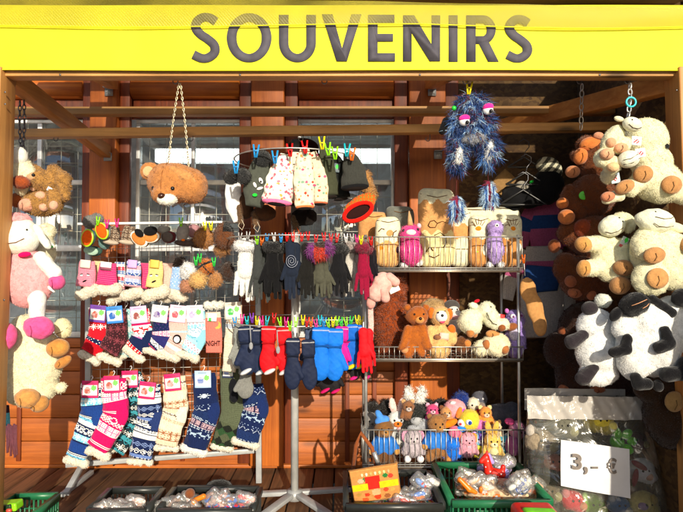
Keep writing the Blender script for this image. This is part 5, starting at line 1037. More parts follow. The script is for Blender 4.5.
# ---- bottom basket
def plain_toy(label, x, y, r, col, Y, ears=None, paw=None, belly=None, face=True, fur=SHORT, name='plush_toy', muz=None, head=None, squat=1.0):
    hc = head or col
    parts = [('body', 'plush', col, [E(x, y + r*1.15, r*1.05, r*1.25*squat), Cp(x - r*.8, y + r*.8, r*.34, x - r*1.1, y + r*1.7, r*.32, 2, 3), Cp(x + r*.8, y + r*.8, r*.34, x + r*1.1, y + r*1.7, r*.32, 2, 3)], dict(fur=fur)),
             ('head', 'plush', hc, [E(x, y, r, r*.92, 0, 2)], dict(fur=fur))]
    if ears: kind, ec = ears; parts += [('ear', 'plush', ec, [E(x + s_*r*(.75 if kind != 'tall' else .45), y - r*(.75 if kind != 'tall' else 1.4) + (r*.7 if kind == 'side' else 0), r*(.38 if kind != 'side' else .6), r*(.4 if kind == 'round' else (1.0 if kind == 'tall' else .75)), s_*12, 0, r*.2)], dict(fur=fur)) for s_ in (-1, 1)]
    if muz: parts.append(('muzzle', 'plush', muz, [E(x, y + r*.3, r*.5, r*.4)], {}))
    if paw: parts += [('paw', 'plush', paw, [E(x + s_*r*.75, y + r*2.3, r*.42, r*.42, 0, r*.9)], {}) for s_ in (-1, 1)]
    if belly: parts.append(('belly', 'plush', belly, [E(x, y + r*1.4, r*.6, r*.8)], {}))
    def post(t):
        if face: eyes(t, [(x - r*.36, y - r*.1), (x + r*.36, y - r*.1)], max(.9, r*.13)); t.bead('nose', 'button', BLACKP, x, y + r*.2, max(.8, r*.13))
    toy(label, Y, parts, post=post, name=name)
DKF = (1.2, 3.2, .3, .1, .7, .3)
for (x, y, r, l) in ((372, 409, 8, 'black shaggy plush back at the far left rear of the bottom basket'), (388, 407, 8, 'black shaggy plush back behind the white goose plush'), (440, 406, 8, 'black shaggy plush mound at the rear middle of the bottom basket'), (426, 405, 7, 'black shaggy plush back above the brown teddy in the jacket')):
    plain_toy(l, x, y, r, H('#17120f'), 2.46, fur=DKF, face=False, name='plush_toy')
plain_toy('grey mouse plush at the left edge of the bottom basket', 372, 420, 8, H('#86827e'), 2.4, ears=('round', H('#9a9490')), name='plush_mouse')
plain_toy('white goose plush with an orange beak behind the bear in the blue cap', 397, 419, 9, H('#f0ece2'), 2.38, ears=('tall', H('#f0c4bc')), name='plush_goose', muz=H('#e87820'))
def jacket(t_): pass
def bluebear(label, x, y, r, hat_, Y, tilt=0, fc=H('#6e4624')):
    parts = [('body', 'plush', fc, [E(x + tilt*.4, y + r*2.6, r*.95, r*1.1), Cp(x - r*.6, y + r*3, r*.45, x - r*.9, y + r*3.5, r*.42, 3, 5), Cp(x + r*.6, y + r*3, r*.45, x + r*1.0, y + r*3.6, r*.42, 3, 5)], dict(fur=SHORT)),
             ('head', 'plush', mix(fc, H('#b08040'), .2), [E(x, y, r, r*.95, 0, 2)], dict(fur=SHORT, var=.3)),
             ('jacket', 'felt', H('#2f72c4'), [B(x + tilt*.3, y + r*1.75, r*1.05, r*.95, 0, 1, r*.85, r*.5), Cp(x - r*.9, y + r*1.3, r*.35, x - r*1.3, y + r*2.0, r*.34, 2, 4), Cp(x + r*.9, y + r*1.3, r*.35, x + r*1.25, y + r*2.0, r*.34, 2, 4)], dict(lump=.3)),
             ('paw', 'plush', H('#c89048'), [E(x - r*1.35, y + r*2.3, r*.32, r*.36, 0, 5)], {}), ('paw', 'plush', H('#c89048'), [E(x + r*1.3, y + r*2.3, r*.32, r*.36, 0, 5)], {}),
             ('paw', 'plush', H('#b88040'), [E(x + r*1.05, y + r*3.7, r*.4, r*.45, 0, 6)], {}), ('muzzle', 'plush', H('#a87840'), [E(x + 1, y + r*.25, r*.45, r*.36)], {})]
    if hat_: parts.append(('cap', 'felt', H('#4a8ad8'), [E(x - 2, y - r*.85, r*.8, r*.5, -15, 2), E(x - 5, y - r*1.4, r*.35, r*.6, -30, 2)], {}))
    else: parts += [('ear', 'plush', fc, [E(x + s_*r*.8, y - r*.7, r*.3, r*.3, 0, 0)], {}) for s_ in (-1, 1)]
    toy(label, Y, parts, name='teddy_bear', post=lambda t: (eyes(t, [(x - r*.3, y - r*.15), (x + r*.4, y - r*.15)], 1.1), t.bead('nose', 'button', BLACKP, x + 1, y + r*.12, 1.1)))
bluebear('curly brown teddy bear in a blue cap and blue jumper, bottom basket', 384, 428, 9.5, True, 2.29)
plain_toy('black and grey donkey plush with a white muzzle in the bottom basket', 415, 414, 12, H('#20221f'), 2.36, ears=('tall', H('#dcd8d2')), fur=(1.2, 4, .3, .0, .7, .3), name='plush_donkey', face=False, muz=H('#a8aaac'))
toy('grey donkey muzzle plush above the grey elephant in the basket', 2.32, [('body', 'plush', H('#a4a6aa'), [E(424, 424, 7, 6), E(414, 430, 7, 6)], dict(fur=SHORT)), ('scarf', 'felt', RED, [E(434, 428, 4, 3)], {})])
plain_toy('silver grey elephant plush with pink ears between the two blue bears', 413, 437, 8.5, H('#b4a8ae'), 2.28, ears=('side', H('#eaa0bc')), name='plush_elephant', paw=H('#e6dfe2'))
bluebear('sandy teddy bear in a bright blue jacket sitting in the bottom basket', 437, 423, 9.5, False, 2.28, -3, H('#946438'))
plain_toy('bright blue puppy plush low in the middle of the bottom basket', 452, 444, 7, H('#1470d8'), 2.27, ears=('round', H('#1470d8')), name='plush_puppy', face=False, fur=FUZ)
toy('orange beaked plush peeking out under the pink and yellow heads', 2.28, [('body', 'plush', H('#e07090'), [E(455, 432, 7, 6)], {}), ('beak', 'felt', H('#f07818'), [E(449, 422, 8, 3.6, -25, 5)], {}), ('cap', 'felt', H('#2c80d8'), [E(460, 429, 6, 3)], {})])
plain_toy('pink puppy plush with orange ears in front of the yellow head', 467.5, 439, 7.6, H('#f2a0b0'), 2.27, ears=('side', H('#e8903c')), name='plush_puppy')
toy('pink dog head plush with a violet nose patch on top of the heap', 2.34, [('head', 'plush', H('#f0a0a8'), [E(455, 409, 11, 9.5)], dict(fur=SHORT)), ('ear', 'plush', H('#c050d0'), [E(461, 412, 5, 5.5)], {}), ('ear', 'plush', H('#6a2a9a'), [E(445, 416, 5, 3, 20)], {}), ('nose', 'felt', H('#e8e0d8'), [E(452, 402, 3, 2)], {})], name='plush_dog')
toy('yellow dog head plush with big blue eyes in the middle of the heap', 2.3, [('head', 'plush', H('#eecc38'), [E(469, 420, 10, 10.5)], dict(fur=SHORT)), ('muzzle', 'plush', WHITE, [E(461, 422, 4.6, 4)], {}), ('eye_ring', 'felt', WHITE, [E(467, 420, 3.4, 3)], {}), ('ear', 'plush', H('#f08030'), [E(459, 413, 3, 6, 20)], {})], post=lambda t: (t.bead('eye', 'button', H('#1040a8'), 467.5, 420, 1.9), t.bead('nose', 'button', H('#d02838'), 459, 422, 1.3)), name='plush_dog')
toy('dark blue shaggy plush at the top of the heap', 2.4, [('body', 'plush', H('#16307c'), [E(461, 400, 8, 8)], dict(fur=DKF))])
toy('white and red plush head right of the dark blue one', 2.38, [('head', 'plush', H('#e6d8c0'), [E(473, 404, 6, 6.5)], dict(fur=SHORT)), ('hood', 'plush', H('#d83038'), [E(479, 413, 5, 6)], {})], post=eyes2([(471, 404)], 1))
toy('pink and violet plush paw at the right of the yellow head', 2.32, [('body', 'plush', H('#e878b8'), [E(480, 425, 8, 6)], {}), ('paw', 'plush', H('#a858d8'), [E(485, 425, 4, 5)], {})])
toy('large slate grey elephant plush lying at the right rear of the basket', 2.42, [('body', 'plush', H('#4a4a54'), [E(500, 416, 18, 12), E(512, 412, 8, 10), Cp(490, 424, 6, 499, 430, 6, 3, 3)], dict(fur=SHORT)), ('head', 'plush', H('#565660'), [E(480, 400, 7.6, 8)], dict(fur=SHORT)), ('trunk', 'plush', H('#8a7870'), [Cp(480, 405, 4, 478, 415, 3.6, 6, 6)], {})], name='plush_elephant', post=eyes2([(477, 399), (482, 398)], 1.2, WHITE))
toy('small blue, yellow and brown toys pressed behind the basket wires', 2.32, [('body', 'plush', H('#58a8d0'), [E(477, 440, 5, 7)], {}), ('box', 'plastic', H('#e8d838'), [B(477, 450, 4, 6, 8, 3, 4, 1)], {}), ('head', 'plush', H('#7a4420'), [E(484, 450, 4, 5)], {}), ('cap', 'felt', H('#3890c8'), [E(481, 430, 6, 3)], {})])
plain_toy('yellow giraffe plush with dark eyes near the basket right end', 492, 440, 8, H('#e8bc60'), 2.27, ears=('tall', H('#e0b050')), name='plush_giraffe', belly=H('#f0d8a0'), muz=H('#f4dca8'))
toy('dusky pink unicorn plush sticking out at the right end of the basket', 2.3, [('body', 'plush', H('#a85c8c'), [E(513, 446, 8.5, 10)], {}), ('head', 'plush', H('#d08cac'), [E(518, 431, 8, 9)], dict(fur=SHORT)), ('bow', 'felt', H('#c84880'), [E(510, 422, 5, 3.6, 10)], {})], name='plush_unicorn', post=eyes2([(519, 431), (524, 432)], 1.5))
for (x, y, r, c, e_, l) in ((446, 412, 6, '#c89058', '#7a4a2a', 'small tan puppy plush with dark ears wedged below the pink dog head'), (403, 434, 5.5, '#e8e0d0', '#e89aa0', 'small cream mouse plush wedged between blue cap bear and elephant'), (425, 441, 5.5, '#e05a4a', '#f0c040', 'small red toy with yellow ears between the elephant and jacket bear'), (445, 431, 5, '#58a85a', '#3a7a3c', 'small green frog plush left of the blue puppy'), (479, 438, 6, '#7a58b8', '#c8a0e0', 'small violet plush between the pink puppy and the giraffe'), (485, 412, 6, '#e8943c', '#f4d090', 'small orange cat plush below the slate elephant head'), (502, 440, 6, '#58b0c8', '#e8e0d8', 'small turquoise plush right of the yellow giraffe'), (408, 406, 6, '#8a5a38', '#c89a68', 'small brown bear plush in front of the donkey ears'), (495, 426, 5.5, '#e0c8a0', '#b08858', 'small beige rabbit plush above the giraffe ears'), (432, 409, 5.5, '#d0447a', '#f0a8c0', 'small raspberry pink plush above the jacket bear head')):
    plain_toy(l, x, y, r, H(c), 2.33, ears=('round', H(e_)), muz=mix(H(c), WHITE, .5))
# ------------------------------------------------------------------ hanging shaggy toy and fur tassels
MB_ = [H('#20407c'), H('#5a8cd0'), H('#b4d0ee'), H('#10142c'), H('#6a2440'), H('#3868b0'), H('#141a3a')]
def mot(x, d, y):
    k = int(abs(sin(x*.16 + y*.1)*4 + cos(y*.17 - x*.12 + d*.1)*4)) % 7; return MB_[k]
SHAG = (1.7, 9.5, .3, .75, .5, .12)
t = Thing('shaggy_monster', 'shaggy blue and maroon bug eyed plush monster hanging from the front beam', 'plush toy', 1.98)
t.soft('body', 'plush', None, [E(471, 108, 15, 14, 0, 0, 11), E(471, 128, 21, 20, 0, 0, 13), Cp(457, 145, 7, 456, 168, 6, 2, 2), Cp(488, 142, 8, 488, 158, 7, 2, 2)], fur=SHAG, colf=mot, var=.2)
t.soft('fur_foot', 'plush', H('#e4e4e0'), [E(457, 158, 3.6, 9, 8, 9, 3)], fur=(1, 4, .25, .6, .4)); t.soft('fur_foot', 'plush', H('#e4e4e0'), [E(487, 152, 3.8, 11, 8, 9, 3)], fur=(1, 4, .25, .6, .4))
t.soft('beard', 'plush', H('#8e9096'), [E(472, 141, 12, 5, -8, 11, 4)], fur=(1.2, 4, .25, .5, .5))
for x, y in ((461, 125), (484, 114)):
    e = t.soft('eye', 'plastic', H('#f2f2ee'), [E(x, y, 5.2, 5, 0, 15, 4.2)], keep=False); t.soft('eyelid', 'plush', H('#f02c98'), [E(x, y - 2.4, 5.6, 3.8, -12, 15.4, 4.4)], sub=e, keep=False); t.bead('pupil', 'button', BLACKP, x + 2, y + 2.2, 1.9, 18.9, sub=e)
t.soft('striped_leg', 'felt', BLACKP, [Cp(447, 120, 4, 443, 130, 3.6, -4, -4)], keep=False); t.bead('badge', 'plastic', H('#28d040'), 452, 111, 2.4, 10)
t.done()
peg(469, 88, 1.95, 'yellow', 'yellow clothes peg holding the shaggy monster under the banner', h=13, w=6, group='clothes peg of the monster')
for (x, y0, y1, w_, l) in ((456, 197, 222, 7, 'blue and red fur tassel hanging in front of the tan pillow'), (488.5, 182, 210, 6.4, 'blue and maroon fur tassel right of the monster, above the lilac plush')):
    t = Thing('fur_tassel', l, 'fur tassel', 2.02, 'fur tassels under the monster')
    t.soft('tassel', 'plush', None, [E(x, y0 + 5, w_*.6, 6, 0, 0, 4), E(x - 2, (y0+y1)/2, w_*.6, (y1-y0)*.45, 5, 0, 5), E(x + 3, (y0+y1)/2, w_*.6, (y1-y0)*.42, -5, 0, 5)], fur=(1.5, 6, .28, .8, .35, .1), colf=lambda a_, d, y, x=x: H('#8a2040') if abs(a_ - x) < 1.2 or (y < y0 + 4 and a_ < x + 1) else MB_[int(abs(sin(a_*.9)*3))], var=.2)
    t.add('string', ptube([(x, y0 + 2, 2.02), (x + (1 if x < 470 else -1), 166, 2.0)], .001), mat('felt', H('#7a3a3a'))); t.done()
# ------------------------------------------------------------------ chains
def chain(label, pts, link=.022, r=.0022, m_=None, Y=None):
    t = Thing('chain', label, 'chain', 2, single=True); ps = [P(*p) for p in pts]; ms = []
    for a, b_ in zip(ps[:-1], ps[1:]):
        L_ = np.linalg.norm(b_ - a); n_ = max(1, int(L_ / (link*.78))); d = (b_ - a) / L_
        for k in range(n_):
            c = a + d * (k + .5) * L_ / n_; s_ = nrm(np.cross(d, (0, 1, 0) if k % 2 else (1, .2, .1))); lp = []
            for q in range(10): an = 2*pi*q/10; lp.append(c + d*cos(an)*link*.5 + s_*sin(an)*link*.26)
            ms.append(tube(lp, r, 5, True))
    t.add('links', merge(*ms), m_ or DARKM, smooth=True); t.done()
BRASS = mat('metal', (.62, .55, .38))
chain('thin brass chain carrying the bear head, left strand', [(179, 83, 1.93), (173, 122, 1.95), (168, 165, 1.97)], .012, .0018, BRASS)
chain('thin brass chain carrying the bear head, right strand', [(180.5, 83, 1.93), (185, 122, 1.95), (189, 168, 1.97)], .012, .0018, BRASS)
chain('dark link chain hanging at the left post above the white lamb, left strand', [(20, 101, 2.08), (19.5, 125, 2.08), (21, 152, 2.06)], .022, .0022)
chain('dark link chain hanging at the left post above the white lamb, right strand', [(24, 100, 2.08), (24.5, 124, 2.08), (23, 150, 2.06)], .022, .0022)
chain('steel link chain above the big white lamb on the right', [(630, 84, 1.9), (630, 100, 1.88), (628, 118, 1.86)], .026, .0028, CHROME)
chain('steel ring chain holding the brown monkeys', [(582, 84, 2.2), (581, 130, 2.2)], .03, .0024, CHROME)
t = Thing('carabiner', 'turquoise plastic ring on the chain above the big white lamb', 'ring', 1.87, single=True); c = P(631, 102, 1.87); t.add('carabiner', tube([c + np.array([.016*cos(a_), 0, .016*sin(a_)]) for a_ in np.linspace(0, 2*pi, 16, endpoint=False)], .0035, 6, True), mat('plastic', H('#28b8c0')), smooth=True); t.done()
# ------------------------------------------------------------------ bear head and left column
def bh(t):
    t.bead('nose', 'button', H('#3a1c10'), 169, 199, 3.8, ry=3); eyes(t, [(158, 190), (178, 191)], 2); t.line('brow', H('#8a5228'), [(184, 205), (190, 203), (196, 198)], .4); t.line('seam', H('#8a5228'), [(170, 165), (168, 175), (167, 186), (168, 196)], .35)
toy('golden brown bear head plush hanging upside from the thin brass chain', 1.98, [('body', 'plush', H('#b87a42'), [E(174, 183, 26, 20, 6, 0, 20), E(191, 187, 17, 17, 0, 2, 17), E(168, 196, 13, 9, 0, 10, 12)], dict(fur=(1.2, 1.4, .18, .2, .55))), ('ear', 'plush', H('#b87a42'), [E(151, 172, 9.5, 9, 0, 4, 4)], dict(fur=SHORT)), ('inner_ear', 'plush', H('#d8a878'), [E(151, 173, 5.5, 5.5, 0, 8, 2)], {}), ('ear', 'plush', H('#c08850'), [E(187, 178, 15, 6.5, 28, 15, 4)], dict(fur=SHORT)), ('muzzle', 'plush', H('#efe6d8'), [E(173, 202, 9.5, 5.6, 0, 19, 6)], dict(fur=SHORT))], post=bh, name='plush_bear')
WC = H('#ecdfbc')
LY = 2.06
toy('sandy brown shaggy elephant plush under the chain at the upper left', LY, [('body', 'plush', H('#a2773e'), [E(42, 203, 21, 13), E(46, 182, 16, 11, 10, 4), Cp(54, 171, 6, 66, 180, 7.5, 2, 6), Cp(66, 180, 7.5, 69, 197, 5, 6, 8), Cp(58, 196, 6.5, 60, 208, 6, 8, 10), E(36, 170, 8, 5, 20)], dict(fur=(1.6, 2.2, .26, .3, .7, .3), lump=1, lf=.4, var=.25)), ('paw', 'plush', H('#d49a80'), [E(32, 206, 8.6, 6.6, -8)], {}), ('paw', 'plush', H('#d8a488'), [E(45.5, 197, 5, 4.4)], {}), ('paw', 'plush', H('#d8a488'), [E(61, 207, 4, 4.6)], {}), ('paw', 'plush', H('#d8a488'), [E(49, 208, 4.4, 4.4)], {}), ('cheek', 'plush', H('#d0a078'), [E(38, 179, 5, 4)], {}), ('nose', 'plush', H('#dcb090'), [E(37.5, 189, 3.2, 3.4)], {})],
    name='plush_elephant', post=lambda t: (t.bead('eye', 'button', BLACKP, 41, 177.5, 1.8), t.panel('label_card', 56, 191, 5, 4, 30, fn=tagfn, n=(6, 6))))
toy('cream lamb plush with a rusty brown ear, topmost on the left', 2.03, [('body', 'plush', WC, [E(22, 175, 10, 20), E(29, 172, 7, 8)], dict(fur=SHORT)), ('head', 'plush', H('#f4edda'), [E(22, 157, 7.5, 9.5, -10, 4)], {}), ('ear', 'plush', H('#94441e'), [E(28, 184, 8.6, 6.2, 10, 12)], dict(fur=SHORT)), ('paw', 'plush', H('#9c5024'), [E(15, 200, 6, 7.4)], {})], name='plush_lamb')
toy('small white lamb head with a long ear peeking out behind the pink sheep', 2.1, [('head', 'plush', WC, [E(46, 232, 9, 9), E(40, 250, 14, 22)], dict(fur=SHORT)), ('ear', 'plush', H('#f2e8d2'), [Cp(42, 233, 4, 56, 247, 2.4, 9, 6)], {}), ('snout', 'plush', H('#f0d4c0'), [E(47, 227, 3, 2)], {})], name='plush_lamb', post=lambda t: t.bead('badge', 'plastic', H('#38c048'), 56, 247, 1.3))
PW, HF = H('#f2a2a4'), H('#e0528e')
def pks(t):
    t.line('smile', H('#6a3a30'), [(7.5, 240), (12, 243.5), (20, 244.6), (28, 243.5), (35, 239.5)], .4); eyes(t, [(14, 223.5), (35, 231)], 1.2)
toy('large pink woolly sheep plush with a white face and magenta bow', 2.0, [
 ('body', 'plush', PW, [E(28, 281, 25, 27, 0, 0, 17), E(24, 262, 19, 15, 0, 0, 13)], dict(fur=(1.6, 1.0, .22, .1, .9, .5), lump=.8, lf=.8)),
 ('head', 'plush', H('#f0e6d6'), [E(24, 240, 18.5, 15.5, 0, 7, 14), E(24, 229, 14, 11, 0, 5, 11)], dict(k=4, lump=.01)),
 ('wool_cap', 'plush', PW, [E(20, 220, 13, 6.6, 4, 4, 11), E(11, 226, 4, 7, 0, 2, 5)], dict(fur=(1.6, 1.2, .22, .1, .9, .5), lump=.6)),
 ('ear', 'plush', H('#f3e9da'), [Cp(38, 229, 4.5, 50, 246, 3.6, 4, 4)], {}),
 ('bow', 'felt', H('#d80c5c'), [E(13, 255.5, 6.4, 2.6, 4, 15), E(33, 255, 6.4, 2.8, -8, 15)], {}),
 ('arm', 'plush', H('#f4ece0'), [Cp(44, 258, 6.5, 60, 274, 7, 6, 10)], {}), ('hoof', 'plush', HF, [E(62, 281.5, 7.6, 8, -20, 10)], {}),
 ('leg', 'plush', H('#f4ece0'), [Cp(43, 298, 8, 44, 318, 7, 10, 13)], {}), ('hoof', 'plush', HF, [E(47, 326, 14.5, 11.5, 5, 15, 11)], {}),
 ('leg', 'plush', H('#f4ece0'), [Cp(8, 300, 6.5, 9, 322, 6, 8, 11)], {}), ('hoof', 'plush', HF, [E(13, 335, 10.5, 13.5, 8, 12, 9)], {}),
 ('tail', 'plush', H('#f4ece0'), [Cp(49, 286, 2, 56, 291, 1.4, 4, 4)], {})], post=pks, name='plush_sheep')
toy('large cream lamb plush with tan hooves hanging lowest on the left', 2.08, [
 ('body', 'plush', WC, [E(32, 362, 29, 36, 8, 0, 22), E(30, 385, 26, 22, 0, 0, 19), E(28, 328, 13, 14, 0, 4)], dict(fur=(1.4, 1.6, .2, .2, .6), lump=1, lf=.2)),
 ('head', 'plush', H('#efdcae'), [E(64, 328, 8, 10, -10, 2)], dict(fur=SHORT)), ('hoof', 'plush', H('#c48840'), [E(65, 346, 11, 9, -8, 14)], {}), ('hoof', 'plush', H('#b87c3c'), [E(67, 361, 9.5, 5, -35, 8)], {}), ('tail', 'plush', WC, [E(60, 388, 5, 5)], dict(fur=FUZ)),
 ('hoof', 'plush', H('#c48c4c'), [E(38, 394, 11.5, 9.5, 0, 19)], {}), ('hoof', 'plush', H('#bc8444'), [E(46, 401, 9, 8, -30, 12)], {})], name='plush_lamb', post=lambda t: t.line('smile', H('#6a4a30'), [(61, 333), (66, 331), (71, 327)], .3))
t = Thing('fringed_scarf', 'dark scarf end with a dusty pink fringe below the lower lamb', 'scarf', 2.1)
t.sweep('scarf', 'knit', [(2, 405, 7), (2, 420, 8), (3, 432, 7)], .3, lambda a_, v, W: H('#5fb0c0') if a_ > 0 and v > 8 else H('#3a2430'), na=30)
fr = []
for k in range(11): x = -3 + k*1.9; fr.append(ptube([(x, 424 + k % 3, 2.09), (x + random.uniform(-1, 1), 440, 2.09), (x + random.uniform(-2, 2), 455 + random.uniform(-5, 4), 2.08)], .004, None, 6))
t.add('fringe', merge(*fr), mat('felt', H('#e08c94')), smooth=True); t.done()
# ------------------------------------------------------------------ brown monkeys
DB, MZ = H('#6e3a1a'), H('#cc7638')
mk = 'brown monkeys hanging in a column'
def monkey(label, parts, Y=2.2, post=None): toy(label, Y, parts, name='plush_monkey', group=mk, post=post, cat='plush monkey')
monkey('topmost brown monkey plush under the steel ring with an orange face', [('body', 'plush', DB, [E(596, 160, 18, 22), Cp(588, 160, 7, 575, 158, 6, 2, 4), E(588, 146, 12, 10)], dict(fur=FUZ)), ('face', 'plush', MZ, [E(586, 146, 10.5, 7, -12, 9)], {}), ('muzzle', 'plush', H('#d09070'), [E(592, 139, 5, 3.6, 0, 14)], {}), ('paw', 'plush', MZ, [E(577, 158, 7, 8.5, 10, 8)], {}), ('paw', 'plush', H('#c07c50'), [E(568.5, 173.5, 7, 6, 0, 10)], {})], post=lambda t: t.line('mouth', H('#5a2810'), [(578, 149), (586, 152), (594, 149)], .3))
monkey('second brown monkey plush with a round green badge', [('body', 'plush', DB, [E(592, 196, 22, 22), E(575, 208, 14, 14), Cp(570, 190, 6, 562, 203, 6, 0, 3)], dict(fur=FUZ)), ('paw', 'plush', MZ, [E(560, 204, 6, 5.6)], {}), ('muzzle', 'plush', H('#c8763c'), [E(562, 218, 8, 7.5, 0, 11)], {})], post=lambda t: (t.soft('badge', 'plastic', H('#62d83c'), [E(577, 197.5, 5, 4.4, -10, None, 1)], keep=False)))
monkey('third monkey plush with a reddish hand in the middle of the column', [('body', 'plush', DB, [E(592, 236, 24, 22), E(570, 232, 13, 12)], dict(fur=FUZ)), ('hand', 'plush', H('#96401c'), [E(577, 229, 8, 9, 20, 12), E(584, 224, 4, 3, 20, 13)], dict(fur=SHORT)), ('paw', 'plush', H('#8a4a26'), [E(555, 246, 6, 7)], {}), ('paw', 'plush', H('#a86438'), [E(565, 262, 7, 6, 30)], {})])
monkey('fourth brown monkey plush behind the smiling cream sheep', [('body', 'plush', DB, [E(585, 278, 26, 22), E(566, 268, 12, 16)], dict(fur=FUZ)), ('paw', 'plush', H('#a8603c'), [E(566, 281, 6, 6)], {}), ('paw', 'plush', H('#b06844'), [E(571, 292, 7, 5.6)], {}), ('paw', 'plush', H('#b06844'), [E(585, 293.5, 4.6, 6)], {})])
monkey('dark monkey plush hanging lower behind the black and white sheep', [('body', 'plush', H('#3a1e10'), [E(586, 330, 26, 28), E(560, 350, 16, 18)], dict(fur=FUZ)), ('paw', 'plush', H('#8c4c2c'), [E(561, 331, 5, 5)], {})], Y=2.3)
monkey('lowest dark monkey plush with its foot above the price bag', [('body', 'plush', H('#3a1e10'), [E(600, 385, 44, 18), E(575, 372, 20, 20)], dict(fur=FUZ)), ('paw', 'plush', H('#a86444'), [E(562, 388, 6, 6)], {}), ('paw', 'plush', H('#9c5838'), [E(590, 386, 8, 4)], {})], Y=2.3)
toy('dark brown plush with a beige round foot at the right edge', 2.0, [('body', 'plush', H('#33200f'), [E(672, 415, 26, 34), E(660, 390, 26, 16)], dict(fur=FUZ)), ('foot', 'plush', H('#a08050'), [E(660, 396, 9, 10, 0, 24, 5)], {})], name='plush_bear')
# ------------------------------------------------------------------ sheep on the right
FL = (1.5, 1.25, .16, .25, .5)
SW, PAW = H('#f0e0ba'), H('#b88450')
SY = 1.84
def tags(*ps): return lambda t: [t.panel('label_card', x, y, 10, 9, a_, fn=tagfn, n=(9, 9)) for x, y, a_ in ps]
toy('big cream sheep plush with one black eye patch, top right', SY, [
 ('body', 'plush', SW, [E(658, 182, 26, 21, 20, 0, 18), E(650, 160, 22, 18, 20, 0, 16), E(646, 138, 22, 20, 15, 0, 16), Cp(640, 178, 9, 625, 190, 8, 8, 10), Cp(668, 190, 10, 680, 196, 10, 6, 6)], dict(fur=FL)),
 ('eye_patch', 'plush', BLACKP, [E(659, 149, 5, 3.6, -15, None, 2)], dict(fur=SHORT)), ('foot', 'plush', PAW, [E(634, 177, 9.5, 8.5, -10, 17, 6)], {}), ('foot', 'plush', PAW, [E(661, 187.5, 10, 9, 0, 18, 5)], {}), ('foot', 'plush', PAW, [E(617.5, 189, 10, 6.6, -25, 14)], {}), ('hoof', 'plush', H('#c47c58'), [E(603, 198, 7, 5, -10, 10)], {}), ('arm', 'plush', SW, [Cp(616, 196, 6, 604, 200, 5, 6, 6)], {})], name='plush_sheep')
def lambf(pts): 
    def f(t):
        for q in pts: t.line('smile', H('#4a3424'), q, .35)
    return f
toy('small cream lamb plush in front of the big sheep, upper one', 1.78, [('body', 'plush', SW, [E(612, 140, 9, 16, 30), E(620, 145, 11, 9)], dict(fur=FL)), ('head', 'plush', H('#f0e6cc'), [E(627, 127, 9.5, 7, 20, 10)], {}), ('ear', 'plush', H('#ecdcb8'), [E(615, 121, 5, 2.6, 15, 8)], {}), ('hoof', 'plush', PEACH, [E(608, 144, 5, 5)], {}), ('hoof', 'plush', PEACH, [E(618, 149, 7, 5.4)], {})], name='plush_lamb', post=lambda t: (lambf([[(621, 128), (625, 131.5), (630, 132.5), (634, 131)]])(t), tags((636, 141, 6))(t), eyes(t, [(624, 124)], .8)))
toy('small cream lamb plush in front of the big sheep, lower one', 1.78, [('body', 'plush', SW, [E(603, 158, 9, 10), E(612, 165, 9, 9)], dict(fur=FL)), ('head', 'plush', H('#f0e6cc'), [E(624, 161, 10.5, 8.5, -15, 9)], {}), ('hoof', 'plush', PEACH, [E(602.5, 156, 7, 5.6, 0, 9)], {}), ('hoof', 'plush', H('#e0b888'), [E(610, 168, 6, 5)], {})], name='plush_lamb', post=lambda t: (lambf([[(616, 163), (622, 162), (630, 157)], [(617, 167), (624, 166), (632, 161)]])(t), tags((640, 153, -8))(t)))
toy('cream lamb face with a red tag hanging below the two small lambs', 1.86, [('head', 'plush', H('#ecdcb8'), [E(608, 176, 7, 8)], dict(fur=FL))], name='plush_lamb', post=tags((613, 179, 80)))
def sc(t): t.line('smile', H('#4a3424'), [(598, 233), (603, 234.5), (609, 232.5), (614, 229)], .35); eyes(t, [(611, 219.5), (614, 223)], 1); t.panel('label_card', 618, 243, 7, 11, 25, fn=lambda u, v: H('#38d83c') if (u-.6)**2 + (v-.25)**2 < .06 else (H('#d05050') if v > .7 else H('#c8d0cc')), n=(8, 8))
toy('cream sheep plush with a smile and raised left arm, middle of the right side', 1.9, [
 ('body', 'plush', SW, [E(607, 258, 15, 24, 0, 0, 13), Cp(598, 244, 9, 586, 244, 8, 4, 6), E(617, 262, 11, 24, 8, 6, 10), Cp(596, 268, 9, 584, 268, 8, 4, 6)], dict(fur=FL)),
 ('head', 'plush', H('#f2e6c8'), [E(607, 227, 13, 10.5, -20, 10, 10)], {}), ('wool_cap', 'plush', SW, [E(620, 220, 11, 7, 10, 6), E(627, 226, 5, 8, 20, 6)], dict(fur=FL)),
 ('hoof', 'plush', H('#c8904e'), [E(579.5, 245, 8.5, 7.6, 30, 9)], {}), ('hoof', 'plush', H('#c8904e'), [E(580, 268.5, 7, 8.5, 0, 9)], {}), ('hoof', 'plush', H('#a8794a'), [E(616, 268, 10, 8, 10, 15)], {}), ('hoof', 'plush', PAW, [E(614, 285, 10, 9, -20, 12)], {})], name='plush_sheep', post=sc)
def sd(t):
    t.line('smile', H('#4a3424'), [(642, 219), (650, 221), (658, 220.5), (664, 218)], .35); t.line('smile', H('#4a3424'), [(641, 225), (646, 228), (654, 229), (662, 227.5)], .35); eyes(t, [(644, 214)], 1)
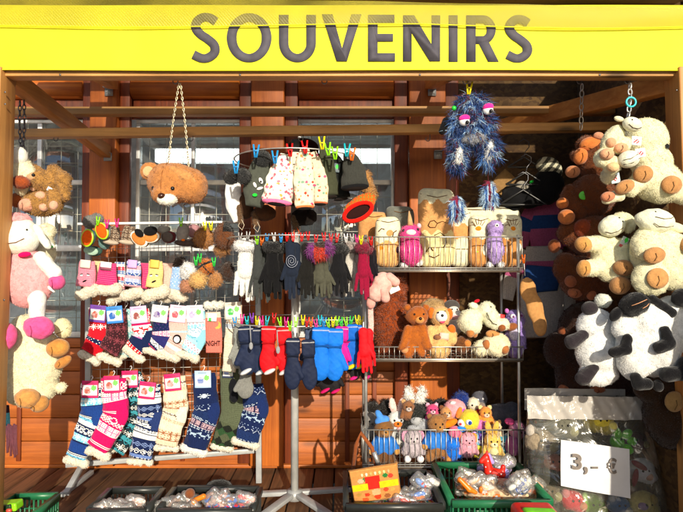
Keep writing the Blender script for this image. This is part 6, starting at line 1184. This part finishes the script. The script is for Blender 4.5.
toy('large cream sheep plush facing the viewer, right of the raised arm one', 1.82, [
 ('body', 'plush', SW, [E(655, 252, 24, 30, 0, 0, 18), E(676, 268, 26, 22, 0, -2, 16), Cp(664, 240, 11, 676, 244, 9, 6, 8)], dict(fur=FL)),
 ('head', 'plush', H('#f2e6c8'), [E(648, 222, 19, 12, 6, 12, 12)], {}), ('ear', 'plush', SW, [E(670, 228, 11, 5, 15, 8)], {}),
 ('leg', 'plush', SW, [E(641, 246, 16, 16, 20, 12, 12)], dict(fur=FL)), ('leg', 'plush', SW, [E(644, 278, 18, 17, 0, 12, 12)], dict(fur=FL)), ('hoof', 'plush', PAW, [E(641, 256, 10.5, 8, -10, 24, 5)], {}), ('hoof', 'plush', H('#c08c54'), [E(644, 278, 10.5, 10, 0, 24, 4)], {}), ('hoof', 'plush', H('#c08c54'), [E(679, 245, 9, 8, 0, 16)], {})], name='plush_sheep', post=sd)
BK = H('#0e0d10'); DG = H('#2a2428')
def be(t): t.line('smile', H('#c8906a'), [(617, 304), (623, 301.5), (632, 298)], .4); t.line('smile', H('#c8906a'), [(627, 306.5), (631, 304.5), (634, 302)], .4)
toy('white sheep plush with charcoal hooves, left of the two black faced ones', 1.84, [
 ('body', 'plush', H('#f4f0e2'), [E(596, 326, 19, 18, 0, 0, 14), E(599, 352, 23, 23, 0, 0, 17), E(598, 374, 19, 12)], dict(fur=FL)), ('head', 'plush', DG, [E(587, 308, 8, 7, 0, 6)], {}), ('wool_cap', 'plush', H('#d8dacc'), [E(604, 301, 8, 7)], dict(fur=FL)),
 ('leg', 'plush', DG, [Cp(580, 334, 5, 568, 341, 7, 8, 9)], {}), ('leg', 'plush', DG, [Cp(590, 366, 4.5, 579, 376, 7.5, 10, 10)], {})], name='plush_sheep')
toy('big white sheep plush with black face, ears and hooves, lower right', 1.79, [
 ('body', 'plush', H('#f4f0e2'), [E(650, 338, 28, 40, -15, 0, 22), E(632, 350, 18, 30, 0, 4, 16), E(675, 325, 22, 30, 0, -4, 16), E(640, 318, 14, 18, -20, 10, 12), E(620, 326, 12, 14, 20, 8, 10)], dict(fur=FL)),
 ('head', 'plush', BK, [E(625, 303, 14.5, 11, -18, 18, 11)], dict(fur=SHORT)), ('ear', 'plush', BK, [E(608, 313, 5, 8, 35, 16)], {}), ('ear', 'plush', BK, [Cp(644, 298, 4, 664, 312, 5, 14, 12)], {}),
 ('leg', 'plush', BK, [Cp(616, 336, 4.6, 613, 346, 5.6, 22, 24), Cp(613, 346, 5.6, 602, 349, 5, 24, 24)], {}), ('leg', 'plush', BK, [Cp(651, 328, 4.6, 654, 340, 5.8, 24, 26), Cp(654, 340, 5.8, 645, 344, 6, 26, 26)], {}),
 ('leg', 'plush', BK, [Cp(674, 360, 7, 668, 370, 7, 20, 22), Cp(668, 370, 7, 654, 370, 7, 22, 22)], {}), ('leg', 'plush', BK, [Cp(626, 374, 5, 628, 380, 6, 18, 20), Cp(628, 380, 6, 636, 380, 5.6, 20, 20)], {}), ('tail', 'plush', BK, [E(650, 383, 5, 6, -20, 14)], {}), ('back_patch', 'plush', BK, [E(676, 297, 12, 9, 0, 12, 7)], {})], name='plush_sheep', post=be)
# ------------------------------------------------------------------ garments, hangers and bags at the back right
def hanger(label, x, y, w_, Y, ang=0):
    t = Thing('clothes_hanger', label, 'hanger', Y, 'black hangers at the back'); pts = [(x + 5*cos(a_), y - 12 - 5*sin(a_)) for a_ in np.linspace(-.3, pi*1.05, 10)]
    t.add('hook', ptube([(a_, b_, Y) for a_, b_ in pts[::-1]] [::-1] + [(x - 5, y - 6, Y), (x, y, Y)] if False else [(a_, b_, Y) for a_, b_ in pts[::-1]][:0] + [(x, y, Y), (x + 1, y - 5, Y), (x + 5, y - 10, Y), (x + 5, y - 15, Y), (x, y - 18, Y), (x - 5, y - 15, Y)], .0022), DARKM, smooth=True)
    t.add('shoulder_bar', ptube([(x - w_, y + w_*.62, Y), (x, y, Y), (x + w_, y + w_*.62, Y), (x, y + w_*.64, Y), (x - w_, y + w_*.62, Y)], .0045), mat('plastic', (.02, .02, .02)), smooth=True); t.done()
hanger('upper black coat hanger in front of the strand board', 524, 157, 16, 2.5); hanger('second black coat hanger just below the upper one', 526, 172, 20, 2.46); hanger('third black coat hanger, lowest and widest', 523, 190, 23, 2.44)
t = Thing('beanie_bundle', 'black cap bundle hanging under the hangers with a small green tag', 'cap', 2.5, single=False); t.soft('cap_body', 'felt', BLACKP, [E(528, 196, 26, 12), E(548, 185, 15, 18), E(512, 200, 10, 14)], lump=1.5, lf=.3); t.soft('tag', 'felt', H('#2ad048'), [E(532, 182, 2.6, 1.8, -30, None, 1)], keep=False); t.soft('brim', 'felt', H('#8a8478'), [E(520, 188, 7, 6, 20, None, 3)], keep=False); t.done()
t = Thing('knit_hat', 'pale grey and black patterned knit hat right of the hangers', 'hat', 2.48, single=True); t.soft('knit_hat', 'knit', None, [E(548, 166, 12, 9, 15), E(555, 172, 7, 9)], colf=lambda x, d, y: H('#c8c4a8') if int(x*.25 + y*.2) % 2 else H('#4a4a40')); t.done()
t = Thing('canvas_bag', 'tan canvas bag slung at an angle left of the hangers', 'bag', 2.6, single=True); t.sweep('canvas_bag', 'felt', [(492, 196, 7), (502, 184, 9), (511, 174, 8)], .4, None, H('#8c6c44'), na=30); t.done()
GY, BL2, PK2 = H('#b8b0aa'), H('#25467e'), H('#b0567e')
def knitwear(label, x, y0, y1, w_, bands, sleeves, Y, apron=None):
    t = Thing('knit_jumper', label, 'jumper', Y, 'children jumpers at the back right')
    def fn(a_, v, W):
        f = v / (y1 - y0)
        for lim, c in bands:
            if f < lim: return c
        return bands[-1][1]
    t.sweep('jumper_body', 'knit', [(x, y0, w_*.7), (x + 1, (y0+y1)/2, w_), (x + 2, y1, w_*.95)], .22, fn, na=48, wob=.05)
    for s_, (xx, yy) in zip((-1, 1), sleeves): t.sweep('sleeve', 'knit', [(x + s_*w_*.65, y0 + 5, 7), ((x + s_*w_ + xx)/2, (y0 + yy)/2, 7.5), (xx, yy, 6)], .3, fn, na=28)
    if apron: t.sweep('apron', 'felt', apron, .25, None, BL2, na=30, dd=4)
    t.done()
knitwear('pink, blue and pink striped child jumper, upper one under the hangers', 545, 202, 250, 17, [(.3, PK2), (.55, BL2), (1, PK2)], [(522, 248), (568, 246)], 2.56)
knitwear('grey child jumper with blue apron front and pink sleeve bands', 541, 246, 338, 22, [(.2, GY), (.32, PK2), (1, GY)], [(507, 300), (571, 335)], 2.5, apron=[(541, 266, 16), (540, 280, 18), (541, 292, 15)])
knitwear('dusky pink jumper edge behind the grey one', 566, 250, 325, 12, [(1, H('#7c5050'))], [(560, 300), (584, 318)], 2.62)
t = Thing('felt_sole', 'long beige felt slipper sole hanging in front of the grey jumper', 'slipper sole', 2.2, single=False); t.soft('sole', 'felt', H('#c08c54'), [E(528, 290, 8.5, 13, -8, 0, 4), E(535, 308, 8.5, 16, -12, 0, 4), E(540, 325, 7, 12, -5, 0, 4)]); t.add('string', ptube([(525, 276, 2.2), (524, 262, 2.2)], .0012), mat('felt', WHITE)); t.done()
peg(523.5, 259, 2.2, 'orange', 'orange clothes peg above the beige felt sole', h=9, w=3, group='peg of the felt sole')
# ------------------------------------------------------------------ crates
def crate(label, xa_, xb_, Y0, Y1, zt_, hgt, col, rows=5, rot=0, content=None):
    t = Thing('plastic_crate', label, 'crate', Y0); m_ = mat('plastic', col); z0 = zt_ - hgt; th = .008
    for nm, (p, q) in (('front_side', ((xa_, Y0), (xb_, Y0))), ('rear_side', ((xa_, Y1), (xb_, Y1))), ('left_side', ((xa_, Y0), (xa_, Y1))), ('right_side', ((xb_, Y0), (xb_, Y1)))):
        p = np.array([*p, 0.]); q = np.array([*q, 0.]); d = q - p; L_ = np.linalg.norm(d); u = d / L_; nn_ = np.array([-u[1], u[0], 0]); ms = []
        up = np.array([0, 0, 1.]); e = .006 if 'side' in nm and nm[0] in 'lr' else 0
        def pc(a_, b_, zA, zB, w_=th): return beam(p + u*a_ + up*(zA+zB)/2, p + u*b_ + up*(zA+zB)/2, w_, zB - zA)
        ms.append(pc(e, L_ - e, zt_ - .022, zt_, .02)); ms.append(pc(e, L_ - e, z0, z0 + .02, .011))
        n_ = int(L_ / .017); hz_ = zt_ - .075 if nm[0] != 'x' else 0
        for k in range(n_ + 1): a_ = e + (L_ - 2*e - .005)*k/n_; ms.append(pc(a_, a_ + .005 if 0 < k < n_ else a_ + .005, z0 + .02, zt_ - .022, th))
        r_ = 4
        for k in range(1, r_): z = z0 + (hgt - .02)*k/r_; ms.append(pc(e, L_ - e, z, z + .005, th*.8))
        t.add(nm, merge(*ms), m_, bevel=0)
    t.add('bottom', box(xa_ + .01, xb_ - .01, Y0 + .01, Y1 - .01, z0 + .003, z0 + .008), m_); t.done()
def crumple(label, pts_c, r, Y, seedcol=None, name='plastic_bag', stuff=()):
    """heap of clear packets, each a thin pillow of film with a small toy or two inside"""
    x, y, rx, ry = pts_c; t = Thing(name, label, 'plastic bag', Y); n_ = max(5, int(rx*ry/22)); m_ = film((.85, .84, .82), .1, .12, 12, 'film', .3)
    t.soft('heap_of_toys', 'plush', H('#8a7c70'), [E(x, y + ry*.5, rx*.9, ry*.7, 0, 0, r*.8)], colf=lambda a_, d, b_: H(stuff[1][int(abs(sin(a_*.31)*3 + cos(d*.3)*3 + sin(b_*.5)*2)) % len(stuff[1])]), lump=1.2, lf=.5, keep=False)
    for k in range(n_):
        f = (k + .5)/n_; xx = x + (random.uniform(-.85, .85) if n_ > 6 else (f*2 - 1)*.7)*rx; yy = y - ry*.35 + random.uniform(-.35, .75)*ry; dd = r*random.uniform(.05, .85) - abs(xx - x)/rx*r*.3
        a_ = random.uniform(-45, 45); w_ = random.uniform(8, 12); h_ = random.uniform(5.5, 7.5)
        V, Q = sdf_mesh([B(xx, yy, w_, h_, a_, dd, 3.2, 3.0), E(xx, yy, w_*.8, h_*.8, a_, dd, 4.4)], 1.0, 1.5, .5, .6)
        ii = t.add('packet', (PV(V, Y), [tuple(q) for q in Q], None), m_, smooth=True)
        for q in range(2):
            c = H(random.choice(stuff[1])); ox = random.uniform(-4, 4); oy = random.uniform(-1.5, 1.5); s1 = random.uniform(2.4, 4)
            ps = [E(xx + ox, yy + oy, s1*1.5, s1*.8, a_, dd, 2.4), E(xx + ox + cos(radians(a_))*s1*1.3, yy + oy + sin(radians(a_))*s1*1.3, s1*.7, s1*.7, 0, dd + .6, 2)]
            t.soft('packed_toy', 'plush' if q else 'plastic', c, ps, sub=ii, keep=False, k=1.2)
    t.done()
def zc(py, Y): return P(0, py, Y)[2]
BKP, GRP = (.022, .024, .022), (.015, .14, .055)
TOYC = ['#d83020', '#e8c020', '#3a78d0', '#e85aa0', '#3aa048', '#d8d0c0', '#8a5a3a', '#e88030', '#f0ece0']
Yf, Yb = 1.84, 2.1
# black crate with the wooden toy
crate('black crate in front of the rack holding a wooden picture box', P(346, 500, Yf)[0], P(443, 500, Yf)[0], Yf, 2.15, zc(504, Yf), .2, BKP)
crumple('clear bag of small bright toys filling the crate under the wooden box', (400, 497, 38, 9), 26, 1.99, stuff=(40, TOYC))
crumple('knotted clear bag of white beads at the right of the wooden box', (424, 483, 11, 9), 10, 2.02, stuff=(8, ['#e8e4dc', '#d83a30', '#c8c4c0', '#5a8ad0']))
t = Thing('wooden_toy_box', 'flat wooden game box with red, yellow and green painted shapes', 'toy box', 1.98)
WB = wood('X', H('#a8743c'), H('#d09a5a'), knots=False)
cx_, cy_ = 374, 479; 
def boxfn(u, v):
    if .44 < v < .62 and (u < .34 or u > .6): return H('#f0c818')
    if .3 < u < .62 and .22 < v < .62: return H('#e0281c')
    for a_, b_, r_, c in ((.2, .33, .07, '#d8b090'), (.3, .3, .06, '#2a7a3c'), (.74, .27, .06, '#2a7a3c'), (.86, .3, .06, '#d04030'), (.3, .78, .06, '#c83a20'), (.12, .74, .06, '#b88a40'), (.5, .74, .1, '#e8a878'), (.72, .7, .06, '#d04828'), (.86, .72, .05, '#c8a050'), (.52, .88, .08, '#d8401c'), (.24, .93, .07, '#e05a28'), (.72, .9, .07, '#9a5a30'), (.35, .6, .04, '#60c8d8')):
        if (u-a_)**2 + (v-b_)**2 < r_*r_: return H(c)
    return H('#c88c4c')
t.panel('lid', cx_, cy_ - 2, 45, 36, -9, d=17, fn=boxfn, n=(44, 30), thick=2.5, kind='felt', tilt=-.35)
t.panel('box_edge', cx_ + .4, cy_ - 1.4, 47, 38, -9, d=14.2, fn=lambda u, v: H('#b07a40'), n=(2, 2), thick=3, kind='felt', tilt=-.35)
a = PV([(372, 12.6, 469)], 1.98)[0]
for k in range(7): t.soft('painted_sign', 'felt', H(['#e8c8a0', '#e0e0c0', '#c8a060', '#e8d8b0', '#b8d080', '#d8c080', '#d0a070'][k]), [E(361 + k*4.2, 466.5 - k*.7, 1.3, 2, -9, 24, .7)], keep=False)
t.done()
# green crate
crate('green crate full of bagged toys left of the price bag', P(452, 500, Yf)[0], P(551, 500, Yf)[0], Yf, 2.2, zc(500, Yf), .2, GRP)
crumple('crumpled clear bag of beige and orange toys in the green crate', (500, 484, 43, 15), 28, 2.02, stuff=(36, ['#d8b088', '#e8c8a0', '#c8a07a', '#e07830', '#d8d0c8', '#e8e0d8']))
crumple('clear bag with the red spotted horse at the rear of the green crate', (496, 466, 18, 9), 9, 2.18, stuff=(4, ['#b8a0e0', '#8a7060']))
crumple('clear bag corner with a blue print at the right of the green crate', (520, 484, 9, 8), 8, 1.92, stuff=(3, ['#2a5ab8', '#e8e4dc']))
def horse(t): [t.bead('spot', 'plastic', WHITE, x, y, .8) for x, y in ((485, 466), (489, 470), (492, 474), (497, 475), (487, 460), (500, 473))]
toy('red spotted toy horse with lilac mane lying on the green crate', 2.08, [('body', 'plastic', H('#e02818'), [Cp(486, 458, 3.6, 489, 472, 5, 0, 0), Cp(489, 472, 5, 502, 474, 4, 0, 0), Cp(486, 457, 3.4, 481, 461, 2.4, 0, 1), Cp(502, 474, 3, 503, 467, 2.4, 0, 0), E(487, 453, 1.4, 2.4)], {}), ('mane', 'plush', H('#a898e0'), [Cp(489, 456, 2.4, 493, 463, 2, -2, -2)], {}), ('tail', 'plush', H('#b0a4e4'), [E(506, 474, 4, 5)], {})], name='toy_horse', post=horse)
toy('small orange plastic crocodile at the left of the green crate', 1.96, [('body', 'plastic', H('#ee7818'), [Cp(459, 478, 2.4, 468, 487, 3, 4, 6), Cp(468, 487, 3, 474, 490, 2, 6, 6), E(460, 481, 3.4, 2.2)], {}), ('leg', 'plastic', H('#e87014'), [E(463, 487, 1.6, 3)], {}), ('leg', 'plastic', H('#e87014'), [E(481, 490, 2, 3.4)], {})], name='toy_crocodile')
# crates further left
crate('green crate at the bottom left corner', P(-24, 500, 1.9)[0], P(26, 500, 1.9)[0], 1.9, 2.12, zc(519, 1.9), .18, GRP)
toy('lime trimmed toy box inside the bottom left green crate', 2.0, [('box', 'plastic', H('#8ad81c'), [B(6, 506, 14, 4, -5, 0, 7, 1.5)], {}), ('lid', 'plastic', H('#1c3a20'), [B(5, 505, 11, 2.6, -5, 6, 3, 1)], {}), ('berry', 'plastic', H('#c84a3c'), [E(14, 507, 3, 2.4, 0, 8)], {})], name='toy_box')
crate('black crate with a clear bag left of the middle of the deck', P(88, 500, 1.92)[0], P(146, 500, 1.92)[0], 1.92, 2.11, zc(509, 1.92), .18, BKP)
crumple('large clear bag sticking out of the left black crate', (116, 504, 27, 8), 22, 2.0, stuff=(12, ['#c8a090', '#b8a8a0', '#d8c8c0']))
crate('black crate with blue and red toys left of the stand foot', P(158, 500, 1.92)[0], P(252, 500, 1.92)[0], 1.92, 2.12, zc(509, 1.92), .18, BKP)
crumple('clear bag with blue and red toys in the black crate by the stand', (227, 501, 24, 9), 20, 2.0, stuff=(26, ['#2a6ac8', '#d83040', '#3a8ad8', '#e8b0a8', '#8a5a4a']))
crumple('dull bag of brown toys at the left of the blue and red ones', (182, 504, 22, 7), 20, 2.0, stuff=(20, ['#6a4a3a', '#8a6a58', '#4a3a3a', '#b89a90']))
toy('orange wooden figure lying on the brown toys', 2.0, [('body', 'plastic', H('#e07818'), [Cp(196, 498, 2.4, 205, 494, 2.6, 6, 6)], {}), ('head', 'plastic', H('#ec8c20'), [E(196, 499, 3, 3, 0, 7)], {}), ('hat', 'plush', H('#7a4424'), [E(191, 492, 5, 5, 0, 4)], {})], name='toy_figure')
toy('round black plush back rising behind the bag with blue toys', 2.16, [('body', 'plush', H('#15110f'), [E(219, 489, 14, 9)], dict(fur=SHORT))])
# spoon handle / wooden cradle left of the rack foot
t = Thing('basket_handle', 'bent wooden basket handle leaning at the foot of the shelf rack', 'handle', 2.1, single=False)
t.add('handle_bar', ptube([(352, 478, 2.14), (356, 445, 2.1), (361, 433, 2.09), (372, 448, 2.08), (377, 470, 2.08)], .008, None, 8), mat('felt', H('#8c4c28')), smooth=True); t.add('handle_clip', ptube([(374, 452, 2.07), (379, 466, 2.07)], .009, None, 8), CHROME, smooth=True); t.done()
# red and lime toy at the bottom edge
toy('red toy tray with a lime green rim at the bottom edge', 1.7, [('tray', 'plastic', H('#e0201c'), [B(535, 520, 21, 13, 0, 0, 16, 6)], {}), ('rim', 'plastic', H('#7ae020'), [B(536, 508.5, 16, 3.4, 2, 11, 7, 3)], {}), ('inner_dish', 'plastic', H('#d81c20'), [B(536, 512, 15, 3.2, 2, 15, 5, 2.5)], {})], name='toy_tray')
# ------------------------------------------------------------------ big price bag
t = Thing('goods_bag', 'big clear plastic bag full of colourful plush with a price sign', 'plastic bag', 2.05)
BYc = 2.16
def bagpts(Yc):
    V = []; Fc = []; rows = [(398, 528, 650, .05), (420, 527, 650, .055), (440, 527, 651, .09), (465, 526, 655, .12), (490, 528, 660, .13), (520, 531, 664, .125), (548, 536, 664, .11)]
    A = np.array(rows); n_ = 40; na = 64
    for i in range(n_ + 1):
        f = i / n_ * (len(rows) - 1); k = min(len(rows) - 2, int(f)); q = f - k; y, x0, x1, dp = A[k]*(1-q) + A[k+1]*q
        for j in range(na):
            a_ = 2*pi*j/na; ca, sa = cos(a_), sin(a_); u = math.copysign(abs(ca)**.6, ca); v = math.copysign(abs(sa)**.8, sa)
            wr = .007*sin(j*.9 + i*.33) + .005*sin(j*2.1 - i*.6) + .003*sin(i*1.7 + j*.4)
            c = P((x0+x1)/2 + (x1-x0)/2*u, y, Yc); V.append((c[0], Yc - (dp + wr*(1 if i > 8 else .25))*v, c[2]))
    for i in range(n_):
        for j in range(na): j2 = (j+1) % na; Fc.append((i*na+j, i*na+j2, (i+1)*na+j2, (i+1)*na+j))
    return np.array(V), Fc
V_, F_ = bagpts(BYc); t.add('bag_film', (V_, F_, None), film((.3, .3, .25), .22, .2, 7, 'bagfilm', .8), smooth=True)
sx0, sx1 = P(527, 394, 2.1)[0], P(650, 394, 2.1)[0]
zA, zB = P(0, 395, 2.1)[2], P(0, 418, 2.1)[2]
BAND = film((.62, .58, .53), .62, .25, 12, 'bandfilm', .7)
t.add('white_band', sheet(sx0 - .002, sx1 + .002, lambda x, v: zB + (zA - zB)*v - .012*(x - sx0), lambda x, v: 2.086 + .004*sin(x*30) + .003*sin(x*71 + v*3) + .0022*sin(x*160 + v*9) + .002*sin(v*7 + x*40), 80, 8, .003), BAND, smooth=True)
t.add('rear_band', sheet(sx0 + .03, sx1 - .03, lambda x, v: zB + (zA - zB)*v - .012*(x - sx0), lambda x, v: 2.222 + .004*sin(x*25), 40, 4, .003), BAND, smooth=True)
t.done()
t = Thing('price_sign', 'white paper price sign reading 3,- € taped on the big plastic bag', 'price sign', 2.0)
sgn = [P(561, 440, 2.0), P(629, 449, 2.0), P(631, 499, 2.0), P(561, 486, 2.0)]
nn_ = 14; V = []; Fc = []
for lay in (0, 1):
    for j in range(nn_ + 1):
        for i in range(nn_ + 1):
            u, v = i/nn_, j/nn_; p = (sgn[0]*(1-u) + sgn[1]*u)*(1-v) + (sgn[3]*(1-u) + sgn[2]*u)*v; V.append((p[0], p[1] + .003*sin(u*5 + v*3) + lay*.0012, p[2]))
N_ = (nn_+1)**2
for j in range(nn_):
    for i in range(nn_): a = j*(nn_+1)+i; q = (a, a+nn_+1, a+nn_+2, a+1); Fc.append(q); Fc.append(tuple(k + N_ for k in q[::-1]))
t.add('paper', (np.array(V), Fc, None), mat('paper', (.62, .62, .63)), smooth=True)
INK = mat('felt', (.2, .17, .15))
def skewtext(s_, xa_, ya_, xb_, yb_, sk=.1):
    a, b_ = P(xa_, ya_, 1.992), P(xb_, yb_, 1.992); md = text_mesh(s_, (a[0]+b_[0])/2, (a[2]+b_[2])/2, b_[0]-a[0], a[2]-b_[2], 1.9925, bold=.03); V = md[0]; V[:, 2] -= (V[:, 0] - (a[0]+b_[0])/2)*sk; return (V, md[1], None)
t.add('digit', skewtext('3', 572, 454, 582, 470), INK); t.add('comma', skewtext(',', 584, 467, 588, 475), INK); t.add('dash', box(P(590.5, 467, 2)[0], P(597, 467, 2)[0], 1.9915, 1.9925, P(590, 468, 2)[2], P(590, 466, 2)[2]), INK); t.add('euro_sign', skewtext('€', 607, 458, 617, 474), INK)
t.done()
rr = random.Random(4)
BAGC = [('yellow plush dog with floppy ears at the top inside the bag', 598, 420, 15, '#e8d048'), ('lime green plush with leaf shaped ears inside the bag', 621, 440, 11, '#6ae01c'), ('beige crumpled plush at the left inside the bag', 540, 440, 15, '#a09078'), ('grey plush at the upper left inside the bag', 560, 425, 15, '#6c6a5c'), ('pink orange plush at the left of the price sign', 553, 462, 9, '#e88a6a'), ('white plush rabbit with red ears right of the price sign', 640, 470, 14, '#dcdce4'), ('red plush at the bottom left inside the bag', 572, 500, 12, '#e02a40'), ('lime and yellow plush at the bottom middle inside the bag', 592, 504, 12, '#9ae030'), ('blue plush at the bottom right inside the bag', 618, 505, 11, '#3a78b8'), ('pale yellow plush with a violet snout at the bottom right', 643, 503, 14, '#d8cc80'), ('dark grey plush behind the price sign', 600, 460, 22, '#4c4a46'), ('dull brown plush low at the left inside the bag', 545, 490, 14, '#7a6a54'), ('maroon and white plush at the right inside the bag', 636, 440, 10, '#5a2a38')]
for l, x, y, r, c in BAGC:
    col = H(c); parts = [('body', 'plush', col, [E(x, y, r, r*.8, rr.uniform(-20, 20), 0, r*.7), E(x + r*.5, y + r*.4, r*.6, r*.5, 0, 2)], dict(fur=SHORT))]
    if 'lime green' in l: parts = [('body', 'plush', col, [E(x - 4, y + 2, 7, 7, 0, 0, 6)], {})] + [('ear', 'plush', col, [E(x + dx, y + dy, 6, 4.4, an, 4, 3)], {}) for dx, dy, an in ((4, -7, -40), (10, 0, 0), (5, 8, 40), (-6, -8, 70))]
    elif 'red ears' in l: parts += [('ear', 'plush', H('#8a1c34'), [E(x - 6, y - 8, 9, 3, 30, 10, 2)], {}), ('ear', 'plush', H('#8a1c34'), [E(x - 10, y + 4, 3, 9, 10, 10, 2)], {}), ('snout', 'plush', H('#d0a088'), [E(x + 5, y + 4, 4, 4)], {})]
    elif 'violet' in l: parts += [('snout', 'plush', H('#a890c0'), [E(x - 4, y, 5, 4)], {}), ('ear', 'plush', H('#c0a860'), [E(x + 7, y - 5, 4, 6)], {})]
    else: parts += [('ear', 'plush', mix(col, WHITE, .3), [E(x - r*.6, y - r*.6, r*.35, r*.45)], {}), ('paw', 'plush', mix(col, H('#f0e0a0'), .4), [E(x + r*.7, y + r*.3, r*.35, r*.35)], {})]
    toy(l, 2.14, parts, post=eyes2([(x - 2, y - 2), (x + 4, y - 2)], 1.2))
